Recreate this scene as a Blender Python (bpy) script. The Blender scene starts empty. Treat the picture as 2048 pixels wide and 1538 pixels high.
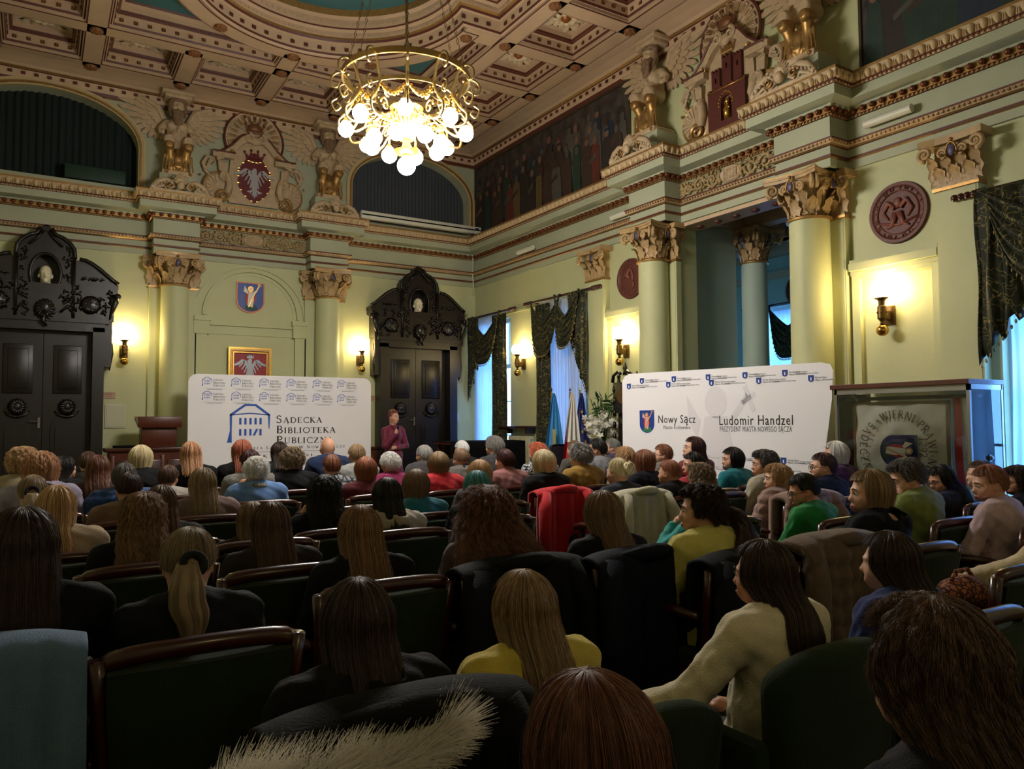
import bpy, bmesh, math, random
import numpy as np
from math import pi, sin, cos, radians, sqrt
from mathutils import Vector, Matrix
from mathutils.geometry import tessellate_polygon
random.seed(7)
SC = bpy.context.scene
COL = SC.collection
rng = np.random.RandomState(11)

# ------------------------------------------------------------ camera
H = 1.5
_cx, _cy = 1024.0, 769.0
_vx = np.array([3500 - _cx, 831 - _cy, 0.]); _vy = np.array([71 - _cx, 851 - _cy, 0.])
F = sqrt(-(_vx @ _vy)); _vx[2] = F; _vy[2] = F
_X = _vx / np.linalg.norm(_vx); _Y = _vy / np.linalg.norm(_vy); _Z = np.cross(_X, _Y)
if _Z[1] > 0: _Z = -_Z
RW = np.array([_X, _Y, _Z])
def ray(px, py): return RW @ np.array([px - _cx, py - _cy, F]) / F
def on_x(px, py, x):
    r = ray(px, py); return r * (x / r[0]) + np.array([0, 0, H])
def on_y(px, py, y):
    r = ray(px, py); return r * (y / r[1]) + np.array([0, 0, H])
def proj(p):
    c = RW.T @ (np.array(p, float) - [0, 0, H]); return c[0] / c[2] * F + _cx, c[1] / c[2] * F + _cy, c[2]
cam = bpy.data.cameras.new('camera'); camo = bpy.data.objects.new('camera', cam); COL.objects.link(camo)
cam.sensor_fit = 'HORIZONTAL'; cam.sensor_width = 36; cam.lens = F / 2048 * 36; cam.clip_start = .05; cam.clip_end = 200
_r, _u, _b = RW @ [1, 0, 0], RW @ [0, -1, 0], RW @ [0, 0, -1]
camo.matrix_world = Matrix([[_r[0], _u[0], _b[0], 0], [_r[1], _u[1], _b[1], 0], [_r[2], _u[2], _b[2], H], [0, 0, 0, 1]])
SC.camera = camo

# ------------------------------------------------------------ world, exposure, lamp powers
SC.view_settings.view_transform = 'Standard'; SC.view_settings.look = 'None'
SC.view_settings.gamma = 1; SC.view_settings.use_curve_mapping = False
SC.view_settings.exposure = 2.2
W = bpy.data.worlds.new('dusk'); SC.world = W; W.use_nodes = True
_wn = W.node_tree.nodes; _bg = _wn['Background']
_bg.inputs[0].default_value = (.15, .40, 1.0, 1); _bg.inputs[1].default_value = 4.8
GLOBE_CH = 38.0       # chandelier globes, emission strength
GLOBE_SC = 17.0       # wall sconce globes

# ------------------------------------------------------------ materials
def lin(c):
    if isinstance(c, str):
        c = [int(c[i:i + 2], 16) / 255 for i in (0, 2, 4)]
    return tuple(x / 12.92 if x <= .04045 else ((x + .055) / 1.055) ** 2.4 for x in c)
MATS = {}
def mat(name, col, rough=.6, metal=0., noise=0., nscale=8., bump=0., bscale=60., spec=.4, stretch=(1, 1, 1), col2=None, sheen=0., coat=0., uv=False, emis=None, estr=0.):
    if name in MATS: return MATS[name]
    m = bpy.data.materials.new(name); m.use_nodes = True; MATS[name] = m
    nt = m.node_tree; n = nt.nodes; l = nt.links; p = n['Principled BSDF']
    c = lin(col); c2 = lin(col2) if col2 else tuple(x * .6 for x in c)
    p.inputs['Base Color'].default_value = (*c, 1); p.inputs['Roughness'].default_value = rough
    p.inputs['Metallic'].default_value = metal; p.inputs['Specular IOR Level'].default_value = spec
    if sheen: p.inputs['Sheen Weight'].default_value = sheen
    if coat: p.inputs['Coat Weight'].default_value = coat; p.inputs['Coat Roughness'].default_value = .12
    if noise or bump:
        tc = n.new('ShaderNodeTexCoord'); mp = n.new('ShaderNodeMapping'); mp.inputs['Scale'].default_value = stretch
        l.new(tc.outputs['UV' if uv else 'Object'], mp.inputs[0])
    if noise:
        t = n.new('ShaderNodeTexNoise'); t.inputs['Scale'].default_value = nscale; t.inputs['Detail'].default_value = 4
        l.new(mp.outputs[0], t.inputs['Vector'])
        r = n.new('ShaderNodeValToRGB'); r.color_ramp.elements[0].position = .35; r.color_ramp.elements[1].position = .65
        mixc = tuple(a * (1 - noise) + b * noise for a, b in zip(c, c2))
        r.color_ramp.elements[0].color = (*mixc, 1); r.color_ramp.elements[1].color = (*c, 1)
        l.new(t.outputs[0], r.inputs[0]); l.new(r.outputs[0], p.inputs['Base Color'])
    if bump:
        t2 = n.new('ShaderNodeTexNoise'); t2.inputs['Scale'].default_value = bscale; t2.inputs['Detail'].default_value = 3
        l.new(mp.outputs[0], t2.inputs['Vector'])
        b = n.new('ShaderNodeBump'); b.inputs['Strength'].default_value = bump; b.inputs['Distance'].default_value = .01
        l.new(t2.outputs[0], b.inputs['Height']); l.new(b.outputs[0], p.inputs['Normal'])
    if emis:
        p.inputs['Emission Color'].default_value = (*lin(emis), 1); p.inputs['Emission Strength'].default_value = estr
    return m
def globe_mat(name, rgb, s):
    m = bpy.data.materials.new(name); m.use_nodes = True; n = m.node_tree.nodes; p = n['Principled BSDF']
    p.inputs['Base Color'].default_value = (.9, .9, .85, 1); p.inputs['Emission Color'].default_value = (*rgb, 1)
    p.inputs['Emission Strength'].default_value = s; MATS[name] = m; return m
GREEN = mat('green_wall_paint', 'b7b88c', .55, noise=.10, nscale=3, bump=.15, bscale=150)
GREEN2 = mat('grey_green_paint', 'a3a68c', .6, noise=.15, nscale=3, bump=.1, bscale=120)
COOLG = mat('blue_green_paint', 'a3b3a6', .6, noise=.1, nscale=3)
CREAM = mat('stucco_cream', 'b79f80', .6, noise=.35, nscale=9, bump=.2, bscale=50)
CEIL = mat('ceiling_beige', 'bfa284', .6, noise=.15, nscale=4, bump=.1, bscale=60)
TEAL = mat('teal_ceiling_paint', '3f6f74', .7, noise=.25, nscale=3)
BROWN = mat('oxblood_trim', '5a2b22', .5, noise=.3, nscale=20)
DBROWN = mat('oxblood_relief', '5b2e26', .55, noise=.3, nscale=15, bump=.2)
GOLD = mat('antique_gold', 'ab8550', .42, metal=.75, noise=.5, nscale=18, bump=.25, bscale=40)
BGOLD = mat('bright_gold', 'd9ab55', .28, metal=.9, noise=.3, nscale=20)
BRASS = mat('polished_brass', 'c79a4c', .22, metal=1, noise=.2, nscale=14)
BRONZE = mat('dark_bronze', '6d5430', .38, metal=.8, noise=.5, nscale=30, bump=.3)
WOOD = mat('black_walnut', '150c08', .35, noise=.5, nscale=4, bump=.15, bscale=25, stretch=(8, 8, 1), spec=.5)
MAHOG = mat('mahogany', '3a130a', .28, noise=.6, nscale=5, stretch=(2, 2, 6), spec=.45, coat=.2)
MAHOG2 = mat('mahogany_panel', '53220f', .35, noise=.5, nscale=6, stretch=(6, 6, 1), spec=.45)
PLUSH = mat('green_plush', '1e2a18', .9, noise=.35, nscale=30, bump=.4, bscale=220, sheen=.06, spec=.1)
VELV = mat('green_velvet_curtain', '2c2d18', .6, noise=.3, nscale=12, sheen=.4, bump=.2)
WHITE = mat('white_print', 'eae7ec', .45, spec=.3)
PRINTB = mat('blue_print', '2455b0', .5)
PRINTK = mat('black_print', '1b1718', .5)
PRINTG = mat('grey_print', '6c6870', .5)
MARBLE = mat('white_marble', 'ddd3b6', .4, noise=.15, nscale=12)
PLASTIC = mat('white_plastic', 'c9c7b8', .4)
BLACK = mat('black_fabric', '0d0d10', .9, noise=.3, nscale=30, bump=.3, bscale=120, spec=.1)
METALG = mat('grey_metal', '8d8a84', .35, metal=.9)
SKIN = mat('skin', 'c08f76', .5, noise=.15, nscale=20)

# ------------------------------------------------------------ mesh builder
def cr(P, k=5):
    # Catmull-Rom smoothing of a point list
    P = np.array(P, float); Q = np.vstack([2 * P[0] - P[1], P, 2 * P[-1] - P[-2]]); out = []
    for i in range(1, len(Q) - 2):
        for j in range(k):
            t = j / k; out.append(.5 * (2 * Q[i] + (Q[i + 1] - Q[i - 1]) * t + (2 * Q[i - 1] - 5 * Q[i] + 4 * Q[i + 1] - Q[i + 2]) * t * t + (3 * Q[i] - Q[i - 1] - 3 * Q[i + 1] + Q[i + 2]) * t ** 3))
    out.append(P[-1]); return out
class MB:
    def __init__(s): s.v = []; s.f = []; s.m = []; s.uv = None
    def add(s, vs, fs, mi=0):
        o = len(s.v); s.v += [tuple(map(float, v)) for v in vs]; s.f += [tuple(i + o for i in f) for f in fs]
        s.m += [mi] * len(fs) if isinstance(mi, int) else list(mi); return s
    def box(s, x0, x1, y0, y1, z0, z1, mi=0):
        vs = [(x, y, z) for x in (x0, x1) for y in (y0, y1) for z in (z0, z1)]
        return s.add(vs, [(0, 1, 3, 2), (4, 6, 7, 5), (0, 4, 5, 1), (2, 3, 7, 6), (0, 2, 6, 4), (1, 5, 7, 3)], mi)
    def bev(s, x0, x1, y0, y1, z0, z1, b=.01, mi=0):
        # box with chamfered edges
        bm = bmesh.new(); bmesh.ops.create_cube(bm, size=1)
        for v in bm.verts:
            v.co = Vector(((x0 + x1) / 2 + v.co.x * (x1 - x0), (y0 + y1) / 2 + v.co.y * (y1 - y0), (z0 + z1) / 2 + v.co.z * (z1 - z0)))
        bmesh.ops.bevel(bm, geom=list(bm.edges), offset=b, segments=2, affect='EDGES', profile=.5)
        return s.bm(bm, mi)
    def bm(s, bm, mi=0):
        bm.verts.ensure_lookup_table()
        for i, v in enumerate(bm.verts): v.index = i
        s.add([v.co[:] for v in bm.verts], [tuple(v.index for v in f.verts) for f in bm.faces], mi); bm.free(); return s
    def sphere(s, c, r, n=10, mi=0, m=None):
        rx, ry, rz = (r, r, r) if np.isscalar(r) else r; k = m or max(4, n // 2 + 1)
        vs = [(c[0], c[1], c[2] + rz)]
        for i in range(1, k):
            t = pi * i / k
            vs += [(c[0] + rx * sin(t) * cos(2 * pi * j / n), c[1] + ry * sin(t) * sin(2 * pi * j / n), c[2] + rz * cos(t)) for j in range(n)]
        vs.append((c[0], c[1], c[2] - rz)); fs = [(0, 1 + j, 1 + (j + 1) % n) for j in range(n)]
        for i in range(k - 2):
            a = 1 + i * n
            fs += [(a + j, a + n + j, a + n + (j + 1) % n, a + (j + 1) % n) for j in range(n)]
        a = 1 + (k - 2) * n; fs += [(a + j, len(vs) - 1, a + (j + 1) % n) for j in range(n)]
        return s.add(vs, fs, mi)
    def lathe(s, prof, c=(0, 0, 0), n=16, mi=0, axis='z', a0=0, a1=2 * pi):
        full = abs(a1 - a0 - 2 * pi) < 1e-6; nn = n if full else n + 1; vs = []
        for r, z in prof:
            for j in range(nn):
                a = a0 + (a1 - a0) * j / n; x, y = r * cos(a), r * sin(a)
                p = (x, y, z) if axis == 'z' else ((x, z, y) if axis == 'y' else (z, x, y))
                vs.append((c[0] + p[0], c[1] + p[1], c[2] + p[2]))
        fs = []; mm = []
        for i in range(len(prof) - 1):
            for j in range(n):
                k = (j + 1) % nn
                fs.append((i * nn + j, i * nn + k, (i + 1) * nn + k, (i + 1) * nn + j)); mm.append(mi if isinstance(mi, int) else mi[i])
        return s.add(vs, fs, mm)
    def stube(s, pts, r, n=6, mi=0, k=4):
        rr = r if np.isscalar(r) else list(np.interp(np.linspace(0, len(r) - 1, (len(pts) - 1) * k + 1), range(len(r)), r)); return s.tube(cr(pts, k), rr, n, mi)
    def tube(s, pts, r, n=6, mi=0, close=False, cap=True):
        P = [Vector(p) for p in pts]; N = len(P); rs = [r] * N if np.isscalar(r) else list(r)
        vs = []; up = Vector((0, 0, 1)); prev = None
        for i in range(N):
            t = (P[(i + 1) % N] - P[i - 1]) if close else (P[min(i + 1, N - 1)] - P[max(i - 1, 0)])
            t = t.normalized() if t.length > 1e-9 else up
            if prev is None:
                a = t.cross(up) if abs(t.z) < .95 else t.cross(Vector((1, 0, 0)))
            else: a = prev - t * prev.dot(t)
            a.normalize(); prev = a; b = t.cross(a)
            vs += [tuple(P[i] + (a * cos(2 * pi * j / n) + b * sin(2 * pi * j / n)) * rs[i]) for j in range(n)]
        fs = []
        for i in range(N if close else N - 1):
            q = ((i + 1) % N) * n
            fs += [(i * n + j, i * n + (j + 1) % n, q + (j + 1) % n, q + j) for j in range(n)]
        if cap and not close: fs += [tuple(range(n))[::-1], tuple(range((N - 1) * n, N * n))]
        return s.add(vs, fs, mi)
    def grid(s, fn, nu, nv, mi=0, closeu=False, uv=False):
        vs = [fn(i / (nu if closeu else nu - 1), j / (nv - 1)) for j in range(nv) for i in range(nu)]
        fs = [(j * nu + i, j * nu + (i + 1) % nu, (j + 1) * nu + (i + 1) % nu, (j + 1) * nu + i) for j in range(nv - 1) for i in range(nu if closeu else nu - 1)]
        return s.add(vs, fs, mi)
    def sheet(s, fn, nu, nv, th=.012, mi=0):
        # a cloth: grid surface with thickness
        P = np.array([[fn(i / (nu - 1), j / (nv - 1)) for i in range(nu)] for j in range(nv)])
        du = np.gradient(P, axis=1); dv = np.gradient(P, axis=0); N = np.cross(du, dv); N /= np.linalg.norm(N, axis=2, keepdims=True) + 1e-9
        A = (P + N * th / 2).reshape(-1, 3); B = (P - N * th / 2).reshape(-1, 3); k = nu * nv
        fs = []
        for j in range(nv - 1):
            for i in range(nu - 1):
                a = j * nu + i; fs += [(a, a + 1, a + nu + 1, a + nu), (k + a, k + a + nu, k + a + nu + 1, k + a + 1)]
        ring = [i for i in range(nu)] + [j * nu + nu - 1 for j in range(1, nv)] + [(nv - 1) * nu + i for i in range(nu - 2, -1, -1)] + [j * nu for j in range(nv - 2, 0, -1)]
        for a, b in zip(ring, ring[1:] + ring[:1]): fs.append((a, k + a, k + b, b))
        return s.add(np.vstack([A, B]).tolist(), fs, mi)
    def plate(s, loops, frame, th, mi=0, side=None):
        # 2-D loops (outer first, then holes) -> slab; frame(u,v,w) maps to space, w from 0 to th
        allp = [p for lp in loops for p in lp]; k = len(allp)
        tri = tessellate_polygon([[Vector((p[0], p[1], 0)) for p in lp] for lp in loops])
        vs = [frame(u, v, 0) for u, v in allp] + [frame(u, v, th) for u, v in allp]
        fs = [tuple(t) for t in tri] + [tuple(i + k for i in t[::-1]) for t in tri]; mm = [mi] * len(fs); o = 0
        for lp in loops:
            n = len(lp)
            for i in range(n): fs.append((o + i, o + (i + 1) % n, k + o + (i + 1) % n, k + o + i)); mm.append(mi if side is None else side)
            o += n
        return s.add(vs, fs, mm)
    def xf(s, M):
        s.v = [tuple(M @ Vector(v)) for v in s.v]; return s
    def mesh(s, name, mats, smooth=False, fix=True):
        me = bpy.data.meshes.new(name); me.from_pydata(s.v, [], s.f)
        for m in (mats if isinstance(mats, (list, tuple)) else [mats]): me.materials.append(m)
        if any(s.m): me.polygons.foreach_set('material_index', s.m)
        if fix:
            bm = bmesh.new(); bm.from_mesh(me); bmesh.ops.recalc_face_normals(bm, faces=bm.faces); bm.to_mesh(me); bm.free()
        if smooth:
            me.shade_smooth()
            if smooth != 'all':
                try: me.set_sharp_from_angle(angle=radians(smooth if not isinstance(smooth, bool) else 40))
                except Exception: pass
        me.update(); return me
    def build(s, name, mats, parent=None, smooth=False, loc=None, rz=0, fix=True):
        return put(name, s.mesh(name, mats, smooth, fix), parent, loc, rz)
def put(name, me, parent=None, loc=None, rz=0, sc=None):
    o = bpy.data.objects.new(name, me); COL.objects.link(o)
    if parent is not None: o.parent = parent
    if loc is not None: o.location = loc
    if rz: o.rotation_euler.z = rz
    if sc is not None: o.scale = (sc,) * 3 if np.isscalar(sc) else sc
    return o
def tag(o, label=None, cat=None, group=None, kind=None):
    if label: o['label'] = label
    if cat: o['category'] = cat
    if group: o['group'] = group
    if kind: o['kind'] = kind
    return o
def thing(name, label, cat, loc=(0, 0, 0), rz=0, group=None):
    o = bpy.data.objects.new(name, None); COL.objects.link(o); o.location = loc; o.rotation_euler.z = rz; o.empty_display_size = .1
    return tag(o, label, cat, group)
def struct(o): o['kind'] = 'structure'; return o
def copy_tree(o, parent=None):
    c = o.copy(); COL.objects.link(c); c.parent = parent
    for ch in o.children: copy_tree(ch, c)
    return c
def FY(y0, sgn=-1):      # frame on a wall Y=y0, u=X v=Z, w comes into the room
    return lambda u, v, w: (u, y0 + sgn * w, v)
def FX(x0, sgn=-1):      # frame on a wall X=x0, u=Y v=Z
    return lambda u, v, w: (x0 + sgn * w, u, v)
def arc(cx, cy, rx, ry, a0, a1, n):
    return [(cx + rx * cos(radians(a0 + (a1 - a0) * i / n)), cy + ry * sin(radians(a0 + (a1 - a0) * i / n))) for i in range(n + 1)]
def sweep(mb, path, prof, closed=False, mats=0):
    # path: plan polyline (x,y), room side on the left of travel; prof: (offset,z); mitred
    n = len(path); P = [Vector(p) for p in path]; off = []
    for i in range(n):
        a = P[i] - P[i - 1] if (i > 0 or closed) else P[1] - P[0]
        b = P[(i + 1) % n] - P[i] if (i < n - 1 or closed) else a
        if i == 0 and not closed: a = b
        a = a.normalized(); b = b.normalized(); na = Vector((-a.y, a.x)); nb = Vector((-b.y, b.x)); m = na + nb
        if m.length < 1e-6: m = na
        m = m / max(m.dot(na), .2); off.append(m)
    vs = []
    for d, z in prof: vs += [(P[i].x + off[i].x * d, P[i].y + off[i].y * d, z) for i in range(n)]
    fs = []; mm = []; N = n if closed else n - 1
    for k in range(len(prof) - 1):
        for i in range(N):
            j = (i + 1) % n; fs.append((k * n + i, k * n + j, (k + 1) * n + j, (k + 1) * n + i)); mm.append(mats if isinstance(mats, int) else mats[k])
    return mb.add(vs, fs, mm)

# ------------------------------------------------------------ smooth-union sculpting (numpy distance field + surface nets)
class Sculpt:
    def __init__(s, lo, hi, h):
        s.lo = np.array(lo, float); s.h = h; s.n = np.ceil((np.array(hi) - s.lo) / h).astype(int) + 1
        s.f = np.full(s.n, 1.0); s.ax = [s.lo[i] + h * np.arange(s.n[i]) for i in range(3)]
    def _sub(s, lo, hi, pad):
        sl = []
        for i in range(3):
            a = int(max(0, np.floor((lo[i] - pad - s.lo[i]) / s.h))); b = int(min(s.n[i], np.ceil((hi[i] + pad - s.lo[i]) / s.h) + 1))
            if b <= a: return None
            sl.append(slice(a, b))
        g = np.meshgrid(*[s.ax[i][sl[i]] for i in range(3)], indexing='ij'); return tuple(sl), g
    def _mix(s, sl, d, k, op):
        f = s.f[sl]
        if op == 'cut':
            d = -d
            if k > 0: hh = np.clip(.5 - .5 * (f - d) / k, 0, 1); s.f[sl] = f * (1 - hh) + d * hh + k * hh * (1 - hh)
            else: s.f[sl] = np.maximum(f, d)
        else:
            if k > 0: hh = np.clip(.5 + .5 * (f - d) / k, 0, 1); s.f[sl] = f * (1 - hh) + d * hh - k * hh * (1 - hh)
            else: s.f[sl] = np.minimum(f, d)
    def cap(s, a, b, ra, rb=None, k=.02, op='add', grow=0., sq=None):
        a = np.array(a, float); b = np.array(b, float); rb = ra if rb is None else rb; ra += grow; rb += grow; R = max(ra, rb)
        q = s._sub(np.minimum(a, b) - R, np.maximum(a, b) + R, max(k, s.h * 2))
        if q is None: return s
        sl, (x, y, z) = q; ab = b - a; L = ab @ ab + 1e-12
        t = np.clip(((x - a[0]) * ab[0] + (y - a[1]) * ab[1] + (z - a[2]) * ab[2]) / L, 0, 1)
        dx, dy, dz = x - a[0] - t * ab[0], y - a[1] - t * ab[1], z - a[2] - t * ab[2]
        if sq is not None: dx = dx / sq[0]; dy = dy / sq[1]; dz = dz / sq[2]
        s._mix(sl, np.sqrt(dx * dx + dy * dy + dz * dz) - (ra + t * (rb - ra)), k, op); return s
    def ell(s, c, r, k=.02, op='add', grow=0., rx=0.):
        r = np.array(r, float) + grow; R = max(r)
        q = s._sub(np.array(c) - R, np.array(c) + R, max(k, s.h * 2))
        if q is None: return s
        sl, (x, y, z) = q; x = x - c[0]; y = y - c[1]; z = z - c[2]
        if rx: y, z = y * cos(rx) + z * sin(rx), -y * sin(rx) + z * cos(rx)
        k0 = np.sqrt((x / r[0]) ** 2 + (y / r[1]) ** 2 + (z / r[2]) ** 2); k1 = np.sqrt((x / r[0] ** 2) ** 2 + (y / r[1] ** 2) ** 2 + (z / r[2] ** 2) ** 2)
        s._mix(sl, k0 * (k0 - 1) / (k1 + 1e-9), k, op); return s
    def chain(s, pts, rs, k=.02, **kw):
        for i in range(len(pts) - 1): s.cap(pts[i], pts[i + 1], rs[i], rs[i + 1], k, **kw)
        return s
    def halfcut(s, nrm, d):       # removes n.p > d
        x, y, z = np.meshgrid(*s.ax, indexing='ij'); s.f = np.maximum(s.f, x * nrm[0] + y * nrm[1] + z * nrm[2] - d); return s
    def disp(s, fn):
        x, y, z = np.meshgrid(*s.ax, indexing='ij'); s.f = s.f + fn(x, y, z); return s
    def mesh(s):
        f = s.f.copy()
        for i in range(3):
            sl = [slice(None)] * 3
            for e in (0, -1):
                sl[i] = e; f[tuple(sl)] = 1.; 
        ins = f < 0; n0, n1, n2 = f.shape
        c = [(i, j, k) for i in (0, 1) for j in (0, 1) for k in (0, 1)]
        cs = [ins[i:n0 - 1 + i, j:n1 - 1 + j, k:n2 - 1 + k] for i, j, k in c]
        tot = sum(q.astype(np.int8) for q in cs); act = (tot > 0) & (tot < 8)
        idx = np.full(act.shape, -1, np.int64); cells = np.argwhere(act); idx[act] = np.arange(len(cells))
        acc = np.zeros((len(cells), 3)); cnt = np.zeros(len(cells))
        for axis in range(3):
            for oth in ((0, 0), (0, 1), (1, 0), (1, 1)):
                a = [0, 0, 0]; o = [q for q in range(3) if q != axis]; a[o[0]], a[o[1]] = oth; b = list(a); b[axis] = 1
                pa = cells + a; pb = cells + b; fa = f[tuple(pa.T)]; fb = f[tuple(pb.T)]; x = (fa < 0) != (fb < 0)
                t = np.where(x, fa / np.where(x, fa - fb, 1), 0)
                p = np.repeat(np.array(a, float)[None], len(cells), 0); p[:, axis] = t; acc += p * x[:, None]; cnt += x
        V = s.lo + s.h * (cells + acc / cnt[:, None]); Fc = []
        for axis in range(3):
            o = [q for q in range(3) if q != axis]; d = [slice(None)] * 3; e = [slice(None)] * 3
            d[axis] = slice(0, -1); e[axis] = slice(1, None); A = ins[tuple(d)]; B = ins[tuple(e)]; ed = np.argwhere(A != B)
            ed = ed[(ed[:, o[0]] > 0) & (ed[:, o[1]] > 0)]
            ed = ed[(ed[:, o[0]] < f.shape[o[0]] - 1) & (ed[:, o[1]] < f.shape[o[1]] - 1)]
            q = []
            for da, db in ((1, 1), (0, 1), (0, 0), (1, 0)):
                g = ed.copy(); g[:, o[0]] -= da; g[:, o[1]] -= db; q.append(idx[tuple(g.T)])
            q = np.stack(q, 1); fl = A[tuple(ed.T)]
            if axis == 1: fl = ~fl
            q[~fl] = q[~fl][:, ::-1]; Fc.append(q)
        Fc = np.vstack(Fc); return V, Fc[(Fc >= 0).all(1)]
def np_mesh(name, V, Q, mats, smooth=True, uv=None):
    me = bpy.data.meshes.new(name); me.vertices.add(len(V)); me.vertices.foreach_set('co', np.asarray(V, np.float32).ravel())
    k = Q.shape[1]; me.loops.add(Q.size); me.loops.foreach_set('vertex_index', Q.ravel().astype(np.int32))
    me.polygons.add(len(Q)); me.polygons.foreach_set('loop_start', np.arange(0, Q.size, k, dtype=np.int32))
    for m in (mats if isinstance(mats, (list, tuple)) else [mats]): me.materials.append(m)
    if uv is not None:
        u = me.uv_layers.new(name='UVMap'); u.data.foreach_set('uv', np.asarray(uv, np.float32)[Q.ravel()].ravel())
    me.update(calc_edges=True); me.validate()
    if smooth: me.shade_smooth()
    return me
# ============================================================ THE ROOM
YB, XR, XL, YR = 13.65, 7.59, -1.29, -0.55
CXB, CYP = 3.15, 6.75          # centre of the back wall, centre of the portal
ZC = 7.03
# floor
struct(MB().box(XL - .3, XR + 4.2, YR - .3, YB + .3, -.12, 0).build('floor', mat('parquet', '3a2416', .4, noise=.5, nscale=3, stretch=(1, 8, 1))))
# back wall with two arched recesses
def lun_loop(c, hw=1.25, z0=5.34, zs=5.98, rise=.74, n=24): return [(c + hw, z0)] + arc(c, zs, hw, rise, 0, 180, n) + [(c - hw, z0)]
def lun_loop_w(c, hw, z0, zs, rise): return lun_loop(c, hw, z0, zs, rise)
LC = (.08, 6.2)
wb = MB().plate([[(XL, 0), (XR, 0), (XR, 7.9), (XL, 7.9)], lun_loop(LC[0])[::-1], lun_loop(LC[1])[::-1]], FY(YB, 1), .3)
WB = struct(wb.build('wall_back', GREEN2))
# right wall: windows and the tall portal
WIN = {1: (12.28, 13.42), 2: (9.74, 11.35), 3: (1.9, 3.62)}
PO = (CYP - 1.02, CYP + 1.02)
def rect(a, b, c, d): return [(a, c), (b, c), (b, d), (a, d)]
wr = MB().plate([[(YR - .3, 0.0), (YB + .3, 0.0), (YB + .3, 7.9), (YR - .3, 7.9)]] + [rect(a, b, .55, 3.5)[::-1] for a, b in WIN.values()] + [rect(PO[0], PO[1], .0005, 4.25)[::-1]], FX(XR, 1), .32)
WRt = struct(wr.build('wall_right', GREEN))
struct(MB().box(XL - .3, XL, YR, YB, 0, 7.9).build('wall_left', GREEN))
struct(MB().box(XL - .3, XR + .3, YR - .3, YR, 0, 7.9).build('wall_rear', GREEN2))
# lower back wall is a fresher paint: a thin plaster skin below the entablature
struct(MB().plate([rect(XL, XR, 0, 4.28)], FY(YB), .012).build('wall_plaster', GREEN))
# ---- entablature following both walls, breaking forward over the columns
RB = .30   # how far it breaks forward
def brk(c, w): return c - w, c + w
bx = [brk(CXB - 1.27, .30), brk(CXB + 1.27, .30)]; by = [brk(CYP + 1.30, .32), brk(CYP - 1.27, .32)]
path = [(XR, YR)]
for a, b in (by[1], by[0]): path += [(XR, a), (XR - RB, a), (XR - RB, b), (XR, b)]
path += [(XR, YB)]
for a, b in (bx[1], bx[0]): path += [(b, YB), (b, YB - RB), (a, YB - RB), (a, YB)]
path += [(XL, YB)]
prof = [(0, 4.26), (.035, 4.26), (.035, 4.35), (.06, 4.36), (.06, 4.385), (.04, 4.39), (.04, 4.48), (.06, 4.485), (.075, 4.50), (.10, 4.54), (.10, 4.56), (.05, 4.565), (.05, 4.80), (.07, 4.805), (.07, 4.82), (.085, 4.83), (.085, 4.885), (.11, 4.89), (.12, 4.91), (.27, 4.93), (.27, 5.035), (.285, 5.04), (.29, 5.06), (.305, 5.075), (.34, 5.16), (.34, 5.19), (0, 5.2)]
pm = [0, 0, 2, 1, 0, 0, 1, 2, 3, 1, 0, 0, 1, 3, 1, 2, 3, 0, 0, 0, 1, 3, 1, 3, 2, 0]
ent = MB(); sweep(ent, path, prof, mats=pm); ENT = struct(ent.build('trim_1', [GREEN2, BROWN, GOLD, CREAM], fix=False))
ENT.data.flip_normals() if False else None
# beads and leaf ornaments along the entablature
bead = MB().sphere((0, 0, 0), .032, 8, m=5).mesh('bead', mat('gilded_bead', '6e3a20', .3, metal=.5, spec=.6), smooth='all')
egg = MB()
egg.lathe([(0, -.05), (.022, -.035), (.036, 0), (.034, .028), (.016, .045), (0, .048)], n=8); egg.tube([(-.046, 0, -.045), (-.05, 0, .02), (-.03, .0, .05)], .008, 4); egg.tube([(.046, 0, -.045), (.05, 0, .02), (.03, .0, .05)], .008, 4)
egg = egg.mesh('leaf_ornament', mat('egg_stucco', 'c0a57c', .5, noise=.3, nscale=20), smooth='all')
dent = MB()
def along(path, d, step, skip=0.):
    P = [Vector(p) for p in path]; n = len(P); off = []
    for i in range(n):
        a = (P[i] - P[i - 1]) if i > 0 else P[1] - P[0]; b = (P[i + 1] - P[i]) if i < n - 1 else a
        a = a.normalized(); b = b.normalized(); na = Vector((-a.y, a.x)); nb = Vector((-b.y, b.x)); m = na + nb; off.append(m / max(m.dot(na), .2))
    out = []
    for i in range(n - 1):
        A = P[i] + off[i] * d; B = P[i + 1] + off[i + 1] * d; L = (B - A).length
        if L < step * .6: continue
        k = max(1, int(round(L / step)))
        for j in range(k):
            q = A + (B - A) * ((j + .5) / k); t = (B - A).normalized(); out.append((q.x, q.y, math.atan2(t.y, t.x)))
    return out
vis = lambda x, y: (x > XR - .7 and y > 2.6) or (y > YB - .7 and x > -1.2)
for x, y, a in along(path, .112, .112):
    if vis(x, y): put('bead', bead, ENT, (x, y, 4.862))
for x, y, a in along(path, .325, .115):
    if vis(x, y): put('leaf_ornament', egg, ENT, (x, y, 5.115), a)
for x, y, a in along(path, .078, .045):
    if vis(x, y): dent.xf(Matrix.Identity(4)) if False else dent.sphere((x, y, 4.812), .016, 5, m=3)
for x, y, a in along(path, .092, .05):
    if vis(x, y): dent.sphere((x, y, 4.525), .018, 5, m=3)
for x, y, a in along(path, .298, .05):
    if vis(x, y): dent.sphere((x, y, 5.05), .013, 5, m=3)
d_ = dent.build('bead_row', GOLD, ENT); d_['kind'] = 'stuff'
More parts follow.
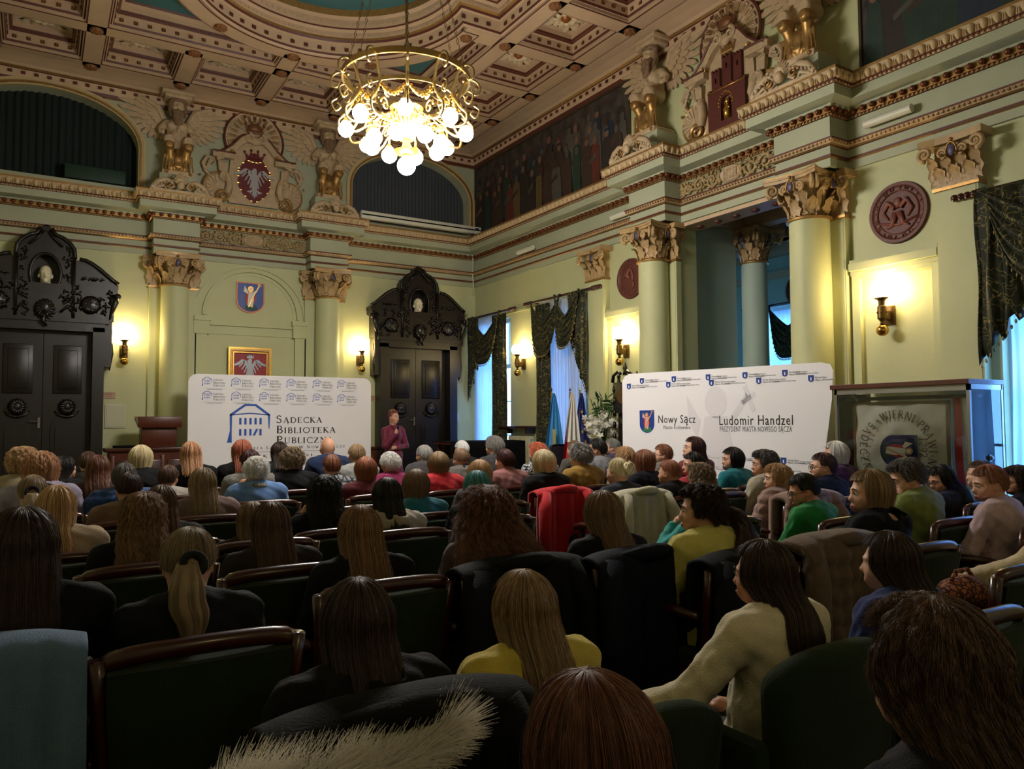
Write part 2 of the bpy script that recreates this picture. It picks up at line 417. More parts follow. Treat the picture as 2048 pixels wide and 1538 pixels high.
# plain string course directly below the ceiling
cp = [(XR, YR), (XR, YB), (XL, YB), (XL, YR)]
crn = MB(); sweep(crn, cp, [(0, 6.72), (.03, 6.73), (.05, 6.78), (.06, 6.80), (.07, 6.90), (.09, 6.905), (.12, 6.93), (.16, 6.96), (.3, 7.0), (.44, 7.02), (.44, 7.2)], mats=[2, 1, 0, 0, 1, 2, 0, 0, 0, 0])
CRN = struct(crn.build('trim_2', [CEIL, BROWN, GOLD], fix=False))
stud = MB().box(-.028, .028, -.012, .006, -.022, .022).box(-.016, .016, -.02, 0, -.012, .012, 1).mesh('stud', [BROWN, GOLD])
for x, y, a in along(cp, .08, .17):
    if vis(x, y): put('stud', stud, CRN, (x, y, 6.85), a)
# ============================================================ CEILING
GX = [3.17 + 1.28 * k for k in range(-3, 4)]; GY = [13.21 - 1.28 * k for k in range(0, 11)]
CEILO = struct(MB().box(XL - .3, XR + .3, YR - .3, YB + .3, 7.95, 8.1).build('ceiling', TEAL))
BW = .15
RCX, RCY, RR = 3.17, 9.33, 1.96
def beam(a, b, w=BW):
    ax, ay = a; bx_, by_ = b; L = math.hypot(bx_ - ax, by_ - ay); m = MB()
    m.box(0, L, -w, w, ZC, ZC + .05); m.box(0, L, -w + .03, w - .03, ZC - .012, ZC); m.box(0, L, -w + .05, w - .05, ZC + .05, 7.6)
    for s in (-1, 1): m.box(0, L, s * (w - .022) - .008, s * (w - .022) + .008, ZC - .008, ZC + .001, 1)
    o = m.build('beam', [CEIL, BROWN], CEILO); o.location = (ax, ay, 0); o.rotation_euler.z = math.atan2(by_ - ay, bx_ - ax); return o
x0, x6 = GX[0], GX[6]; yt, yb = GY[0], GY[10]
beam((XL, yt), (XR, yt)); beam((x0, YR), (x0, YB)); beam((x6, YR), (x6, YB)); beam((XL, yb), (XR, yb))
beam((XL, GY[1]), (XR, GY[1])); beam((XL, GY[9]), (XR, GY[9])); beam((GX[1], YR), (GX[1], YB)); beam((GX[5], YR), (GX[5], YB))
for i in (2, 3, 4): beam((GX[i], GY[1]), (GX[i], YB)); beam((GX[i], YR), (GX[i], GY[9]))
for j in range(2, 9): beam((GX[5], GY[j]), (XR, GY[j])); beam((XL, GY[j]), (GX[1], GY[j]))
beam((3.17, RCY + RR), (3.17, GY[1])); beam((3.17, GY[9]), (3.17, 2 * 6.81 - RCY - RR))
boss = MB()
boss.lathe([(.085, 0), (.09, -.02), (.06, -.045), (.03, -.06), (0, -.065)], n=12)
for k in range(8): boss.sphere((.065 * cos(k * pi / 4), .065 * sin(k * pi / 4), -.03), .022, 6, m=4)
boss = boss.mesh('boss', mat('boss_gilt', '8a5b38', .5, metal=.3, noise=.4, nscale=30), smooth='all')
bl = [(GX[i], GY[j]) for i in (0, 1, 5, 6) for j in range(8)] + [(GX[i], GY[j]) for i in (2, 3, 4) for j in (0, 1)]
bl += [(RCX + RR * cos(t), RCY + RR * sin(t)) for t in (pi * .5, pi * .31, pi * .69, pi * .02, pi * .98)]
for x, y in bl: put('boss', boss, CEILO, (x, y, ZC - .01))
# stepped coffer made of a mitred profile swept around the cell
CP = [(0, ZC + .05), (.02, ZC + .03), (.035, ZC + .03), (.05, ZC + .06), (.05, ZC + .17), (.08, ZC + .18), (.095, ZC + .20), (.11, ZC + .20), (.12, ZC + .23), (.12, ZC + .30), (.17, ZC + .33), (.19, ZC + .36)]
CM = [1, 0, 1, 0, 0, 1, 2, 1, 0, 0, 1]
def ring_off(P, d):
    n = len(P); out = []
    for i in range(n):
        a = Vector(P[i]) - Vector(P[i - 1]); b = Vector(P[(i + 1) % n]) - Vector(P[i]); a.normalize(); b.normalize()
        na = Vector((-a.y, a.x)); nb = Vector((-b.y, b.x)); m = na + nb; m = m / max(m.dot(na), .25); out.append((P[i][0] + m.x * d, P[i][1] + m.y * d))
    return out
studc = MB().box(-.022, .022, -.022, .022, -.008, .008).box(-.011, .011, -.011, .011, -.014, 0, 1).mesh('stud', [BROWN, GOLD])
def coffer(P, floor_m, name='coffer', prof=CP, mats=CM, n_st=None):
    m = MB(); sweep(m, P, prof, closed=True, mats=mats)
    last = ring_off(P, prof[-1][0]); z = prof[-1][1]
    tri = tessellate_polygon([[Vector((p[0], p[1], 0)) for p in last]]); m.add([(p[0], p[1], z) for p in last], [tuple(t) for t in tri], 3)
    # studs on the vertical face
    q = ring_off(P, .052)
    for i in range(len(q)):
        A = Vector(q[i]); B = Vector(q[(i + 1) % len(q)]); L = (B - A).length; k = int(L / .17)
        if k < 1: continue
        t = (B - A).normalized(); nn = Vector((-t.y, t.x))
        for j in range(k):
            c = A + (B - A) * ((j + .5) / k)
            a = c - t * .026; b = c + t * .026; e = nn * .012
            m.add([(a.x, a.y, ZC + .09), (b.x, b.y, ZC + .09), (b.x, b.y, ZC + .135), (a.x, a.y, ZC + .135), (a.x + e.x, a.y + e.y, ZC + .09), (b.x + e.x, b.y + e.y, ZC + .09), (b.x + e.x, b.y + e.y, ZC + .135), (a.x + e.x, a.y + e.y, ZC + .135)],
                  [(4, 5, 6, 7), (0, 1, 5, 4), (3, 7, 6, 2), (0, 4, 7, 3), (1, 2, 6, 5)], [1] * 5)
            a = c - t * .014; b = c + t * .014; e = nn * .016
            m.add([(a.x + e.x, a.y + e.y, ZC + .10), (b.x + e.x, b.y + e.y, ZC + .10), (b.x + e.x, b.y + e.y, ZC + .125), (a.x + e.x, a.y + e.y, ZC + .125)], [(0, 1, 2, 3)], 2)
    o = m.build(name, [CEIL, BROWN, GOLD, floor_m], CEILO, fix=False); return o
# rosette: acanthus leaves round a gilt knob
rs = MB()
def leaf3(mb, a, r0, r1, w, lift, z, mi=0, n=5):
    vs = []
    for i in range(n):
        t = i / (n - 1); r = r0 + (r1 - r0) * t; ww = w * sin(pi * min(1, .25 + t * .75)) ** .8 * (1 + .25 * (i % 2)); zz = z - lift * sin(pi * t * .8)
        for sgn in (-1, 0, 1):
            vs.append((r * cos(a) - sgn * ww * sin(a), r * sin(a) + sgn * ww * cos(a), zz + (.012 if sgn else -.012)))
    fs = [(i * 3 + j, i * 3 + j + 1, i * 3 + j + 4, i * 3 + j + 3) for i in range(n - 1) for j in (0, 1)]
    mb.add(vs, fs, mi)
for k in range(16): leaf3(rs, k * pi / 8, .07, .33 + .06 * (k % 2), .055, .06, 0)
for k in range(10): leaf3(rs, k * pi / 5 + .2, .05, .2, .05, .09, -.02)
for k in range(4):
    for s in (-1, 1): leaf3(rs, k * pi / 2 + pi / 4 + s * .17, .2, .5, .05, .05, 0)
rs.lathe([(.08, 0), (.085, -.04), (.07, -.09), (.035, -.12), (0, -.125)], n=12, mi=1)
rs = rs.mesh('rosette', [mat('rosette_stucco', 'd8c3a0', .55, noise=.3, nscale=15), mat('rosette_heart', '9a5a2c', .4, metal=.5)], smooth='all')
def cell(i, j):
    a, b = GX[i] + BW, GX[i + 1] - BW; c, d = GY[j + 1] + BW, GY[j] - BW
    coffer([(a, c), (b, c), (b, d), (a, d)], CEIL)
    put('rosette', rs, CEILO, ((a + b) / 2, (c + d) / 2, ZC + .35))
for j in range(0, 9): cell(0, j); cell(5, j)
for i in range(1, 5): cell(i, 0)
for i in range(1, 5): cell(i, 9)
cell(0, 9); cell(5, 9)
# edge strips between outer beams and the walls stay plain
struct(MB().box(XL, XR, GY[0] + BW, YB, ZC + .06, ZC + .2).box(x6 + BW, XR, YR, YB, ZC + .06, ZC + .2).box(XL, x0 - BW, YR, YB, ZC + .06, ZC + .2).box(XL, XR, YR, GY[10] - BW, ZC + .06, ZC + .2).build('trim_3', CEIL))
# spandrel coffers outside the round end of the big recess
def spand(sx, sy):
    cx = RCX; x5 = cx + sx * (2.56 - BW); y1 = (GY[1] if sy > 0 else GY[9]) - sy * BW; yc = RCY if sy > 0 else 2 * 6.81 - RCY; yh = (GY[3] if sy > 0 else GY[7]) + sy * BW
    R = RR + BW; P = [(cx + sx * BW, y1)]; th0 = math.asin(BW / R)
    pts = []
    for i in range(15):
        t = pi / 2 - th0 - (pi / 2 - th0 - math.asin(min(1, abs(yh - yc) / R))) * i / 14; pts.append((cx + sx * R * cos(t), yc + sy * R * sin(t)))
    P += pts
    if abs(x5 - pts[-1][0]) > .02: P.append((x5, yh))
    P.append((x5, y1))
    ar = sum(P[i][0] * P[(i + 1) % len(P)][1] - P[(i + 1) % len(P)][0] * P[i][1] for i in range(len(P)))
    if ar < 0: P = P[::-1]
    coffer(P, TEAL, 'spandrel_coffer')
for sx in (-1, 1):
    for sy in (-1, 1): spand(sx, sy)
# the great central recess: rectangle with a round end each way, teal bed
def big_loop(d):
    yh = GY[3] - d; hx = 2.56 - BW - d; R = RR - BW - d; t0 = math.asin(max(0, min(1, (GY[3] - BW - RCY + BW - d) / R))) if R > 0 else 0
    yh = GY[3] - BW - d; t0 = math.asin(max(-1, min(1, (yh - RCY) / R)))
    top = [(RCX + hx, yh)] + [(RCX + R * cos(t), RCY + R * sin(t)) for t in np.linspace(t0, pi - t0, 41)] + [(RCX - hx, yh)]
    bot = [(x, 2 * 6.81 - y) for x, y in top][::-1]; return top + bot
bp = [(0, ZC), (.02, ZC - .01), (.04, ZC + .02), (.05, ZC + .05), (.05, ZC + .20), (.08, ZC + .21), (.10, ZC + .24), (.13, ZC + .26), (.13, ZC + .34), (.17, ZC + .37), (.20, ZC + .38), (.20, ZC + .50), (.25, ZC + .53), (.27, ZC + .62)]
bmt = [1, 0, 1, 0, 0, 1, 2, 0, 0, 1, 0, 0, 2]
bg = MB(); loops = [big_loop(d) for d, z in bp]; nL = len(loops[0])
vs = [(x, y, z) for (d, z), lp in zip(bp, loops) for x, y in lp]; fs = []; mm = []
for k in range(len(bp) - 1):
    for i in range(nL): fs.append((k * nL + i, k * nL + (i + 1) % nL, (k + 1) * nL + (i + 1) % nL, (k + 1) * nL + i)); mm.append(bmt[k])
bg.add(vs, fs, mm)
tri = tessellate_polygon([[Vector((p[0], p[1], 0)) for p in loops[-1]]]); bg.add([(p[0], p[1], ZC + .62) for p in loops[-1]], [tuple(t) for t in tri], 3)
for d0, z0, st, sz, pr in ((.052, ZC + .11, .2, .03, .016), (.132, ZC + .30, .07, .016, .014), (.202, ZC + .44, .09, .02, .016)):
    lp = big_loop(d0)
    acc = 0
    for i in range(nL):
        A = Vector(lp[i]); B = Vector(lp[(i + 1) % nL]); L = (B - A).length
        if L < 1e-6: continue
        t = (B - A) / L; nn = Vector((-t.y, t.x)); s = st - acc
        while s < L:
            c = A + t * s; a = c - t * sz; b = c + t * sz; e = nn * pr; h = sz * .8
            bg.add([(a.x, a.y, z0 - h), (b.x, b.y, z0 - h), (b.x, b.y, z0 + h), (a.x, a.y, z0 + h), (a.x + e.x, a.y + e.y, z0 - h), (b.x + e.x, b.y + e.y, z0 - h), (b.x + e.x, b.y + e.y, z0 + h), (a.x + e.x, a.y + e.y, z0 + h)], [(4, 5, 6, 7), (0, 1, 5, 4), (3, 7, 6, 2), (0, 4, 7, 3), (1, 2, 6, 5)], 1 if st > .1 else 0)
            s += st
        acc = (acc + L) % st
bg.build('dome_recess', [CEIL, BROWN, GOLD, TEAL], CEILO, fix=False)
# curved beam soffit following the round ends, closing straight edges
cb = MB()
for sy in (1, -1):
    yc = RCY if sy > 0 else 2 * 6.81 - RCY
    th = np.linspace(math.asin((GY[3] - RCY) / RR) if abs(GY[3] - RCY) < RR else 0, pi, 41) if False else np.linspace(.0, pi, 41)
    for r0, r1, z, mi in ((RR - BW, RR + BW, ZC, 0), (RR - BW + .03, RR + BW - .03, ZC - .012, 0), (RR - BW + .014, RR - BW + .03, ZC - .009, 1), (RR + BW - .03, RR + BW - .014, ZC - .009, 1)):
        n = len(th); cb.add([(RCX + r * cos(t), yc + sy * r * sin(t), zz) for zz, r in ((z + .2, r0), (z, r0), (z, r1), (z + .2, r1)) for t in th], [(k * n + i, k * n + i + 1, (k + 1) * n + i + 1, (k + 1) * n + i) for k in range(3) for i in range(n - 1)], mi)
for sy in (1, -1):
    Y3 = GY[3] if sy > 0 else GY[7]
    for sx in (-1, 1):
        a, b = sorted((RCX + sx * (RR - .1), RCX + sx * 2.56)); cb.box(a, b, Y3 - BW, Y3 + BW, ZC, ZC + .2)
cb.build('round_beam', [CEIL, BROWN], CEILO)
# ============================================================ WALL FEATURES
def archband(mb, cx, z0, zs, hw, rise, w, frame, th, mi=0, n=24, legs=True):
    o = arc(cx, zs, hw + w, rise + w, 0, 180, n); i = arc(cx, zs, hw, rise, 0, 180, n)
    if legs: o = [(cx + hw + w, z0)] + o + [(cx - hw - w, z0)]; i = [(cx + hw, z0)] + i + [(cx - hw, z0)]
    mb.plate([o + i[::-1]], frame, th, mi)
# lunettes over the doors
LUNC = mat('lunette_drape', '15211f', .9, noise=.4, nscale=6)
LUNG = mat('lunette_blind', '3c4148', .8, noise=.2, nscale=5)
for k, c in enumerate(LC):
    fr = MB(); archband(fr, c, 5.2, 5.98, 1.25, .74, .10, FY(YB), .05, 0); archband(fr, c, 5.2, 5.98, 1.27, .76, .03, FY(YB - .05), .03, 1); archband(fr, c, 5.2, 5.98, 1.33, .82, .03, FY(YB - .05), .012, 0)
    struct(fr.build('trim_%d' % (4 + k), [mat('lunette_cream', 'b9a578', .55), GOLD], smooth=30))
    cm = MB(); yy = YB + .24
    if k == 0:
        cm.sheet(lambda u, v: (c - 1.5 + 3 * u, yy + .02 + .02 * sin(u * 190) + .01 * sin(u * 71 + 2), 5.3 + 1.6 * v), 240, 3, .01)
        t = thing('lunette_curtain', 'dark green pleated curtain filling the arched recess over the left door', 'curtain', (0, 0, 0)); cm.build('curtain', LUNC, t, smooth=True)
        tag(MB().bev(.3, 1.15, YB - .02, YB + .1, 5.36, 5.58, .01).build('green_box', mat('dark_green_box', '10301f', .6), smooth=True), 'long dark green box lying on the sill of the left arched recess', 'box')
    else:
        cm.sheet(lambda u, v: (c - 1.5 + 3 * u, yy + .006 * sin(u * 260), 5.3 + 1.6 * v), 300, 3, .01)
        t = thing('lunette_blind', 'grey blind filling the arched recess over the right door', 'blind', (0, 0, 0)); cm.build('blind', LUNG, t, smooth=True)
# projector screen case on the right lunette sill
t = thing('screen_case', 'long white projection screen casing fixed before the right arched recess', 'screen', (6.25, YB - .36, 5.34))
MB().bev(-1.26, 1.26, -.06, .06, -.07, .07, .012).build('housing', PLASTIC, t, smooth=True)
MB().box(-1.25, 1.25, -.065, -.06, -.012, .012).build('slot', BLACK, t); MB().box(1.12, 1.2, -.068, -.06, .015, .04).build('badge', BLACK, t)
MB().box(-1.2, -1.15, .06, .36, -.04, .04).box(1.15, 1.2, .06, .36, -.04, .04).build('bracket', PLASTIC, t)
# ---- Corinthian capital pieces
CAPB = mat('capital_stucco', 'b39468', .45, noise=.5, nscale=10, bump=.3, bscale=40)
EMB = mat('capital_shield', '4a4560', .4)
def acanth(w, h, out):
    m = MB(); n = 7; vs = []
    for i in range(n):
        t = i / (n - 1); y = out * (t ** 2.2) * 1.0; z = h * (t if t < .8 else .8 + (t - .8) * .3) - (.1 * h * max(0, t - .85) * 5)
        ww = w * (.55 + .45 * sin(pi * min(1, t * 1.1))) * (1 - .35 * t) * (1 + .22 * (-1) ** i)
        for q in (-1, -.5, 0, .5, 1): vs.append((q * ww, y - (.02 * (abs(q) == .5)) + .015 * (1 - abs(q)), z - .02 * abs(q)))
    fs = [(i * 5 + j, i * 5 + j + 1, i * 5 + j + 6, i * 5 + j + 5) for i in range(n - 1) for j in range(4)]
    k = len(vs); vs += [(x, y - .014, z) for x, y, z in vs]; fs += [tuple(q + k for q in f[::-1]) for f in fs]
    return m.add(vs, fs)
LEAFA = acanth(.075, .22, .10).mesh('leaf', [CAPB], smooth='all'); LEAFB = acanth(.065, .33, .12).mesh('leaf', [CAPB], smooth='all')
def spiral(r0, turns, n=26, z=0., a0=0., sg=1):
    return [((r0 * (1 - .86 * i / (n - 1))) * cos(a0 + sg * turns * 2 * pi * i / (n - 1)), (r0 * (1 - .86 * i / (n - 1))) * sin(a0 + sg * turns * 2 * pi * i / (n - 1)), z) for i in range(n)]
vm = MB()
for s in (-1, 1):
    P = [(.06 * s, 0, -.12), (.075 * s, 0, -.05)] ; sp = spiral(.07, 1.6, a0=pi if s < 0 else 0, sg=s)
    vm.tube([(s * .0 + x * 1 - s * 0, z, y) for x, y, z in spiral(.07, 1.7, sg=s, a0=-pi / 2)], list(np.linspace(.02, .012, 26)), 6)
VOL = MB().tube([(x, z, y) for x, y, z in spiral(.07, 1.7, sg=1, a0=-pi / 2)], list(np.linspace(.024, .012, 26)), 6).sphere((0, 0, 0), .02, 6).mesh('volute', [CAPB], smooth='all')
def capital(parent, rc, square, half=False, sz=1.0):
    # origin at the neck; height .5; rc = shaft radius or half width
    c = bpy.data.objects.new('capital', None)
    m = MB()
    if square:
        for z0, z1, a, mi in ((-.03, .0, rc + .02, 1), (.0, .02, rc + .035, 1), (.02, .40, rc - .01, 0)): m.box(-a, a, -a * .55 if square == 2 else -a, a, z0, z1, mi)
    else:
        m.lathe([(rc, -.035), (rc + .03, -.03), (rc + .035, -.01), (rc + .01, 0), (rc - .02, .02), (rc - .02, .25), (rc + .04, .38), (rc + .05, .41)], n=28, mi=[1, 1, 1, 1, 0, 0, 0])
    a = rc + .12; cc = []
    for q in range(4):
        a0 = q * pi / 2
        for x, y in ((a, -a), (a * .86, -a * .55), (a * .82, 0), (a * .86, a * .55)): cc.append((x * cos(a0) - y * sin(a0), x * sin(a0) + y * cos(a0)))
    m.plate([cc], lambda u, v, w: (u, v, .41 + w), .035, 0); m.plate([[(x * 1.04, y * 1.04) for x, y in cc]], lambda u, v, w: (u, v, .445 + w), .03, 0); m.plate([[(x * .97, y * .97) for x, y in cc]], lambda u, v, w: (u, v, .475 + w), .02, 1)
    o = m.build('capital', [CAPB, GOLD], parent, smooth=35); o.scale = (sz,) * 3
    n = 8
    if square:
        spots = []
        for q in range(4):
            a0 = q * pi / 2
            for t in (-.68, 0, .68): spots.append((rc * cos(a0) - t * rc * sin(a0), rc * sin(a0) + t * rc * cos(a0), a0))
        for x, y, a0 in spots: put('leaf', LEAFA, o, (x, y, .02), a0 - pi / 2)
        for q in range(4):
            a0 = q * pi / 2
            for t in (-.34, .34, -.95, .95): put('leaf', LEAFB, o, (rc * cos(a0) - t * rc * sin(a0), rc * sin(a0) + t * rc * cos(a0), .04), a0 - pi / 2)
    else:
        for k in range(n):
            a0 = k * 2 * pi / n; put('leaf', LEAFA, o, (rc * cos(a0), rc * sin(a0), .02), a0 - pi / 2)
            a0 += pi / n; put('leaf', LEAFB, o, ((rc - .01) * cos(a0), (rc - .01) * sin(a0), .04), a0 - pi / 2)
    for q in range(4):
        a0 = pi / 4 + q * pi / 2; R = (rc + .09) * 1.36 - .03
        for s in (-.5, .5):
            v = put('volute', VOL, o, (R * cos(a0) - s * .05 * sin(a0), R * sin(a0) + s * .05 * cos(a0), .34), a0)
        a1 = q * pi / 2; r1 = rc + .10
        e = MB().sphere((0, 0, 0), (.018, .04, .055), 10).build('shield', EMB, o, smooth='all', loc=(r1 * cos(a1), r1 * sin(a1), .33), rz=a1)
        for s in (-1, 1): put('volute', VOL, o, ((r1 - .02) * cos(a1) - s * .1 * sin(a1), (r1 - .02) * sin(a1) + s * .1 * cos(a1), .32), a1 + (pi / 2 if s > 0 else -pi / 2), .75)
        MB().tube([(0, -.045, -.06), (0, -.055, 0), (0, -.03, .06), (0, 0, .08), (0, .03, .06), (0, .055, 0), (0, .045, -.06)], .010, 5).sphere((.0, 0, .10), .022, 6).build('shield_rim', GOLD, o, smooth='all', loc=((r1 + .005) * cos(a1), (r1 + .005) * sin(a1), .33), rz=a1)
    return o
def column(x, y, label, r=.225, z1=4.26, mt=GREEN, group=None):
    t = thing('column', label, 'column', (x, y, 0), 0, group)
    zt = z1 - .5
    prof = [(r + .06, .16), (r + .075, .2), (r + .06, .24), (r + .03, .26), (r + .045, .3), (r + .02, .33), (r, .36)] + [(r * (1 - .08 * k / 6), .36 + (zt - .36) * k / 6) for k in range(1, 7)]
    MB().lathe(prof, n=40).build('shaft', mt, t, smooth=40)
    MB().bev(-r - .1, r + .1, -r - .1, r + .1, 0, .16, .01).build('plinth', mt, t, smooth=30)
    c = capital(t, r * .92, 0); c.location = (0, 0, zt); return t
def pilaster(x, y, hw, dep, label, axis, z1=4.26, cap=True):
    # axis 'y': on the back wall (faces -Y); 'x': on the right wall (faces -X)
    t = thing('pilaster', label, 'pilaster', (x, y, 0), 0 if axis == 'y' else -pi / 2)
    zt = z1 - .5
    MB().box(-hw, hw, -dep, 0, .1, zt).box(-hw + .02, hw - .02, -dep - .006, 0, .2, zt - .04).build('shaft', GREEN, t)
    MB().bev(-hw - .04, hw + .04, -dep - .04, 0, 0, .28, .01).build('plinth', GREEN, t, smooth=30)
    if cap:
        m = MB(); m.box(-hw - .02, hw + .02, -dep - .025, 0, -.03, 0, 1); m.box(-hw, hw, -dep, 0, 0, .41); a = hw + .1
        m.plate([[(-a, -dep - .12), (-a * .5, -dep - .08), (0, -dep - .07), (a * .5, -dep - .08), (a, -dep - .12), (a, 0), (-a, 0)]], lambda u, v, w: (u, v, .41 + w), .07, 0)
        o = m.build('capital', [CAPB, GOLD], t); o.location = (0, 0, zt)
        for k in (-.7, 0, .7): put('leaf', LEAFA, o, (k * hw, -dep, .02), pi)
        for k in (-.36, .36, -1, 1): put('leaf', LEAFB, o, (k * hw, -dep, .04), pi)
        for s in (-1, 1):
            put('volute', VOL, o, (s * (hw + .04), -dep - .1, .34), 0 if s > 0 else pi); put('volute', VOL, o, (s * .1, -dep - .06, .32), pi if s > 0 else 0, .75)
        MB().sphere((0, 0, 0), (.04, .018, .055), 10).build('shield', EMB, o, smooth='all', loc=(0, -dep - .07, .33))
        MB().tube([(-.045, 0, -.06), (-.055, 0, 0), (-.03, 0, .06), (0, 0, .08), (.03, 0, .06), (.055, 0, 0), (.045, 0, -.06)], .01, 5).sphere((0, 0, .1), .022, 6).build('shield_rim', GOLD, o, smooth='all', loc=(0, -dep - .075, .33))
    return t
# back wall: two columns with pilasters behind
XA, XB_ = CXB - 1.27, CXB + 1.27
column(XA, YB - .24, 'round green column left of the arched niche with gilded acanthus capital', .225)
column(XB_, YB - .24, 'round green column right of the arched niche beside the right door', .225)
pilaster(XA, YB, .36, .08, 'flat pilaster behind the left round column of the back wall', 'y')
pilaster(XB_, YB, .36, .08, 'flat pilaster behind the right round column of the back wall', 'y')
YA, YC_ = CYP + 1.30, CYP - 1.27
column(XR - .24, YA, 'round green column at the far side of the deep portal', .225)
column(XR - .24, YC_, 'thick round green column at the near side of the deep portal, behind the wide banner', .235)
pilaster(XR, YA, .30, .09, 'flat pilaster behind the far portal column', 'x')
pilaster(XR, YC_, .34, .09, 'flat pilaster behind the near portal column', 'x')
pilaster(XR, 9.53, .22, .12, 'pilaster with gilded capital between the second window and the far medallion', 'x')
pilaster(XR, 3.92, .20, .12, 'pilaster with gilded capital beside the nearest window drapery', 'x')
# niche between the back columns: arch moulding, impost
nt = MB(); archband(nt, CXB, 3.35, 3.35, .78, .78, .035, FY(YB), .06, 0, legs=False); archband(nt, CXB, 3.35, 3.35, .9, .86, .05, FY(YB), .04, 0, legs=False); archband(nt, CXB, 3.35, 3.35, .72, .72, .05, FY(YB), .025, 0, legs=False)
nt.box(CXB - .9, CXB + .9, YB - .05, YB, 3.18, 3.22); nt.box(CXB - .9, CXB + .9, YB - .035, YB, 3.22, 3.30); nt.box(CXB - .9, CXB + .9, YB - .03, YB, 3.03, 3.06)
nt.box(CXB + .7, CXB + .95, YB - .1, YB, 3.02, 3.28); nt.box(CXB + .68, CXB + .95, YB - .12, YB, 3.24, 3.32); nt.box(CXB - .95, CXB - .7, YB - .1, YB, 3.02, 3.28); nt.box(CXB - .95, CXB - .68, YB - .12, YB, 3.24, 3.32)
nt.box(CXB + .74, CXB + .95, YB - .08, YB, 0, 3.02); nt.box(CXB - .95, CXB - .74, YB - .08, YB, 0, 3.02)
struct(nt.build('trim_6', GREEN, smooth=30))
# sconce niches on the right wall (raised frame) and string ledges
for k, (ya, yb_) in enumerate(((8.42, 9.30), (4.14, 5.10))):
    m = MB(); m.box(XR - .11, XR, ya, yb_, 3.12, 3.20); m.box(XR - .075, XR, ya, yb_, 3.07, 3.12); m.box(XR - .055, XR, ya, yb_, 3.03, 3.07)
    m.box(XR - .055, XR, ya, ya + .08, 0, 3.03); m.box(XR - .055, XR, yb_ - .09, yb_, 0, 3.03); m.box(XR - .09, XR, ya, yb_, 3.20, 3.24)
    struct(m.build('trim_%d' % (7 + k), GREEN))
# thin upper string between windows
struct(MB().box(XR - .03, XR, 9.8, YB, 3.56, 3.60).build('trim_9', GREEN))
struct(MB().box(XR - .03, XR, YR, YB, 0, .18).box(XL, XR, YB - .03, YB, 0, .18).build('baseboard_main', WOOD))
# brown wooden dado seen beside the speaker
m = MB(); m.bev(4.7, 5.5, YB - .12, YB, 0, 1.02, .01); m.bev(4.68, 5.52, YB - .15, YB, 1.02, 1.07, .01); m.bev(4.78, 5.08, YB - .14, YB - .11, .1, .92, .01); m.bev(5.14, 5.44, YB - .14, YB - .11, .1, .92, .01)
struct(m.build('trim_10', MAHOG2, smooth=30))
# ---- medallions
def medallion(y, z, R, label, kind, x=XR):
    t = thing('medallion', label, 'medallion', (x, y, z), 0)
    MB().lathe([(0, -.02), (R - .05, -.02), (R - .03, -.035), (R, -.035), (R + .01, 0)], n=48, axis='x').build('disc', DBROWN, t, smooth=30)
    m = MB()
    if kind == 0:
        m.tube([(-.03, .05 * cos(a) * k, .1 * sin(a) * k + .02) for a, k in [(q * .35, 1 + q * .03) for q in range(12)]], list(np.linspace(.035, .012, 12)), 6)
        m.tube([(-.03, .0, .02), (-.035, .09, .08), (-.03, .14, .02)], [.03, .02, .008], 5); m.tube([(-.03, -.03, -.03), (-.035, -.1, -.1), (-.03, -.05, -.16)], [.03, .02, .01], 5)
    else:
        m.sphere((-.03, 0, .1), (.02, .05, .06), 8)
        for s in (-1, 1):
            m.tube([(-.03, s * .03, .05), (-.035, s * .1, .12), (-.03, s * .16, .02), (-.03, s * .1, -.06)], [.03, .025, .02, .01], 6); m.tube([(-.03, s * .02, 0), (-.03, s * .06, -.12), (-.03, s * .12, -.15)], [.035, .025, .01], 6)
        m.tube([(-.025, -.2, -.08), (-.03, 0, -.13), (-.025, .2, -.08)], .014, 5)
    m.build('relief', mat('oxblood_light', '6b3a30', .5), t, smooth='all')
    r2 = MB(); r2.tube([(-.03, (R - .09) * cos(a), (R - .09) * sin(a)) for a in np.linspace(0, 2 * pi, 37)[:-1]], .006, 4, close=True)
    for k in range(40):
        a = k * 2 * pi / 40
        if k % 5: r2.tube([(-.03, (R - .04) * cos(a), (R - .04) * sin(a)), (-.03, (R - .075) * cos(a + .04 * (-1) ** k), (R - .075) * sin(a + .04 * (-1) ** k))], .006, 4)
    r2.build('inscription_ring', mat('oxblood_light', '6b3a30', .5), t)
medallion(8.80, 3.66, .30, 'smaller round oxblood relief plaque between far pilaster and far portal column', 0)
medallion(4.57, 3.66, .315, 'large round oxblood relief plaque above the nearest wall lamp', 1)
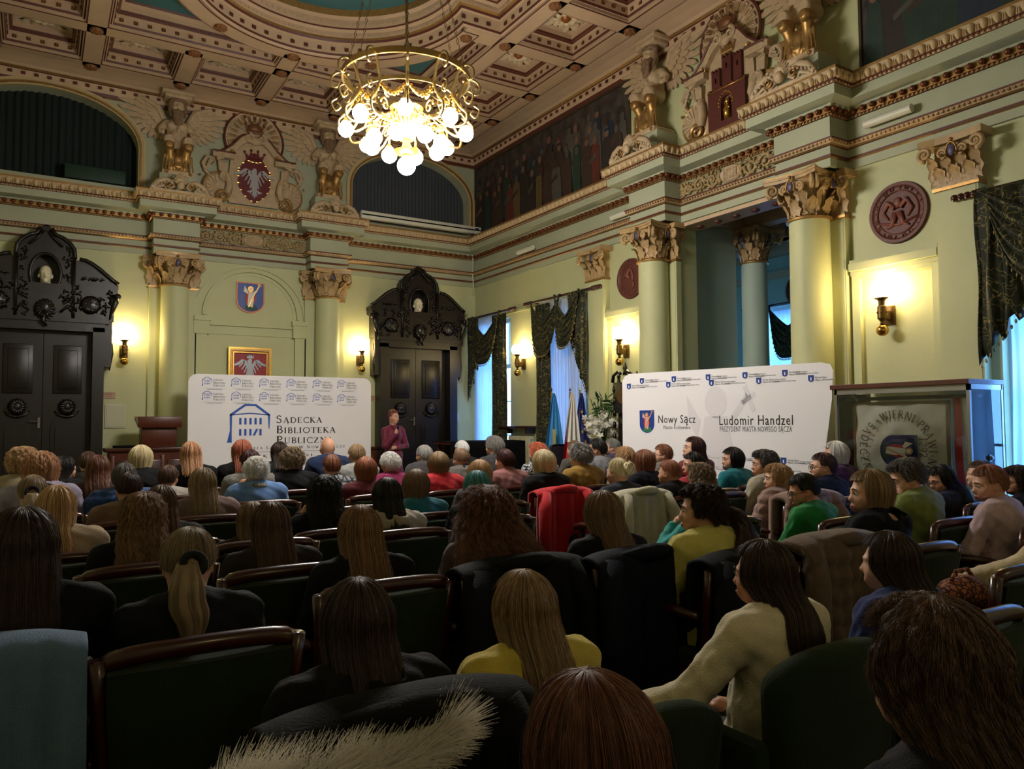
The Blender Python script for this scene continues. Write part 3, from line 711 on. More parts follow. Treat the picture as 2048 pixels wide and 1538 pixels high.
# ---- wall sconces
GM = globe_mat('sconce_globe', (1.0, .76, .38), GLOBE_SC)
GMR = globe_mat('rear_sconce_globe', (1.0, .76, .38), GLOBE_SC * .6)
def sconce(x, y, z, rz, label):
    # local: wall plane at y=0, arm towards -y ; z = globe centre
    t = thing('wall_sconce', label, 'wall lamp', (x, y, z), rz)
    b = MB().bev(-.06, .06, -.03, 0, -.36, -.16, .008); b.bev(-.035, .035, -.13, -.02, -.31, -.22, .006); b.build('bracket', BRONZE, t, smooth=30)
    s = MB().lathe([(.055, -.10), (.07, -.095), (.07, -.085), (.05, -.10), (.035, -.12), (.032, -.16), (.045, -.18), (.046, -.30), (.03, -.32), (.018, -.335), (.018, -.35), (.026, -.36), (.014, -.37), (.0, -.37)], (0, -.15, 0), 16)
    for k in range(6): s.sphere((.046 * cos(k * pi / 3), -.15 + .046 * sin(k * pi / 3), -.24), .012, 5)
    s.build('lamp_holder', BRONZE, t, smooth=30)
    MB().sphere((0, -.15, -.425), .062, 16).build('brass_ball', BRASS, t, smooth='all')
    MB().sphere((0, -.15, 0), .105, 20).build('globe', GMR if y < 0 else GM, t, smooth='all')
sconce(1.17, YB, 2.93, 0, 'lit globe wall lamp between the left door and the left column')
sconce(5.11, YB, 2.93, 0, 'lit globe wall lamp between the right column and the right door')
sconce(XR, 11.80, 2.83, -pi / 2, 'lit globe wall lamp between the two far windows')
sconce(XR, 8.92, 2.83, -pi / 2, 'lit globe wall lamp below the far round medallion')
sconce(XR, 4.70, 2.86, -pi / 2, 'largest lit globe wall lamp, above the glass case')
for x_, y_, r_, lab_ in ((1.17, YR, pi, 'lit globe wall lamp on the rear wall left of the rear doors'), (5.11, YR, pi, 'lit globe wall lamp on the rear wall, far from the camera')): sconce(x_, y_, 2.9, r_, lab_)
# ---- dark doors with carved surround
WOOD2 = mat('carved_walnut', '120a07', .32, noise=.5, nscale=18, bump=.5, bscale=30, spec=.5)
def door(cx, label, bust_label, n):
    t = thing('door_%d' % n, label, 'door', (cx, YB, 0)); del t['category']; t['kind'] = 'structure'
    D = t
    y = -.30
    MB().box(-.80, -.64, y, 0, 0, 3.0).box(.64, .80, y, 0, 0, 3.0).box(-.80, .80, y, 0, 2.93, 3.1).box(-.90, -.8, -.26, 0, 2.4, 3.1).box(.8, .90, -.26, 0, 2.4, 3.1).box(-.86, .86, y - .03, 0, 3.06, 3.12).build('architrave', WOOD, D)
    for s in (-1, 1):
        lf = MB().box(min(0, s * .64) + .004, max(0, s * .64) - .004, -.10, -.05, 0, 2.93).build('door_leaf', WOOD, D)
        MB().bev(s * .32 - .19, s * .32 + .19, -.125, -.095, 1.98, 2.72, .012).bev(s * .32 - .13, s * .32 + .13, -.14, -.11, 2.05, 2.65, .01).build('upper_panel', WOOD, lf, smooth=30)
        p = MB(); p.plate([[(s * .32 - .21, .2), (s * .32 + .21, .2)] + arc(s * .32, 1.45, .21, .2, 0, 180, 12)], lambda u, v, w: (u, -.095 - w, v), .025); p.plate([[(s * .32 - .15, .28), (s * .32 + .15, .28)] + arc(s * .32, 1.4, .15, .16, 0, 180, 12)], lambda u, v, w: (u, -.11 - w, v), .03)
        p.build('lower_panel', WOOD, lf)
        c = MB().sphere((s * .32, -.13, 1.78), (.07, .05, .09), 8)
        for q in range(15):
            a = q * 2 * pi / 15; c.stube([(s * .32, -.12, 1.78), (s * .32 + .08 * cos(a), -.15, 1.78 + .09 * sin(a)), (s * .32 + .12 * cos(a + .4), -.11, 1.78 + .12 * sin(a + .4))], [.03, .024, .008], 6, 0, 3)
        c.stube([(s * .32 - .16, -.11, 1.72), (s * .32 - .1, -.13, 1.66), (s * .32, -.13, 1.63), (s * .32 + .1, -.13, 1.66), (s * .32 + .16, -.11, 1.72)], [.01, .022, .026, .022, .01], 6, 0, 3)
        c.build('carving', WOOD2, lf, smooth='all')
    MB().tube([(-.04, -.16, 1.56), (-.16, -.17, 1.56)], .010, 6).box(-.055, -.025, -.13, -.1, 1.46, 1.62).build('handle', METALG, D)
    # overdoor: frieze, swept pediment, domed crest
    MB().plate([[(-.92, 3.1), (.92, 3.1), (.92, 3.52), (.97, 3.55), (.97, 3.63), (-.97, 3.63), (-.97, 3.55), (-.92, 3.52)]], lambda u, v, w: (u, -w, v), .30).build('frieze', WOOD, D)
    pts = [(-.98, 3.62), (.98, 3.62), (.98, 3.68)] + [(.98 - .54 * k / 6, 3.68 + .34 * sin(pi / 2 * k / 6) ** 1.3) for k in range(1, 7)] + [(.37, 4.02)] + [(.37, 4.08), (.36, 4.17), (.31, 4.26), (.22, 4.33), (.13, 4.37), (.085, 4.42), (.09, 4.46), (.05, 4.5)]
    pts = pts + [(-x, z) for x, z in pts[2:]][::-1]
    hole = arc(0, 3.78, .19, .29, 0, 360, 20)[:-1]
    MB().plate([pts, hole[::-1]], lambda u, v, w: (u, -w, v), .26).build('pediment', WOOD, D)
    MB().plate([arc(0, 3.78, .21, .31, 0, 360, 20)[:-1]], lambda u, v, w: (u, -.03 - w, v), .03).build('niche_back', WOOD, D)
    mo = MB()
    for s in (-1, 1):
        mo.tube([(s * x, -.28, z + .0) for x, z in [(.98, 3.70)] + [(.98 - .54 * k / 6, 3.70 + .34 * sin(pi / 2 * k / 6) ** 1.3) for k in range(1, 7)]], .03, 6)
        mo.tube([(s * .38, -.28, 4.03), (s * .38, -.28, 4.08), (s * .37, -.28, 4.18), (s * .31, -.28, 4.27), (s * .22, -.28, 4.34), (s * .12, -.28, 4.38), (s * .07, -.28, 4.46)], .03, 6)
        mo.tube([(s * .22, -.3, 4.2), (s * .1, -.3, 4.32), (s * .03, -.3, 4.42)], .02, 5)
        mo.box(s * .37 - .02, s * .37 + .02, -.32, -.2, 3.12, 4.02)
    mo.tube([(.2 * cos(a), -.28, 3.78 + .3 * sin(a)) for a in np.linspace(0, 2 * pi, 25)[:-1]], .022, 6, close=True); mo.sphere((0, -.2, 4.48), .06, 8)
    mo.build('mouldings', WOOD2, D, smooth='all')
    cv = MB(); rr = random.Random(5)
    for s in (-1, 1):
        cv.lathe([(.12, 0), (.14, -.03), (.10, -.05), (.0, -.06)], (s * .6, -.3, 3.34), 16, axis='y')
        for q in range(14):
            a = rr.uniform(0, 6.28); cv.tube([(s * .6, -.31, 3.34), (s * .6 + .09 * cos(a), -.35, 3.34 + .09 * sin(a)), (s * .6 + .15 * cos(a + .5), -.31, 3.34 + .14 * sin(a + .5))], [.02, .02, .008], 5)
        for q in range(40):
            a = rr.uniform(0, 6.28); px_, pz_ = s * rr.uniform(.22, .92), rr.uniform(3.16, 3.58); cv.tube([(px_, -.29, pz_), (px_ + .05 * cos(a), -.335, pz_ + .05 * sin(a)), (px_ + .08 * cos(a + 1), -.29, pz_ + .07 * sin(a + 1))], [.016, .022, .008], 5)
        for q in range(16):
            a = rr.uniform(0, 6.28); px_, pz_ = s * rr.uniform(.24, .33), rr.uniform(3.7, 4.2); cv.tube([(px_, -.25, pz_), (px_ + .03 * cos(a), -.285, pz_ + .05 * sin(a)), (px_ + .05 * cos(a + 1), -.25, pz_ + .07 * sin(a + 1))], [.012, .018, .006], 5)
        for q in range(10):
            px_ = s * rr.uniform(.45, .75); cv.tube([(px_, -.25, 3.72), (px_ + s * .03, -.28, 3.76), (px_ + .06, -.25, 3.74)], [.014, .02, .006], 5)
        cv.sphere((s * .9, -.3, 3.42), (.05, .06, .08), 8); cv.tube([(s * .9, -.28, 3.5), (s * .94, -.34, 3.4), (s * .9, -.3, 3.28), (s * .86, -.28, 3.12)], [.05, .045, .035, .02], 8); cv.sphere((s * .97, -.3, 3.5), .05, 8)
        cv.tube([(s * .2, -.3, 3.2), (s * .3, -.32, 3.3), (s * .36, -.3, 3.2)], [.02, .03, .01], 5)
        cv.tube([(s * .88, -.2, 3.0), (s * .9, -.22, 2.6), (s * .88, -.2, 2.35)], [.03, .035, .01], 6)
    cv.sphere((0, -.34, 3.26), (.09, .06, .12), 10)
    for q in range(16):
        a = q * .39; cv.tube([(0, -.33, 3.25), (.1 * cos(a), -.37, 3.25 + .12 * sin(a)), (.14 * cos(a + .6), -.32, 3.22 + .17 * sin(a + .6))], [.03, .022, .008], 5)
    cv.tube([(0, -.36, 3.2), (-.02, -.38, 3.05), (.03, -.36, 2.98)], [.04, .03, .015], 6)
    cv.build('carving', WOOD2, D, smooth='all')
    # marble bust
    b = Sculpt((-.2, -.2, -.26), (.2, .2, .24), .011)
    b.ell((0, 0, .08), (.082, .098, .11)).ell((0, -.03, .0), (.066, .072, .085)).cap((0, -.09, .055), (0, -.115, .005), .016, .02, .02).cap((0, .01, .02), (0, .01, -.12), .062, .07).ell((0, 0, -.17), (.16, .085, .08), .04)
    for s in (-1, 1): b.ell((s * .035, -.098, .06), (.02, .014, .012), .012, 'cut').ell((s * .085, .005, .03), (.018, .025, .038), .01).cap((s * .02, -.095, .083), (s * .06, -.08, .078), .012, .01, .015)
    b.cap((-.02, -.094, -.03), (.02, -.094, -.03), .010, .010, .01).ell((0, -.085, -.06), (.03, .03, .025), .02); b.halfcut((0, 0, -1), .21)
    V, Q = b.mesh(); bo = put('portrait_bust', np_mesh('portrait_bust', V, Q, [MARBLE]), None, (cx, YB - .2, 3.72)); tag(bo, bust_label, 'bust')
    return t
door(.08, 'tall black carved double door with domed crest at the left end of the back wall', 'white marble portrait bust in the crest of the left door', 1)
door(6.22, 'tall black carved double door with domed crest near the back right corner', 'white marble portrait bust in the crest of the right door', 2)
# ---- things on the back wall
def crest_fig(mb, s=1., o=(0, 0), fr=None, mi=(0, 1, 2, 3)):
    # small winged saint over a dragon: white robe, red cloak, gilt halo
    q = lambda pts: [(o[0] + x * s, o[1] + y * s) for x, y in pts]
    mb.plate([q([(-.10, -.16), (-.03, -.13), (.02, -.07), (.1, -.15), (.13, -.2), (.05, -.23), (-.08, -.22)])], fr(0), .004, mi[3])
    mb.plate([q([(-.07, .12), (-.09, -.05), (-.06, -.12), (.05, -.12), (.085, -.02), (.05, .1)])], fr(.004), .004, mi[1])
    mb.plate([q([(-.035, .10), (-.045, -.02), (-.055, -.14), (.035, -.17), (.055, -.03), (.03, .10)])], fr(.008), .004, mi[0])
    mb.plate([q([(-.10, .20), (-.12, .1), (-.05, .06), (-.04, .1)])], fr(.006), .004, mi[0]); mb.plate([q([(.02, .08), (.1, .14), (.13, .22), (.145, .2), (.1, .1), (.04, .04)])], fr(.008), .004, mi[0])
    mb.plate([q(arc(0, .15, .048, .05, 0, 360, 14)[:-1])], fr(.008), .004, mi[2]); mb.plate([q(arc(0, .147, .028, .032, 0, 360, 10)[:-1])], fr(.012), .004, mi[0])
    mb.plate([q([(.125, .17), (.14, .17), (.165, .26), (.15, .265)])], fr(.01), .003, mi[2]); mb.plate([q([(.115, .225), (.18, .205), (.184, .218), (.12, .24)])], fr(.01), .003, mi[2])
    mb.plate([q([(.11, .18), (.12, .18), (-.03, -.17), (-.045, -.16)])], fr(.012), .003, mi[2])
def shield_loop(w, h): return [(-w, h)] + [(w, h)] + [(w, -h * .25)] + [(w * cos(a), -h * .25 - h * .75 * sin(a)) for a in np.linspace(.15, pi - .15, 14)] + [(-w, -h * .25)]
BLUE = mat('shield_blue', '1f3f8f', .4); RED = mat('shield_red', 'b02026', .5); GRN = mat('dragon_green', '123c2c', .5); CRW = mat('robe_white', 'd8d2c2', .5)
t = thing('city_shield', 'blue shield with winged white saint hung inside the arched niche', 'coat of arms', (3.12, YB - .02, 3.69))
FRs = lambda u, v, w: (u, -w, v)
MB().plate([shield_loop(.235, .265)], FRs, .02).build('rim', mat('rose_gold', '9b5b3c', .4, metal=.5), t)
MB().plate([shield_loop(.215, .245)], lambda u, v, w: (u, -.02 - w, v), .008).build('field', BLUE, t)
m = MB(); crest_fig(m, 1.0, (0, 0), lambda k: (lambda u, v, w: (u, -.03 - k - w, v))); m.build('saint_figure', [CRW, RED, BGOLD, GRN], t)
def eagle(mb, s, fr, mi=0):
    q = lambda pts, sx=1: [(x * s * sx, y * s) for x, y in pts]
    mb.plate([q([(-.06, .22), (-.085, .27), (-.05, .29), (-.02, .33), (.03, .33), (.05, .28), (.045, .2), (.08, .08), (.07, -.12), (.03, -.2), (-.03, -.2), (-.07, -.12), (-.08, .08)])], fr, .008, mi)
    mb.plate([q([(-.10, .27), (-.15, .25), (-.08, .245)])], fr, .008, mi)
    for sx in (-1, 1):
        bone = [(.05, .08), (.08, .18), (.14, .26), (.21, .28), (.26, .24), (.28, .17)]
        mb.plate([q([(.03, .0), (.05, .16), (.12, .28), (.21, .31), (.28, .26), (.29, .17), (.25, .20), (.19, .23), (.13, .18), (.08, .06)], sx)], fr, .009, mi)
        for k in range(8):
            f = k / 7; i = f * 4.99; j = int(i); g = i - j; x0 = bone[j][0] * (1 - g) + bone[j + 1][0] * g; y0 = bone[j][1] * (1 - g) + bone[j + 1][1] * g
            a = radians(-78 + 66 * f); L = .22 - .05 * f; w = .017; ex, ey = x0 + L * cos(a), y0 + L * sin(a); nx, ny = -sin(a) * w, cos(a) * w; mx, my = (x0 + ex) / 2, (y0 + ey) / 2
            mb.plate([q([(x0 - nx, y0 - ny), (mx - nx, my - ny), (ex - nx * .9, ey - ny * .9), (ex + cos(a) * .03, ey + sin(a) * .03), (ex + nx * .9, ey + ny * .9), (mx + nx, my + ny), (x0 + nx, y0 + ny)], sx)], fr, .006 + .001 * k, mi)
        mb.plate([q([(.03, -.14), (.09, -.2), (.17, -.22), (.16, -.25), (.11, -.25), (.09, -.29), (.07, -.24), (.02, -.2)], sx)], fr, .009, mi)
    mb.plate([q([(-.03, -.18), (-.07, -.33), (-.035, -.31), (0, -.38), (.035, -.31), (.07, -.33), (.03, -.18)])], fr, .01, mi)
def crown(mb, s, o, fr, mi=0):
    q = lambda pts: [(o[0] + x * s, o[1] + y * s) for x, y in pts]
    mb.plate([q([(-.1, 0), (.1, 0), (.13, .1), (.07, .06), (.045, .13), (0, .07), (-.045, .13), (-.07, .06), (-.13, .1)])], fr, .014, mi)
    for x, y in ((-.13, .11), (-.045, .14), (.045, .14), (.13, .11), (0, .09)): mb.sphere(fr(o[0] + x * s, o[1] + y * s, .01), .016 * s * 1.2, 6, mi)
t = thing('eagle_picture', 'gold framed red panel with silver eagle, half hidden by the left banner', 'picture', (3.11, YB - .09, 2.42))
m = MB()
for a, b, w, g in ((.36, .02, .03, 0), (.33, .035, .03, 1), (.29, .025, .02, 0)):
    m.plate([rect(-a, a, -a * 1.1, a * 1.1), rect(-a + w + .0, a - w, -a * 1.1 + w, a * 1.1 - w)[::-1]], FRs, b + .02, g)
m.build('frame', [BGOLD, GOLD], t); MB().box(-.34, .34, -.012, .0, -.37, .37).build('panel', mat('picture_red', '8a1a22', .5), t)
m = MB(); eagle(m, .62, lambda u, v, w: (u, -.014 - w, v)); crown(m, .5, (0, .21), lambda u, v, w: (u, -.014 - w, v)); m.build('eagle', mat('silver', '8d8f96', .35, metal=.5), t)
for x, lab in ((.94, 'small pinkish stone plaque on the wall right of the left door'), (5.35, 'small pinkish stone plaque on the wall left of the right door')):
    t = thing('wall_plaque', lab, 'plaque', (x, YB - .012, 1.97)); MB().bev(-.13, .13, -.015, 0, -.055, .055, .003).build('slab', mat('pink_stone', 'b3937a', .5, noise=.2), t)
    m = MB(); [m.box(-.1 + .01 * k, .1 - .015 * k, -.018, -.014, .03 - .025 * k, .036 - .025 * k) for k in range(3)]; m.build('engraving', mat('engraved', '7a5a48', .6), t)
t = thing('hatch_cover', 'white square access hatch cover low on the wall left of the lectern', 'hatch', (1.07, YB - .012, 1.64)); MB().bev(-.15, .15, -.02, 0, -.19, .19, .004).build('frame', mat('hatch_paint', 'b9b79a', .5), t); MB().bev(-.13, .13, -.026, -.01, -.17, .17, .004).build('lid', mat('hatch_paint', 'b9b79a', .5), t)
t = thing('light_switch', 'small white wall switch right of the right door', 'switch', (7.17, YB - .012, 1.62)); MB().bev(-.04, .04, -.015, 0, -.08, .08, .004).build('plate', PLASTIC, t); MB().bev(-.02, .02, -.025, -.01, -.04, .04, .003).build('rocker', PLASTIC, t)
tag(MB().tube([(XR - .06, YB - .04, 5.0), (XR - .12, YB - .13, 4.9), (XR - .1, YB - .11, 4.7), (XR - .08, YB - .06, 4.56), (XR - .12, YB - .12, 4.5), (XR - .06, YB - .05, 4.3), (XR - .05, YB - .04, 4.1)], .012, 6).build('cable', PLASTIC, smooth='all'), 'white cable running down the back right corner over the mouldings', 'cable')
for (ya, yb_, z), lab in zip(((4.33, 4.85, 4.66), (8.62, 9.1, 4.64), (11.3, 11.8, 4.62)), ('white tube light on the frieze right of the near portal column', 'white tube light on the frieze left of the far portal column', 'white tube light on the frieze above the two far windows')):
    t = thing('tube_light', lab, 'light', (XR - .12, (ya + yb_) / 2, z)); L = (yb_ - ya) / 2
    MB().tube([(0, -L, 0), (0, L, 0)], .045, 10).build('tube', PLASTIC, t, smooth=40); MB().box(0, .09, -.04, .04, -.02, .02).box(0, .09, -L + .02, -L + .06, -.02, .02).build('bracket', BRONZE, t)
# ---- paintings on the upper right wall: framed canvases crowded with standing figures
PBG = mat('canvas_dark', '2b2422', .7, noise=.8, nscale=5, bump=.2, col2='4a4038')
PC = [mat('canvas_%s' % n, c, .7, noise=.5, nscale=9) for n, c in (('brown', '3a2a20'), ('umber', '2e2520'), ('red', '5a2a20'), ('grey', '4b4740'), ('ochre', '5c4a2c'), ('green', '23352a'), ('blue', '232c3c'), ('flesh', '6d5140'))]
def painting(y0, y1, z0, z1, label, seed, n, dk=0):
    t = thing('painting', label, 'painting', (XR, 0, 0)); rr = random.Random(seed); fr = lambda k: (lambda u, v, w: (-.012 - k - w, u, v))
    MB().box(-.012, 0, y0, y1, z0, z1).build('canvas', PBG, t)
    m = MB(); m.plate([rect(y0, y1, z0, z1), rect(y0 + .03, y1 - .03, z0 + .03, z1 - .03)[::-1]], fr(0), .02); m.build('frame', [mat('dark_frame', '3b3020', .5)], t)
    m = MB(); k = 0
    m.plate([[(y0 + .03, z0 + .03), (y1 - .03, z0 + .03)] + [(y1 - .03 - (y1 - y0 - .06) * i / 10, z0 + .25 + .08 * rr.random()) for i in range(11)]], fr(0), .002, 1)
    for row, (zz, hh) in enumerate(((z0 + .35, .98), (z0 + .2, .95), (z0 + .06, .9))):
        q = n
        for i in range(q):
            y = y0 + .1 + (y1 - y0 - .2) * (i + .5 + rr.uniform(-.25, .25)) / q; h = hh * rr.uniform(.85, 1.05) * (z1 - z0) / 1.6; w = rr.uniform(.09, .15); c = rr.choice([1, 3, 6, 1, 5, 6, 1]) if dk else rr.choice([0, 0, 1, 1, 3, 0, 1, 3, 5, 6] if row < 2 else [0, 1, 2, 3, 4, 5, 0, 1]); k += 1; e = .002 + .0012 * (k % 9) + row * .012
            m.plate([[(y - w * rr.uniform(.9, 1.3), zz), (y + w * rr.uniform(.9, 1.3), zz), (y + w, zz + h * .55), (y + w * .85, zz + h * .8), (y + w * .3, zz + h * .87), (y - w * .3, zz + h * .87), (y - w * .85, zz + h * .8), (y - w, zz + h * .5)]], fr(e), .003, c)
            if rr.random() < .5: m.plate([[(y - w * .3, zz + h * .7), (y + w * 1.3, zz + h * .55), (y + w * 1.25, zz + h * .48), (y - w * .3, zz + h * .6)]], fr(e + .003), .002, rr.choice([0, 1, 3, 7]))
            m.plate([arc(y, zz + h * .93, .055, .07, 0, 360, 8)[:-1]], fr(e), .004, rr.choice([7, 7, 0, 3]))
            if rr.random() < .5: m.plate([arc(y, zz + h * .97, .062, .05, 0, 180, 6)], fr(e + .004), .002, rr.choice([1, 0, 2, 6]))
    m.build('figures', PC, t)
painting(8.75, YB - .05, 5.22, 6.72, 'long dark mural of standing robed figures left of the castle relief', 3, 17)
painting(YR + .2, 4.95, 5.22, 6.72, 'dark mural of figures high at the right, above the nearest window', 8, 26, 1)
# ============================================================ SCULPTURE ON THE WALLS
STAT = mat('statue_stucco', 'b9a07f', .55, noise=.45, nscale=12, bump=.25, bscale=35)
DOLIVE = mat('pedestal_green', '7f8566', .6)
def make_atlas():
    t = bpy.data.objects.new('x', None)
    # local: wall at y=0, figure comes towards -y; z=0 at pedestal bottom
    s = Sculpt((-.32, -.5, .18), (.32, .06, 1.52), .014)
    s.cap((0, -.16, .62), (0, -.18, .88), .13, .16, .06, sq=(1.1, .9, 1)).ell((0, -.19, .93), (.19, .13, .10), .06).cap((0, -.2, .98), (0, -.22, 1.12), .06, .07, .05)
    s.ell((0, -.24, 1.24), (.115, .12, .16), .03).ell((0, -.355, 1.235), (.022, .03, .045), .015).ell((0, -.34, 1.30), (.085, .03, .02), .02)
    for sx in (-1, 1): s.ell((sx * .042, -.345, 1.265), (.025, .02, .016), .01, 'cut').ell((sx * .06, -.33, 1.21), (.035, .03, .035), .02)
    for sx in (-1, 1):
        s.ell((sx * .09, -.28, .90), (.075, .05, .06), .04).cap((sx * .17, -.19, .96), (sx * .26, -.17, .86), .06, .05, .04)
        s.chain([(sx * .26, -.17, .86), (sx * .29, -.22, .79), (sx * .24, -.26, .76), (sx * .22, -.24, .82)], [.045, .035, .03, .022], .015)
        s.cap((sx * .10, -.18, .62), (sx * .155, -.42, .60), .10, .085, .05).cap((sx * .155, -.42, .60), (sx * .15, -.38, .42), .075, .06, .03)
        s.ell((sx * .155, -.43, .60), (.085, .07, .08), .03)
    s.ell((0, -.3, .72), (.12, .06, .10), .05).chain([(0, -.33, .9), (.01, -.35, .82), (0, -.34, .74)], [.02, .03, .012], .015)
    V, Q = s.mesh(); torso = np_mesh('body', V, Q, [STAT])
    e = Sculpt((-.2, -.46, .86), (.2, -.05, 1.46), .012)
    for q in range(26): e.ell((.075 * cos(q * 1.7) * (1 - .02 * q), -.33 - .03 * abs(sin(q * 1.3)), 1.15 - .009 * q), (.032, .03, .04), .012)
    for q in range(18): e.ell((.118 * cos(q * .37 - .1), -.24 - .09 * abs(sin(q * .37)), 1.36 + .015 * sin(q * 3)), (.035, .035, .04), .012)
    for sx in (-1, 1): e.chain([(sx * .118, -.25, 1.34), (sx * .125, -.25, 1.2), (sx * .11, -.29, 1.08)], [.03, .034, .025], .015); e.cap((0, -.37, 1.175), (sx * .06, -.36, 1.15), .014, .018, .01)
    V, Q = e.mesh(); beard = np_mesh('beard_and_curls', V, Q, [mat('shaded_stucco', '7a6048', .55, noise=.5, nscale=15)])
    g = Sculpt((-.32, -.52, -.02), (.32, .02, .56), .014)
    for sx in (-1, 1):
        g.chain([(sx * .15, -.40, .50), (sx * .12, -.34, .3), (sx * .11, -.33, .1), (sx * .14, -.36, .03)], [.085, .06, .075, .05], .03)
        g.cap((sx * .155, -.43, .5), (sx * .145, -.37, .5), .088, .08, .01); g.chain([(sx * .15, -.36, .04), (sx * .2, -.44, .02)], [.05, .03], .02)
        for q in range(5): g.cap((sx * (.06 + .04 * q), -.38, .34), (sx * (.05 + .05 * q), -.42 + .01 * q, .14 - .02 * q), .018, .012, .012)
    g.chain([(0, -.3, .45), (0, -.34, .3), (0, -.36, .15), (0, -.33, .04)], [.05, .08, .06, .04], .03)
    V, Q = g.mesh(); legs = np_mesh('gilded_legs', V, Q, [GOLD])
    b = MB().bev(-.22, .22, -.38, 0, 1.38, 1.46, .015).bev(-.27, .27, -.42, 0, 1.44, 1.5, .01)
    block = b.mesh('abacus', [STAT], smooth=30); foot = MB().bev(-.26, .26, -.44, 0, -.02, .06, .01).mesh('foot_slab', [STAT], smooth=30)
    ped = MB().bev(-.30, .30, -.42, 0, -.36, -.0, .01).mesh('plinth', [GREEN2], smooth=30)
    w = MB()
    for sx in (-1, 1):
        w.chain = None
        for row, (n, L, W2, y) in enumerate(((11, .62, .05, -.03), (9, .38, .05, -.055), (8, .22, .045, -.08))):
            for k in range(n):
                f = k / (n - 1); a = radians(62 - 105 * f) if row == 0 else radians(50 - 100 * f)
                a = radians(25 - 115 * f); L2 = L * (1.25 - .75 * f); x0 = .16 + .10 * (1 - f); z0 = 1.18 - .16 * f
                dx, dz = cos(a), sin(a); nx, nz = -dz * W2, dx * W2; P = [(x0, z0)]
                P = [(x0 + nx * .5, z0 + nz * .5), (x0 + dx * L2 * .5 + nx, z0 + dz * L2 * .5 + nz), (x0 + dx * L2 * .9 + nx * .7, z0 + dz * L2 * .9 + nz * .7), (x0 + dx * L2, z0 + dz * L2), (x0 + dx * L2 * .9 - nx * .7, z0 + dz * L2 * .9 - nz * .7), (x0 + dx * L2 * .5 - nx, z0 + dz * L2 * .5 - nz), (x0 - nx * .5, z0 - nz * .5)]
                w.plate([[(sx * u, v) for u, v in P]], lambda u, v, ww, y=y, k=k: (u, y - .004 * (k % 2) - ww, v), .022)
        w.tube([(sx * .2, -.09, 1.05), (sx * .3, -.10, 1.25), (sx * .55, -.07, 1.38), (sx * .92, -.03, 1.47)], [.05, .06, .035, .012], 8)
    wings = w.mesh('wings', [STAT], smooth=30)
    return torso, legs, block, wings, ped, foot, beard
_at = make_atlas()
def atlas(x, y, rz, label):
    t = thing('atlas_statue', label, 'statue', (x, y, 5.55), rz); t.scale = (.93,) * 3
    for n, me in zip(('body', 'gilded_legs', 'abacus', 'wings', 'plinth', 'foot_slab', 'beard_and_curls'), _at): put(n, me, t)
atlas(XA, YB, 0, 'winged bearded half-figure with gilded legs left of the eagle relief'); atlas(XB_, YB, 0, 'winged bearded half-figure partly hidden by the chandelier, right of the eagle relief')
atlas(XR, YA, -pi / 2, 'winged bearded half-figure with gilded legs left of the castle relief'); atlas(XR, YC_, -pi / 2, 'winged figure with gilded legs right of the castle relief, cut by the photo top')
# curved acroterion ornaments on the cornice over the columns
m = MB()
for sx in (-1, 1):
    m.tube([(sx * x, -.04, z) for x, z in ((.42, .02), (.33, .13), (.22, .18), (.13, .15), (.1, .08), (.15, .05), (.18, .09))], [.035, .045, .045, .035, .03, .02, .012], 8)
    for k in range(6): m.sphere((sx * (.38 - .05 * k), -.075, .06 + .02 * k), .02, 6)
    m.tube([(sx * .36, -.04, .03), (sx * .24, -.05, .08), (sx * .2, -.04, .02), (sx * .26, -.04, .0)], [.02, .025, .02, .01], 6)
for k in range(9): a = radians(20 + 140 * k / 8); m.tube([(0, -.05, .12), (.07 * cos(a), -.09, .12 + .09 * sin(a)), (.13 * cos(a), -.06, .12 + .19 * sin(a))], [.02, .028, .006], 6)
m.sphere((0, -.1, .1), (.06, .05, .07), 8); m.box(-.44, .44, -.05, 0, -.01, .03)
ACR = m.mesh('acroterion', [STAT], smooth=50)
m = MB(); [m.tube([(sx * .17 + x * .6, -.08, .1 + z * .6) for x, z, _ in spiral(.1, 1.4, sg=sx, a0=0)], .012, 5) for sx in (-1, 1)]; ACG = m.mesh('gilt_scroll', [GOLD], smooth='all')
for x, y, rz, lab in ((XA, YB - RB - .30, 0, 'shell and scroll ornament under the left figure of the back wall'), (XB_, YB - RB - .30, 0, 'shell and scroll ornament beside the right arched recess'), (XR - RB - .30, YA, -pi / 2, 'shell and scroll ornament under the far figure of the right wall'), (XR - RB - .30, YC_, -pi / 2, 'shell and scroll ornament under the near figure of the right wall')):
    t = thing('cornice_ornament', lab, 'ornament', (x, y, 5.19), rz); put('shell_scroll', ACR, t); put('gilt_scroll', ACG, t)
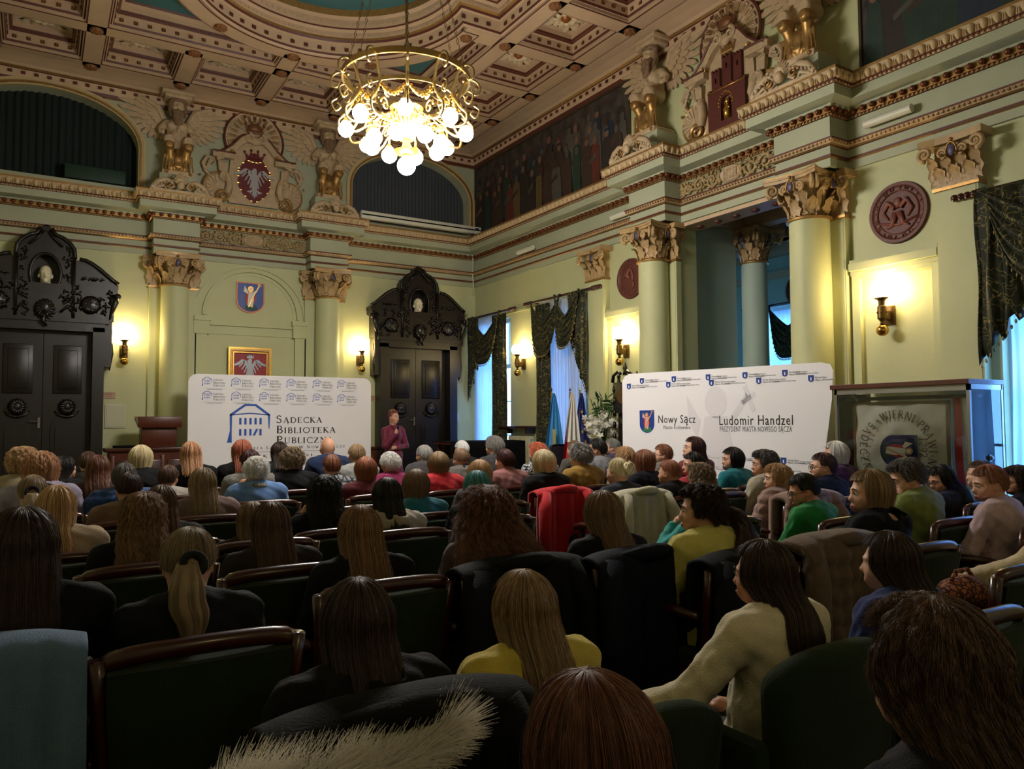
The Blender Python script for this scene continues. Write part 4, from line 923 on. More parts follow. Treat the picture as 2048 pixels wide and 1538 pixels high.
# cartouches
def cartouche(x, y, rz, label, kind):
    t = thing('heraldic_relief', label, 'relief', (x, y, 5.3), rz); fr = lambda k=0: (lambda u, v, w: (u, -k - w, v))
    hz = 1.16; R = .50
    h = MB(); h.plate([arc(0, hz, R, R, -25, 205, 30)], fr(), .05, 0); h.tube([(R * cos(radians(a)), -.05, hz + R * sin(radians(a))) for a in np.linspace(-25, 205, 40)], .022, 6, 1)
    for k in range(15):
        a = radians(-12 + 204 * k / 14); h.tube([(.2 * cos(a), -.05, hz + .2 * sin(a)), (R * .9 * cos(a), -.055, hz + R * .9 * sin(a))], [.012, .042], 6, 0)
        for e in (-.05, 0, .05): h.tube([(R * .62 * cos(a + e), -.098, hz + R * .62 * sin(a + e)), (R * .85 * cos(a + e), -.1, hz + R * .85 * sin(a + e))], .005, 4, 2)
    h.build('fluted_halo', [STAT, BROWN, GOLD], t, smooth=50)
    b = MB(); b.plate([[(-.42, .0), (.42, .0), (.44, .25), (.40, .72), (.30, .98), (.14, 1.08), (0, 1.11), (-.14, 1.08), (-.30, .98), (-.40, .72), (-.44, .25)]], fr(.03), .05); b.build('back_panel', STAT, t)
    p = MB()
    for sx in (-1, 1):
        P = [(.66, .80), (.52, .87), (.38, .99), (.26, 1.14), (.18, 1.20), (.1, 1.2)]
        o = [(sx * u, v) for u, v in P]; i = [(sx * (u - .04), v - .12) for u, v in P[::-1]]
        p.plate([o + i], fr(.06), .1, 0); p.tube([(sx * u, -.165, v) for u, v in P], .018, 6, 1); p.plate([[(sx * .34, .74), (sx * .70, .74), (sx * .70, .83), (sx * .34, .83)]], fr(.05), .13, 0)
        p.tube([(sx * .34, -.185, .835), (sx * .70, -.185, .835)], .016, 6, 1)
        p.tube([(sx * .11 + sx * q[0] * .9, -.17, 1.16 + q[1] * .9) for q in spiral(.09, 1.5, sg=-sx, a0=pi / 2)], list(np.linspace(.028, .014, 26)), 6, 0)
        p.tube([(sx * .38 + q[0] * .6, -.16, .86 + q[1] * .6) for q in spiral(.08, 1.4, sg=sx, a0=0)], .016, 6, 2)
    p.sphere((0, -.14, 1.12), (.1, .05, .08), 10); p.build('broken_pediment', [STAT, BROWN, GOLD], t, smooth=50)
    c = MB(); crown(c, 1.2, (0, 1.28), fr(.10)); c.tube([(-.14, -.13, 1.28), (.14, -.13, 1.28)], .025, 6); c.sphere((0, -.12, 1.36), (.12, .05, .08), 10); c.build('crown', mat('dull_crown', '7a5236', .45, metal=.4), t, smooth=50)
    for sx in (-1, 1):
        s = MB(); s.lathe([(.22, 0), (.23, -.05), (.19, -.08), (0, -.06)], (sx * .60, -.02, .24), 20, axis='y', mi=0)
        for k in range(8): a = radians(100 + 22 * k) if sx > 0 else radians(80 - 22 * k); s.tube([(sx * .60, -.08, .24), (sx * .60 - .2 * cos(a), -.1, .24 + .2 * sin(a))], [.01, .03], 5, 0)
        s.tube([(sx * .60 + .235 * cos(a), -.06, .24 + .25 * sin(a)) for a in np.linspace(0, 2 * pi, 24)[:-1]], .024, 6, 2, close=True)
        s.tube([(sx * (.48), -.09, .5), (sx * .44, -.13, .4), (sx * .42, -.14, .28), (sx * .46, -.13, .14)], [.05, .06, .06, .05], 8, 0)
        s.tube([(sx * .52 + q[0], -.14, .08 + q[1]) for q in spiral(.12, 1.7, sg=sx, a0=-pi / 2)], list(np.linspace(.034, .015, 26)), 6, 2)
        s.tube([(sx * .5 + q[0] * .8, -.13, .42 + q[1] * .8) for q in spiral(.09, 1.5, sg=-sx, a0=pi / 2)], list(np.linspace(.03, .015, 26)), 6, 0)
        s.plate([[(sx * .46, .50), (sx * .58, .52), (sx * .60, .66), (sx * .56, .70), (sx * .46, .68)]], fr(.04), .06, 0); s.tube([(sx * .47, -.1, .68), (sx * .6, -.11, .7), (sx * .58, -.1, .54), (sx * .48, -.1, .5)], .018, 6, 0)
        s.tube([(sx * x, -.06, z) for x, z in ((.70, .4), (.80, .5), (.84, .62), (.78, .73), (.68, .74), (.64, .66), (.70, .62))], [.02, .035, .04, .04, .035, .025, .015], 7, 0)
        for q in range(5): s.tube([(sx * (.82 - .02 * q), -.08, .5 + .05 * q), (sx * (.74 - .02 * q), -.1, .56 + .04 * q)], [.022, .006], 5, 0)
        s.sphere((sx * .88, -.05, .42), .022, 6, 2)
        s.build('side_scroll', [STAT, BROWN, mat('worn_gold_scroll', 'a98350', .42, metal=.5, noise=.5, nscale=10)], t, smooth=50)
    if kind == 'eagle':
        f = MB(); P = [(-.14, .76), (-.06, .70), (0, .73), (.06, .70), (.14, .76), (.24, .60), (.28, .55), (.25, .50), (.28, .38), (.26, .26), (.19, .14), (.10, .06), (0, -.0), (-.10, .06), (-.19, .14), (-.26, .26), (-.28, .38), (-.25, .50), (-.28, .55), (-.24, .60)]
        f.plate([[(x, z + .04) for x, z in P]], fr(.08), .03, 0)
        for i in range(len(P)):
            a = P[i]; b2 = P[(i + 1) % len(P)]; f.sphere(((a[0] + b2[0]) / 2, -.115, (a[1] + b2[1]) / 2 + .04), (.028, .008, .01), 5, 1)
        f.build('red_shield', [mat('wine_red', '5e1a20', .5), BGOLD], t)
        e = MB(); eagle(e, .74, lambda u, v, w: (u, -.112 - w, v + .40)); e.build('eagle', mat('silver_eagle', 'a5a3a5', .4, metal=.3), t)
        c = MB(); crown(c, 1.3, (0, .78), fr(.09)); c.tube([(-.13, -.11, .8), (.13, -.11, .8)], .022, 5); c.plate([[(-.12, .78), (.12, .78), (.12, .84), (-.12, .84)]], fr(.09), .02); c.build('shield_crown', [mat('wine_red', '5e1a20', .5)], t, smooth=50)
    else:
        f = MB(); fr2 = fr(.08); f.plate([[(-.31, -.02), (.31, -.02), (.31, .50), (-.31, .50)], arc(.0, .30, .09, .1, 0, 180, 10) + [(-.09, .08), (.09, .08)]], fr2, .06)
        for k in range(7): f.plate([[(-.31 + .097 * k, .50), (-.26 + .097 * k, .50), (-.26 + .097 * k, .54), (-.31 + .097 * k, .54)]], fr2, .06)
        for a, b2, z in ((-.25, -.11, .76), (-.07, .08, .90), (.12, .25, .86)):
            f.plate([[(a, .5), (b2, .5), (b2, z), (a, z)], [((a + b2) / 2 - .012, z - .15), ((a + b2) / 2 + .012, z - .15), ((a + b2) / 2 + .012, z - .08), ((a + b2) / 2 - .012, z - .08)]], fr2, .05)
            for k in range(3): w3 = (b2 - a) / 5; f.plate([[(a + 2 * k * w3, z), (a + (2 * k + 1) * w3, z), (a + (2 * k + 1) * w3, z + .035), (a + 2 * k * w3, z + .035)]], fr2, .055)
        f.plate([[(-.09, .08), (.09, .08), (.09, .3), (0, .4), (-.09, .3)]], fr(.07), .015)
        f.build('castle', mat('castle_red', '54241d', .55, noise=.3, nscale=14, bump=.3), t)
        g = MB(); g.sphere((0, -.12, .32), (.03, .03, .04), 8); g.tube([(0, -.11, .28), (.0, -.13, .2), (0, -.11, .09)], [.03, .045, .05], 8); [g.tube([(0, -.12, .26), (s2 * .05, -.14, .2), (s2 * .02, -.15, .22)], [.02, .018, .01], 6) for s2 in (-1, 1)]
        for a in np.linspace(-10, 190, 12): g.sphere((.115 * cos(radians(a)), -.145, .30 + .14 * sin(radians(a))), .016, 5)
        g.tube([(-.31, -.145, .5), (.31, -.145, .5)], .01, 5); g.build('gilt_saint', BGOLD, t, smooth='all')
        c = MB(); crown(c, 1.0, (0, .98), fr(.08)); c.tube([(-.1, -.1, .98), (.1, -.1, .98)], .02, 6); c.build('small_crown', GOLD, t, smooth=50)
cartouche(CXB, YB, 0, 'cream stucco relief with crowned red shield and white eagle', 'eagle')
cartouche(XR, CYP, -pi / 2, 'cream stucco relief with brown castle and three towers over the portal', 'castle')
# scroll frieze panels under the cornice
def arabesque(x, y, rz, label, W2):
    t = thing('scroll_frieze', label, 'relief', (x, y, 4.68), rz)
    MB().plate([rect(-W2, W2, -.115, .12)], lambda u, v, w: (u, -w, v), .01).build('ground', mat('frieze_ground', '8d8a66', .6), t)
    b = MB(); b.lathe([(.14, 0), (.15, -.02), (.13, -.045), (.11, -.03), (0, -.04)], (0, -.01, 0), 20, axis='y')
    for k in range(-2, 3): b.tube([(-.09, -.045, .035 * k), (.09, -.055, .035 * k + .0)], .006, 4); b.tube([(.04 * k, -.05, -.09), (.04 * k, -.05, .09)], .006, 4)
    b.xf(Matrix.Diagonal((1.25, 1, .75, 1))); b.build('central_boss', STAT, t, smooth=50)
    for sx in (-1, 1):
        s = MB()
        s.tube([(sx * .2, -.02, -.09), (sx * .17, -.05, -.04), (sx * .2, -.05, 0), (sx * .17, -.05, .04), (sx * .2, -.02, .1)], [.02, .03, .02, .03, .02], 6)
        for k, (cx, r, sg) in enumerate(((.34, .10, 1), (.58, .10, -1), (.80, .075, 1))):
            cx *= W2 / .97
            s.tube([(sx * (cx + q[0]), -.03, q[1]) for q in spiral(r, 1.5, sg=sg, a0=pi)], list(np.linspace(.022, .012, 26)), 6); s.sphere((sx * cx, -.04, 0), .032 * r / .1, 7)
            for q in range(9):
                a = q * .7; s.tube([(sx * (cx + r * .8 * cos(a)), -.03, r * .8 * sin(a)), (sx * (cx + r * 1.15 * cos(a + .35)), -.045, r * 1.1 * sin(a + .35)), (sx * (cx + r * 1.3 * cos(a + .1)), -.03, max(-.11, min(.115, r * 1.2 * sin(a + .1))))], [.014, .022, .005], 5)
        for q in range(7): s.tube([(sx * (W2 * .9), -.02, 0), (sx * (W2 * (.93 + .03 * sin(q))), -.035, .09 * sin(q * .9)), (sx * W2 * .985, -.03, .10 * sin(q * .9 + .3))], [.01, .014, .016], 5)
        s.build('acanthus_scroll', mat('frieze_stucco', 'a58a60', .5, noise=.5, nscale=15), t, smooth='all')
arabesque(CXB, YB - .05, 0, 'carved scroll frieze between the two back columns', .94); arabesque(XR - .05, CYP, -pi / 2, 'carved scroll frieze above the portal opening', .92)
# ============================================================ CHANDELIER
CH = Vector((3.12, 7.02, 0))
GC = globe_mat('chandelier_globe', (1.0, .95, .88), GLOBE_CH)
t = thing('chandelier', 'large gilt ring chandelier with a cluster of lit globes', 'chandelier', (CH.x, CH.y, 0))
GILT = mat('chandelier_gilt', 'b59a62', .32, metal=.9, noise=.3, nscale=20)
def ringpts(r, z, n=48): return [(r * cos(a), r * sin(a), z) for a in np.linspace(0, 2 * pi, n + 1)[:-1]]
MB().lathe([(.645, 4.95), (.645, 5.01), (.625, 5.01), (.625, 4.95), (.645, 4.95)], n=64).build('upper_ring', GILT, t, smooth=30)
MB().lathe([(.505, 4.76), (.505, 4.80), (.49, 4.80), (.49, 4.76), (.505, 4.76)], n=64).build('lower_ring', GILT, t, smooth=30)
for k in range(12):
    a = k * pi / 6 + .12; m = MB(); R = lambda r, z: (r * cos(a), r * sin(a), z)
    m.stube([R(.66, 4.92), R(.69, 4.86), R(.74, 4.88), R(.74, 4.96), R(.68, 5.01), R(.62, 5.0), R(.57, 4.94), R(.54, 4.86), R(.51, 4.76), R(.60, 4.6), R(.67, 4.52), R(.64, 4.42), R(.5, 4.42), R(.36, 4.5)], [.008, .011, .012, .012, .013, .014, .016, .016, .016, .014, .013, .012, .012, .010], 6)
    m.stube([R(.44, 4.78), R(.42, 4.68), R(.36, 4.66), R(.36, 4.73), R(.40, 4.73)], .011, 6); m.stube([R(.68, 4.75), R(.74, 4.7), R(.70, 4.62), R(.65, 4.66), R(.68, 4.7)], .010, 6)
    m.tube([(q[0] * .8 * cos(a) + .42 * cos(a), q[0] * .8 * sin(a) + .42 * sin(a), 4.56 + q[1] * .8) for q in spiral(.09, 1.3)], .009, 5)
    m.sphere(R(.50, 4.80), .022, 6); m.sphere(R(.58, 5.0), .02, 6)
    m.build('scroll_arm', GILT, t, smooth='all')
    g = MB(); a2 = a + pi / 6
    for q in range(9):
        f = q / 8; aa = a + (a2 - a) * f; z = 4.74 - .11 * sin(pi * f); g.sphere((.5 * cos(aa), .5 * sin(aa), z), .018 + .010 * sin(pi * f), 6); g.sphere((.51 * cos(aa + .02), .51 * sin(aa + .02), z - .025), .016, 5)
    g.build('garland', BGOLD, t, smooth='all')
m = MB().lathe([(.0, 4.20), (.10, 4.21), (.13, 4.24), (.05, 4.27), (.03, 4.35), (.05, 4.45), (.09, 4.56), (.15, 4.66), (.17, 4.68), (.16, 4.68)], n=20)
for k in range(24):
    a = k * pi / 12; m.tube([(.05 * cos(a), .05 * sin(a), 4.36), (.11 * cos(a), .11 * sin(a), 4.47), (.2 * cos(a), .2 * sin(a), 4.60), (.24 * cos(a + .1), .24 * sin(a + .1), 4.55)], [.02, .022, .015, .006], 5)
m.build('central_basket', BGOLD, t, smooth=50)
m = MB().tube([(0, 0, 4.2), (0, 0, 7.6)], .012, 8).lathe([(.012, 7.5), (.1, 7.6), (.12, 7.65)], n=16).sphere((0, 0, 5.3), .04, 8); m.build('rod', BRONZE, t, smooth='all')
for k in range(6):
    a = k * pi / 3 + .12; c = MB(); n = 46
    for q in range(n):
        f = q / n; r = .635 * (1 - f) + .06 * f; z = 5.0 + 2.45 * f; x, y = r * cos(a), r * sin(a); e = .012; h = .034
        if q % 2: c.tube([(x - e, y, z), (x, y, z + h), (x + e, y, z), (x, y, z - h)], .0045, 4, close=True)
        else: c.tube([(x, y - e, z), (x, y, z + h), (x, y + e, z), (x, y, z - h)], .0045, 4, close=True)
    c.build('chain', BRONZE, t)
gp = [(.60, 4.44, k * pi / 4 + .35, .076) for k in range(8)] + [(.36, 4.30, k * pi / 4 + .1, .080) for k in range(8)] + [(0, 4.09, 0, .092)]
for r, z, a, R_ in gp:
    g = MB().sphere((0, 0, 0), R_, 20).build('globe', GC, t, smooth='all', loc=(r * cos(a), r * sin(a), z))
    MB().lathe([(.035, R_ - .012), (.045, R_ - .002), (.03, R_ + .02), (.012, R_ + .04), (.012, R_ + .09), (0, R_ + .1)], n=12).build('globe_cap', GILT, g, smooth=40)
    if r: MB().tube([(0, 0, R_ + .08), (-.05 * cos(a), -.05 * sin(a), R_ + .14), (-.15 * cos(a), -.15 * sin(a), R_ + .13), (-.24 * cos(a), -.24 * sin(a), R_ + .2)], .010, 6).build('arm_hook', GILT, g, smooth='all')
# ============================================================ SIDE ROOM BEHIND THE PORTAL
X2 = 10.95
struct(MB().plate([[(4.2, 0), (11.5, 0), (11.5, 4.6), (4.2, 4.6)], rect(8.05, 9.35, .55, 3.5)[::-1]], FX(X2, 1), .25).build('wall_bay_window', COOLG))
struct(MB().box(XR + .32, 8.85, PO[1] + .12, PO[1] + .4, 0, 4.6).build('wall_bay_left', COOLG)); struct(MB().box(XR + .32, X2, 4.9, 5.1, 0, 4.6).build('wall_bay_right', COOLG)); struct(MB().box(8.6, X2, 11.3, 11.5, 0, 4.6).build('wall_bay_far', COOLG))
m = MB().box(XR, X2 + .3, 4.2, 11.5, 4.58, 4.7)
for k in range(5): m.box(XR + .32, X2, 5.2 + 1.28 * k, 5.42 + 1.28 * k, 4.36, 4.58)
for k in range(4): m.box(7.95 + .95 * k, 8.15 + .95 * k, 4.9, 11.3, 4.36, 4.58)
struct(m.build('ceiling_bay', mat('bay_ceiling', 'b0947a', .6)))
m = MB().box(XR - .02, XR + .34, PO[0], PO[1], 4.2, 4.25); [m.sphere((XR + .16, PO[0] + .2 + .32 * k, 4.19), (.06, .06, .03), 8, 1) for k in range(6)]
for z in (3.9,): m.box(X2 - .08, X2, 5.1, 11.3, 3.98, 4.1)
struct(m.build('trim_11', [CEIL, BROWN]))
t = column(9.05, 7.72, 'slender round column standing inside the dim side room', .2, 4.36, COOLG)
medallion(8.35, 3.72, .30, 'dark round plaque dimly seen in the side room', 0, X2)
t = thing('framed_picture', 'small gold framed picture on the side room wall above the wide banner', 'picture', (8.35, PO[1] + .12, 1.95))
MB().plate([rect(-.3, .3, -.22, .22), rect(-.26, .26, -.18, .18)[::-1]], FRs, .03).build('frame', GOLD, t); MB().box(-.27, .27, -.012, 0, -.19, .19).build('print', mat('blue_sketch', '5d7790', .5, noise=.6, nscale=6, col2='c8c8c0'), t)
# ============================================================ WINDOWS AND DRAPERIES
SHEER = bpy.data.materials.new('sheer_curtain'); SHEER.use_nodes = True; n_ = SHEER.node_tree.nodes; l_ = SHEER.node_tree.links; n_.clear()
o_ = n_.new('ShaderNodeOutputMaterial'); tr = n_.new('ShaderNodeBsdfTranslucent'); df = n_.new('ShaderNodeBsdfDiffuse'); tp = n_.new('ShaderNodeBsdfTransparent'); m1 = n_.new('ShaderNodeMixShader'); m2 = n_.new('ShaderNodeMixShader')
tr.inputs[0].default_value = (.85, .9, .95, 1); df.inputs[0].default_value = (.8, .82, .85, 1); m1.inputs[0].default_value = .3; m2.inputs[0].default_value = .06
l_.new(tr.outputs[0], m1.inputs[1]); l_.new(df.outputs[0], m1.inputs[2]); l_.new(m1.outputs[0], m2.inputs[1]); l_.new(tp.outputs[0], m2.inputs[2]); l_.new(m2.outputs[0], o_.inputs[0])
GLASS = bpy.data.materials.new('window_glass'); GLASS.use_nodes = True; n_ = GLASS.node_tree.nodes; l_ = GLASS.node_tree.links; n_.clear()
o_ = n_.new('ShaderNodeOutputMaterial'); tp = n_.new('ShaderNodeBsdfTransparent'); gl = n_.new('ShaderNodeBsdfGlossy'); gl.inputs['Roughness'].default_value = .03; mx = n_.new('ShaderNodeMixShader'); mx.inputs[0].default_value = .08; tp.inputs[0].default_value = (.93, .96, .96, 1)
l_.new(tp.outputs[0], mx.inputs[1]); l_.new(gl.outputs[0], mx.inputs[2]); l_.new(mx.outputs[0], o_.inputs[0])
WFR = mat('window_white', 'c9cdc8', .5)
def window(n, ya, yb_, x):
    t = bpy.data.objects.new('window_%d' % n, None); COL.objects.link(t); struct(t); t.location = (x, 0, 0)
    f = MB(); f.plate([rect(ya, yb_, .55, 3.5), rect(ya + .07, yb_ - .07, .62, 3.43)[::-1]], lambda u, v, w: (.12 + w, u, v), .08); ym = (ya + yb_) / 2
    f.box(.13, .19, ym - .04, ym + .04, .6, 3.45); f.box(.13, .19, ya, yb_, 2.55, 2.63); f.build('window_frame', WFR, t)
    q = MB(); [q.box(.145, .175, ya, yb_, z, z + .025) for z in (1.25, 1.9)]; q.box(.145, .175, (ya + ym) / 2 - .012, (ya + ym) / 2 + .012, 2.6, 3.45).box(.145, .175, (yb_ + ym) / 2 - .012, (yb_ + ym) / 2 + .012, 2.6, 3.45); q.build('muntin', WFR, t)
    for a, b in ((ya + .07, ym - .04), (ym + .04, yb_ - .07)):
        for c, d in ((.62, 2.55), (2.63, 3.43)): MB().box(.158, .162, a, b, c, d).build('pane', GLASS, t)
    MB().bev(-.06, .1, ya - .05, yb_ + .05, .52, .56, .005).build('window_sill', WFR, t)
for n, (a, b) in WIN.items(): window(n, a, b, XR)
window(4, 8.05, 9.35, X2)
# bare tree outside the second window
tr_ = MB(); rr = random.Random(4)
def branch(p, d, L, r, dep):
    q = p + d * L; tr_.tube([p, (p + q) / 2 + Vector((rr.uniform(-.1, .1),) * 3) * L * .3, q], [r, r * .85, r * .65], 5)
    if dep:
        for _ in range(3): branch(q, (d + Vector((rr.uniform(-.6, .6), rr.uniform(-.7, .7), rr.uniform(-.1, .6)))).normalized(), L * .68, r * .6, dep - 1)
branch(Vector((15, 15.5, -2)), Vector((0, 0, 1)), 3.2, .16, 5)
tag(tr_.build('bare_tree', mat('bark', '2c2a2a', .9), smooth='all'), 'bare winter tree outside the second window', 'tree')
struct(MB().box(XR + 3.7, 60, -30, 60, -2.3, -2.1).build('trim_12', mat('outside_ground', '4c5450', .9)))
def wave(u, n, A, ph=0): return A * sin(u * 2 * pi * n + ph) + A * .35 * sin(u * 2 * pi * n * 2.3 + ph * 2)
def drape(parent, x, ya, yb_, z0, z1, n, A, m, name='side_panel', ph=0., diag=None, nz=14):
    def fn(u, v):
        y = ya + (yb_ - ya) * u; zb = z0 if diag is None else diag(u)
        if diag is not None: zb += .05 * round((sin(u * 40) + 1))
        z = z1 + (zb - z1) * v; return (x + wave(u, n, A, ph) * (.5 + .5 * v), y + .012 * sin(v * 9 + u * 20), z)
    o = MB().sheet(fn, max(14, int(n * 12)), nz, .008).build(name, m, parent, smooth='all'); return o
VPAT = bpy.data.materials.new('damask'); VPAT.use_nodes = True; n_ = VPAT.node_tree.nodes; l_ = VPAT.node_tree.links; p_ = n_['Principled BSDF']
tc = n_.new('ShaderNodeTexCoord'); wv = n_.new('ShaderNodeTexVoronoi'); wv.feature = 'DISTANCE_TO_EDGE'; wv.inputs['Scale'].default_value = 11; mp = n_.new('ShaderNodeMapping'); mp.inputs['Scale'].default_value = (.2, 1, .8)
ns = n_.new('ShaderNodeTexNoise'); ns.inputs['Scale'].default_value = 5; ad = n_.new('ShaderNodeMixRGB'); ad.blend_type = 'ADD'; ad.inputs[0].default_value = .5
cr = n_.new('ShaderNodeValToRGB'); cr.color_ramp.elements[0].position = .012; cr.color_ramp.elements[0].color = (*lin('7a6d38'), 1); cr.color_ramp.elements[1].position = .03; cr.color_ramp.elements[1].color = (*lin('1c2012'), 1)
l_.new(tc.outputs['Object'], ad.inputs[1]); l_.new(ns.outputs['Color'], ad.inputs[2]); l_.new(tc.outputs['Object'], ns.inputs['Vector']); l_.new(ad.outputs[0], mp.inputs[0]); l_.new(mp.outputs[0], wv.inputs['Vector']); l_.new(wv.outputs['Distance'], cr.inputs[0]); l_.new(cr.outputs[0], p_.inputs['Base Color'])
p_.inputs['Roughness'].default_value = .6; p_.inputs['Sheen Weight'].default_value = .08; p_.inputs['Specular IOR Level'].default_value = .2
TASS = mat('tassel_gold', '7b6a35', .6)
def swag(parent, x, ya, yb_, zt, drop, name='swag', top=None):
    ym = (ya + yb_) / 2; hw = (yb_ - ya) / 2
    def fn(u, v):
        a = (u - .5) * 2; dz = drop * v * (1 - abs(a) ** 2.2) ** .8; inset = (1 - v) * .35 * (1 if abs(a) < .999 else 1)
        y = ym + a * hw * (1 - .12 * v * a * a); z = zt - dz - .42 * drop * (1 - abs(a)) * (1 - v) * .5 + .0
        z = zt - drop * (.42 * (1 - abs(a) ** 1.15) * (1 - v) + v * (1 - abs(a) ** 3.2)) - .015 * sin(v * 31) * (1 - a * a)
        bul = .05 + .10 * (1 - a * a) * (.3 + .7 * v) + .022 * sin(v * 2 * pi * 5 + .6 * a) * (1 - .5 * abs(a)); return (x - bul, y, z)
    o = MB().sheet(fn, 26, 42, .008).build(name, VPAT, parent, smooth='all')
    tz = MB()
    for i in range(30):
        p = fn((i + .5) / 30, 1); tz.sphere((p[0], p[1], p[2] - .025), (.010, .010, .02), 5)
    tz.build('fringe', TASS, o); return o
def rod(parent, x, ya, yb_, z):
    m = MB().tube([(x, ya, z), (x, yb_, z)], .022, 8)
    for e, s in ((ya, -1), (yb_, 1)): [m.sphere((x, e - s * .04 + s * .06 * k, z), .036, 8) for k in range(4)]
    for e in (ya + .06, yb_ - .06): m.box(x, XR, e - .012, e + .012, z - .012, z + .012)
    m.build('curtain_rod', MAHOG, parent, smooth=40)
def swag_tail(parent, x, ya, yb_, zt, zlong, zshort, n=4.):
    o = drape(parent, x, ya, yb_, 0, zt, n, .035, VPAT, 'tail', diag=lambda u: zlong + (zshort - zlong) * u)
    tz = MB()
    for i in range(22):
        u = (i + .5) / 22; tz.sphere((x, ya + (yb_ - ya) * u, zlong + (zshort - zlong) * u + .02), (.012, .012, .022), 5)
    tz.build('fringe', TASS, o)
xd = XR - .16
t = thing('window_curtain', 'green damask swags and sheer curtain on the far window by the corner', 'curtain')
drape(t, XR - .10, 12.55, 13.5, .06, 3.6, 12, .012, SHEER, 'sheer'); rod(t, xd, 12.0, 13.62, 3.6); swag(t, xd, 12.3, 13.42, 3.62, 1.0); drape(t, xd - .02, 12.14, 12.64, .06, 3.55, 4, .03, VPAT); swag_tail(t, xd - .04, 13.6, 13.15, 3.6, 1.9, 2.75, 3.)
t = thing('window_curtain', 'green damask double swag and sheer curtain on the second window by the flags', 'curtain')
drape(t, XR - .10, 9.84, 11.1, .06, 3.6, 14, .012, SHEER, 'sheer'); rod(t, xd, 9.5, 11.38, 3.62); swag(t, xd, 10.35, 11.28, 3.64, 1.0); swag(t, xd - .03, 9.78, 10.5, 3.64, .92); drape(t, xd - .02, 10.71, 11.14, .06, 3.55, 3.5, .03, VPAT); swag_tail(t, xd - .05, 9.66, 10.14, 3.62, 1.9, 2.95, 3.5)
t = thing('window_curtain', 'green damask swag and sheer curtain on the nearest window at the right edge', 'curtain')
drape(t, XR - .10, 1.85, 3.5, .06, 3.6, 15, .014, SHEER, 'sheer'); rod(t, xd, 1.8, 3.78, 3.62); swag(t, xd, 2.3, 3.7, 3.64, .95); swag(t, xd - .03, 1.8, 2.6, 3.64, .95); swag_tail(t, xd - .04, 3.72, 2.9, 3.62, 1.95, 3.0, 5.)
def side_curt():
    t = thing('window_curtain', 'dark swag over the sheer curtain of the side room window', 'curtain')
    drape(t, X2 - .10, 8.1, 9.3, .06, 3.4, 10, .012, SHEER, 'sheer'); m = MB().tube([(X2 - .16, 7.9, 3.5), (X2 - .16, 9.5, 3.5)], .022, 8); m.build('curtain_rod', MAHOG, t); swag(t, X2 - .16, 8.0, 8.9, 3.5, .95)
side_curt()
# radiator and shelf between the far windows
t = thing('radiator', 'cream ribbed radiator between the two far windows', 'radiator', (XR - .02, 11.78, 0))
for k in range(11): MB().bev(-.14, -.02, -.35 + .064 * k, -.30 + .064 * k, .68, 1.26, .012).build('rib', mat('radiator_cream', 'b9b391', .5), t, smooth=30)
MB().tube([(-.08, -.36, .74), (-.08, .36, .74)], .02, 6).tube([(-.08, -.36, 1.2), (-.08, .36, 1.2)], .02, 6).tube([(-.08, -.36, 1.2), (-.08, -.42, 1.2), (-.08, -.42, 0)], .014, 6).build('pipe', mat('radiator_cream', 'b9b391', .5), t)
t = thing('wall_shelf', 'brown wooden shelf above the radiator', 'shelf', (XR, 11.85, 1.42)); MB().bev(-.24, 0, -.55, .5, -.02, .02, .006).build('board', MAHOG, t); MB().box(-.2, 0, -.4, -.37, -.12, -.02).box(-.2, 0, .37, .4, -.12, -.02).build('bracket', MAHOG, t)
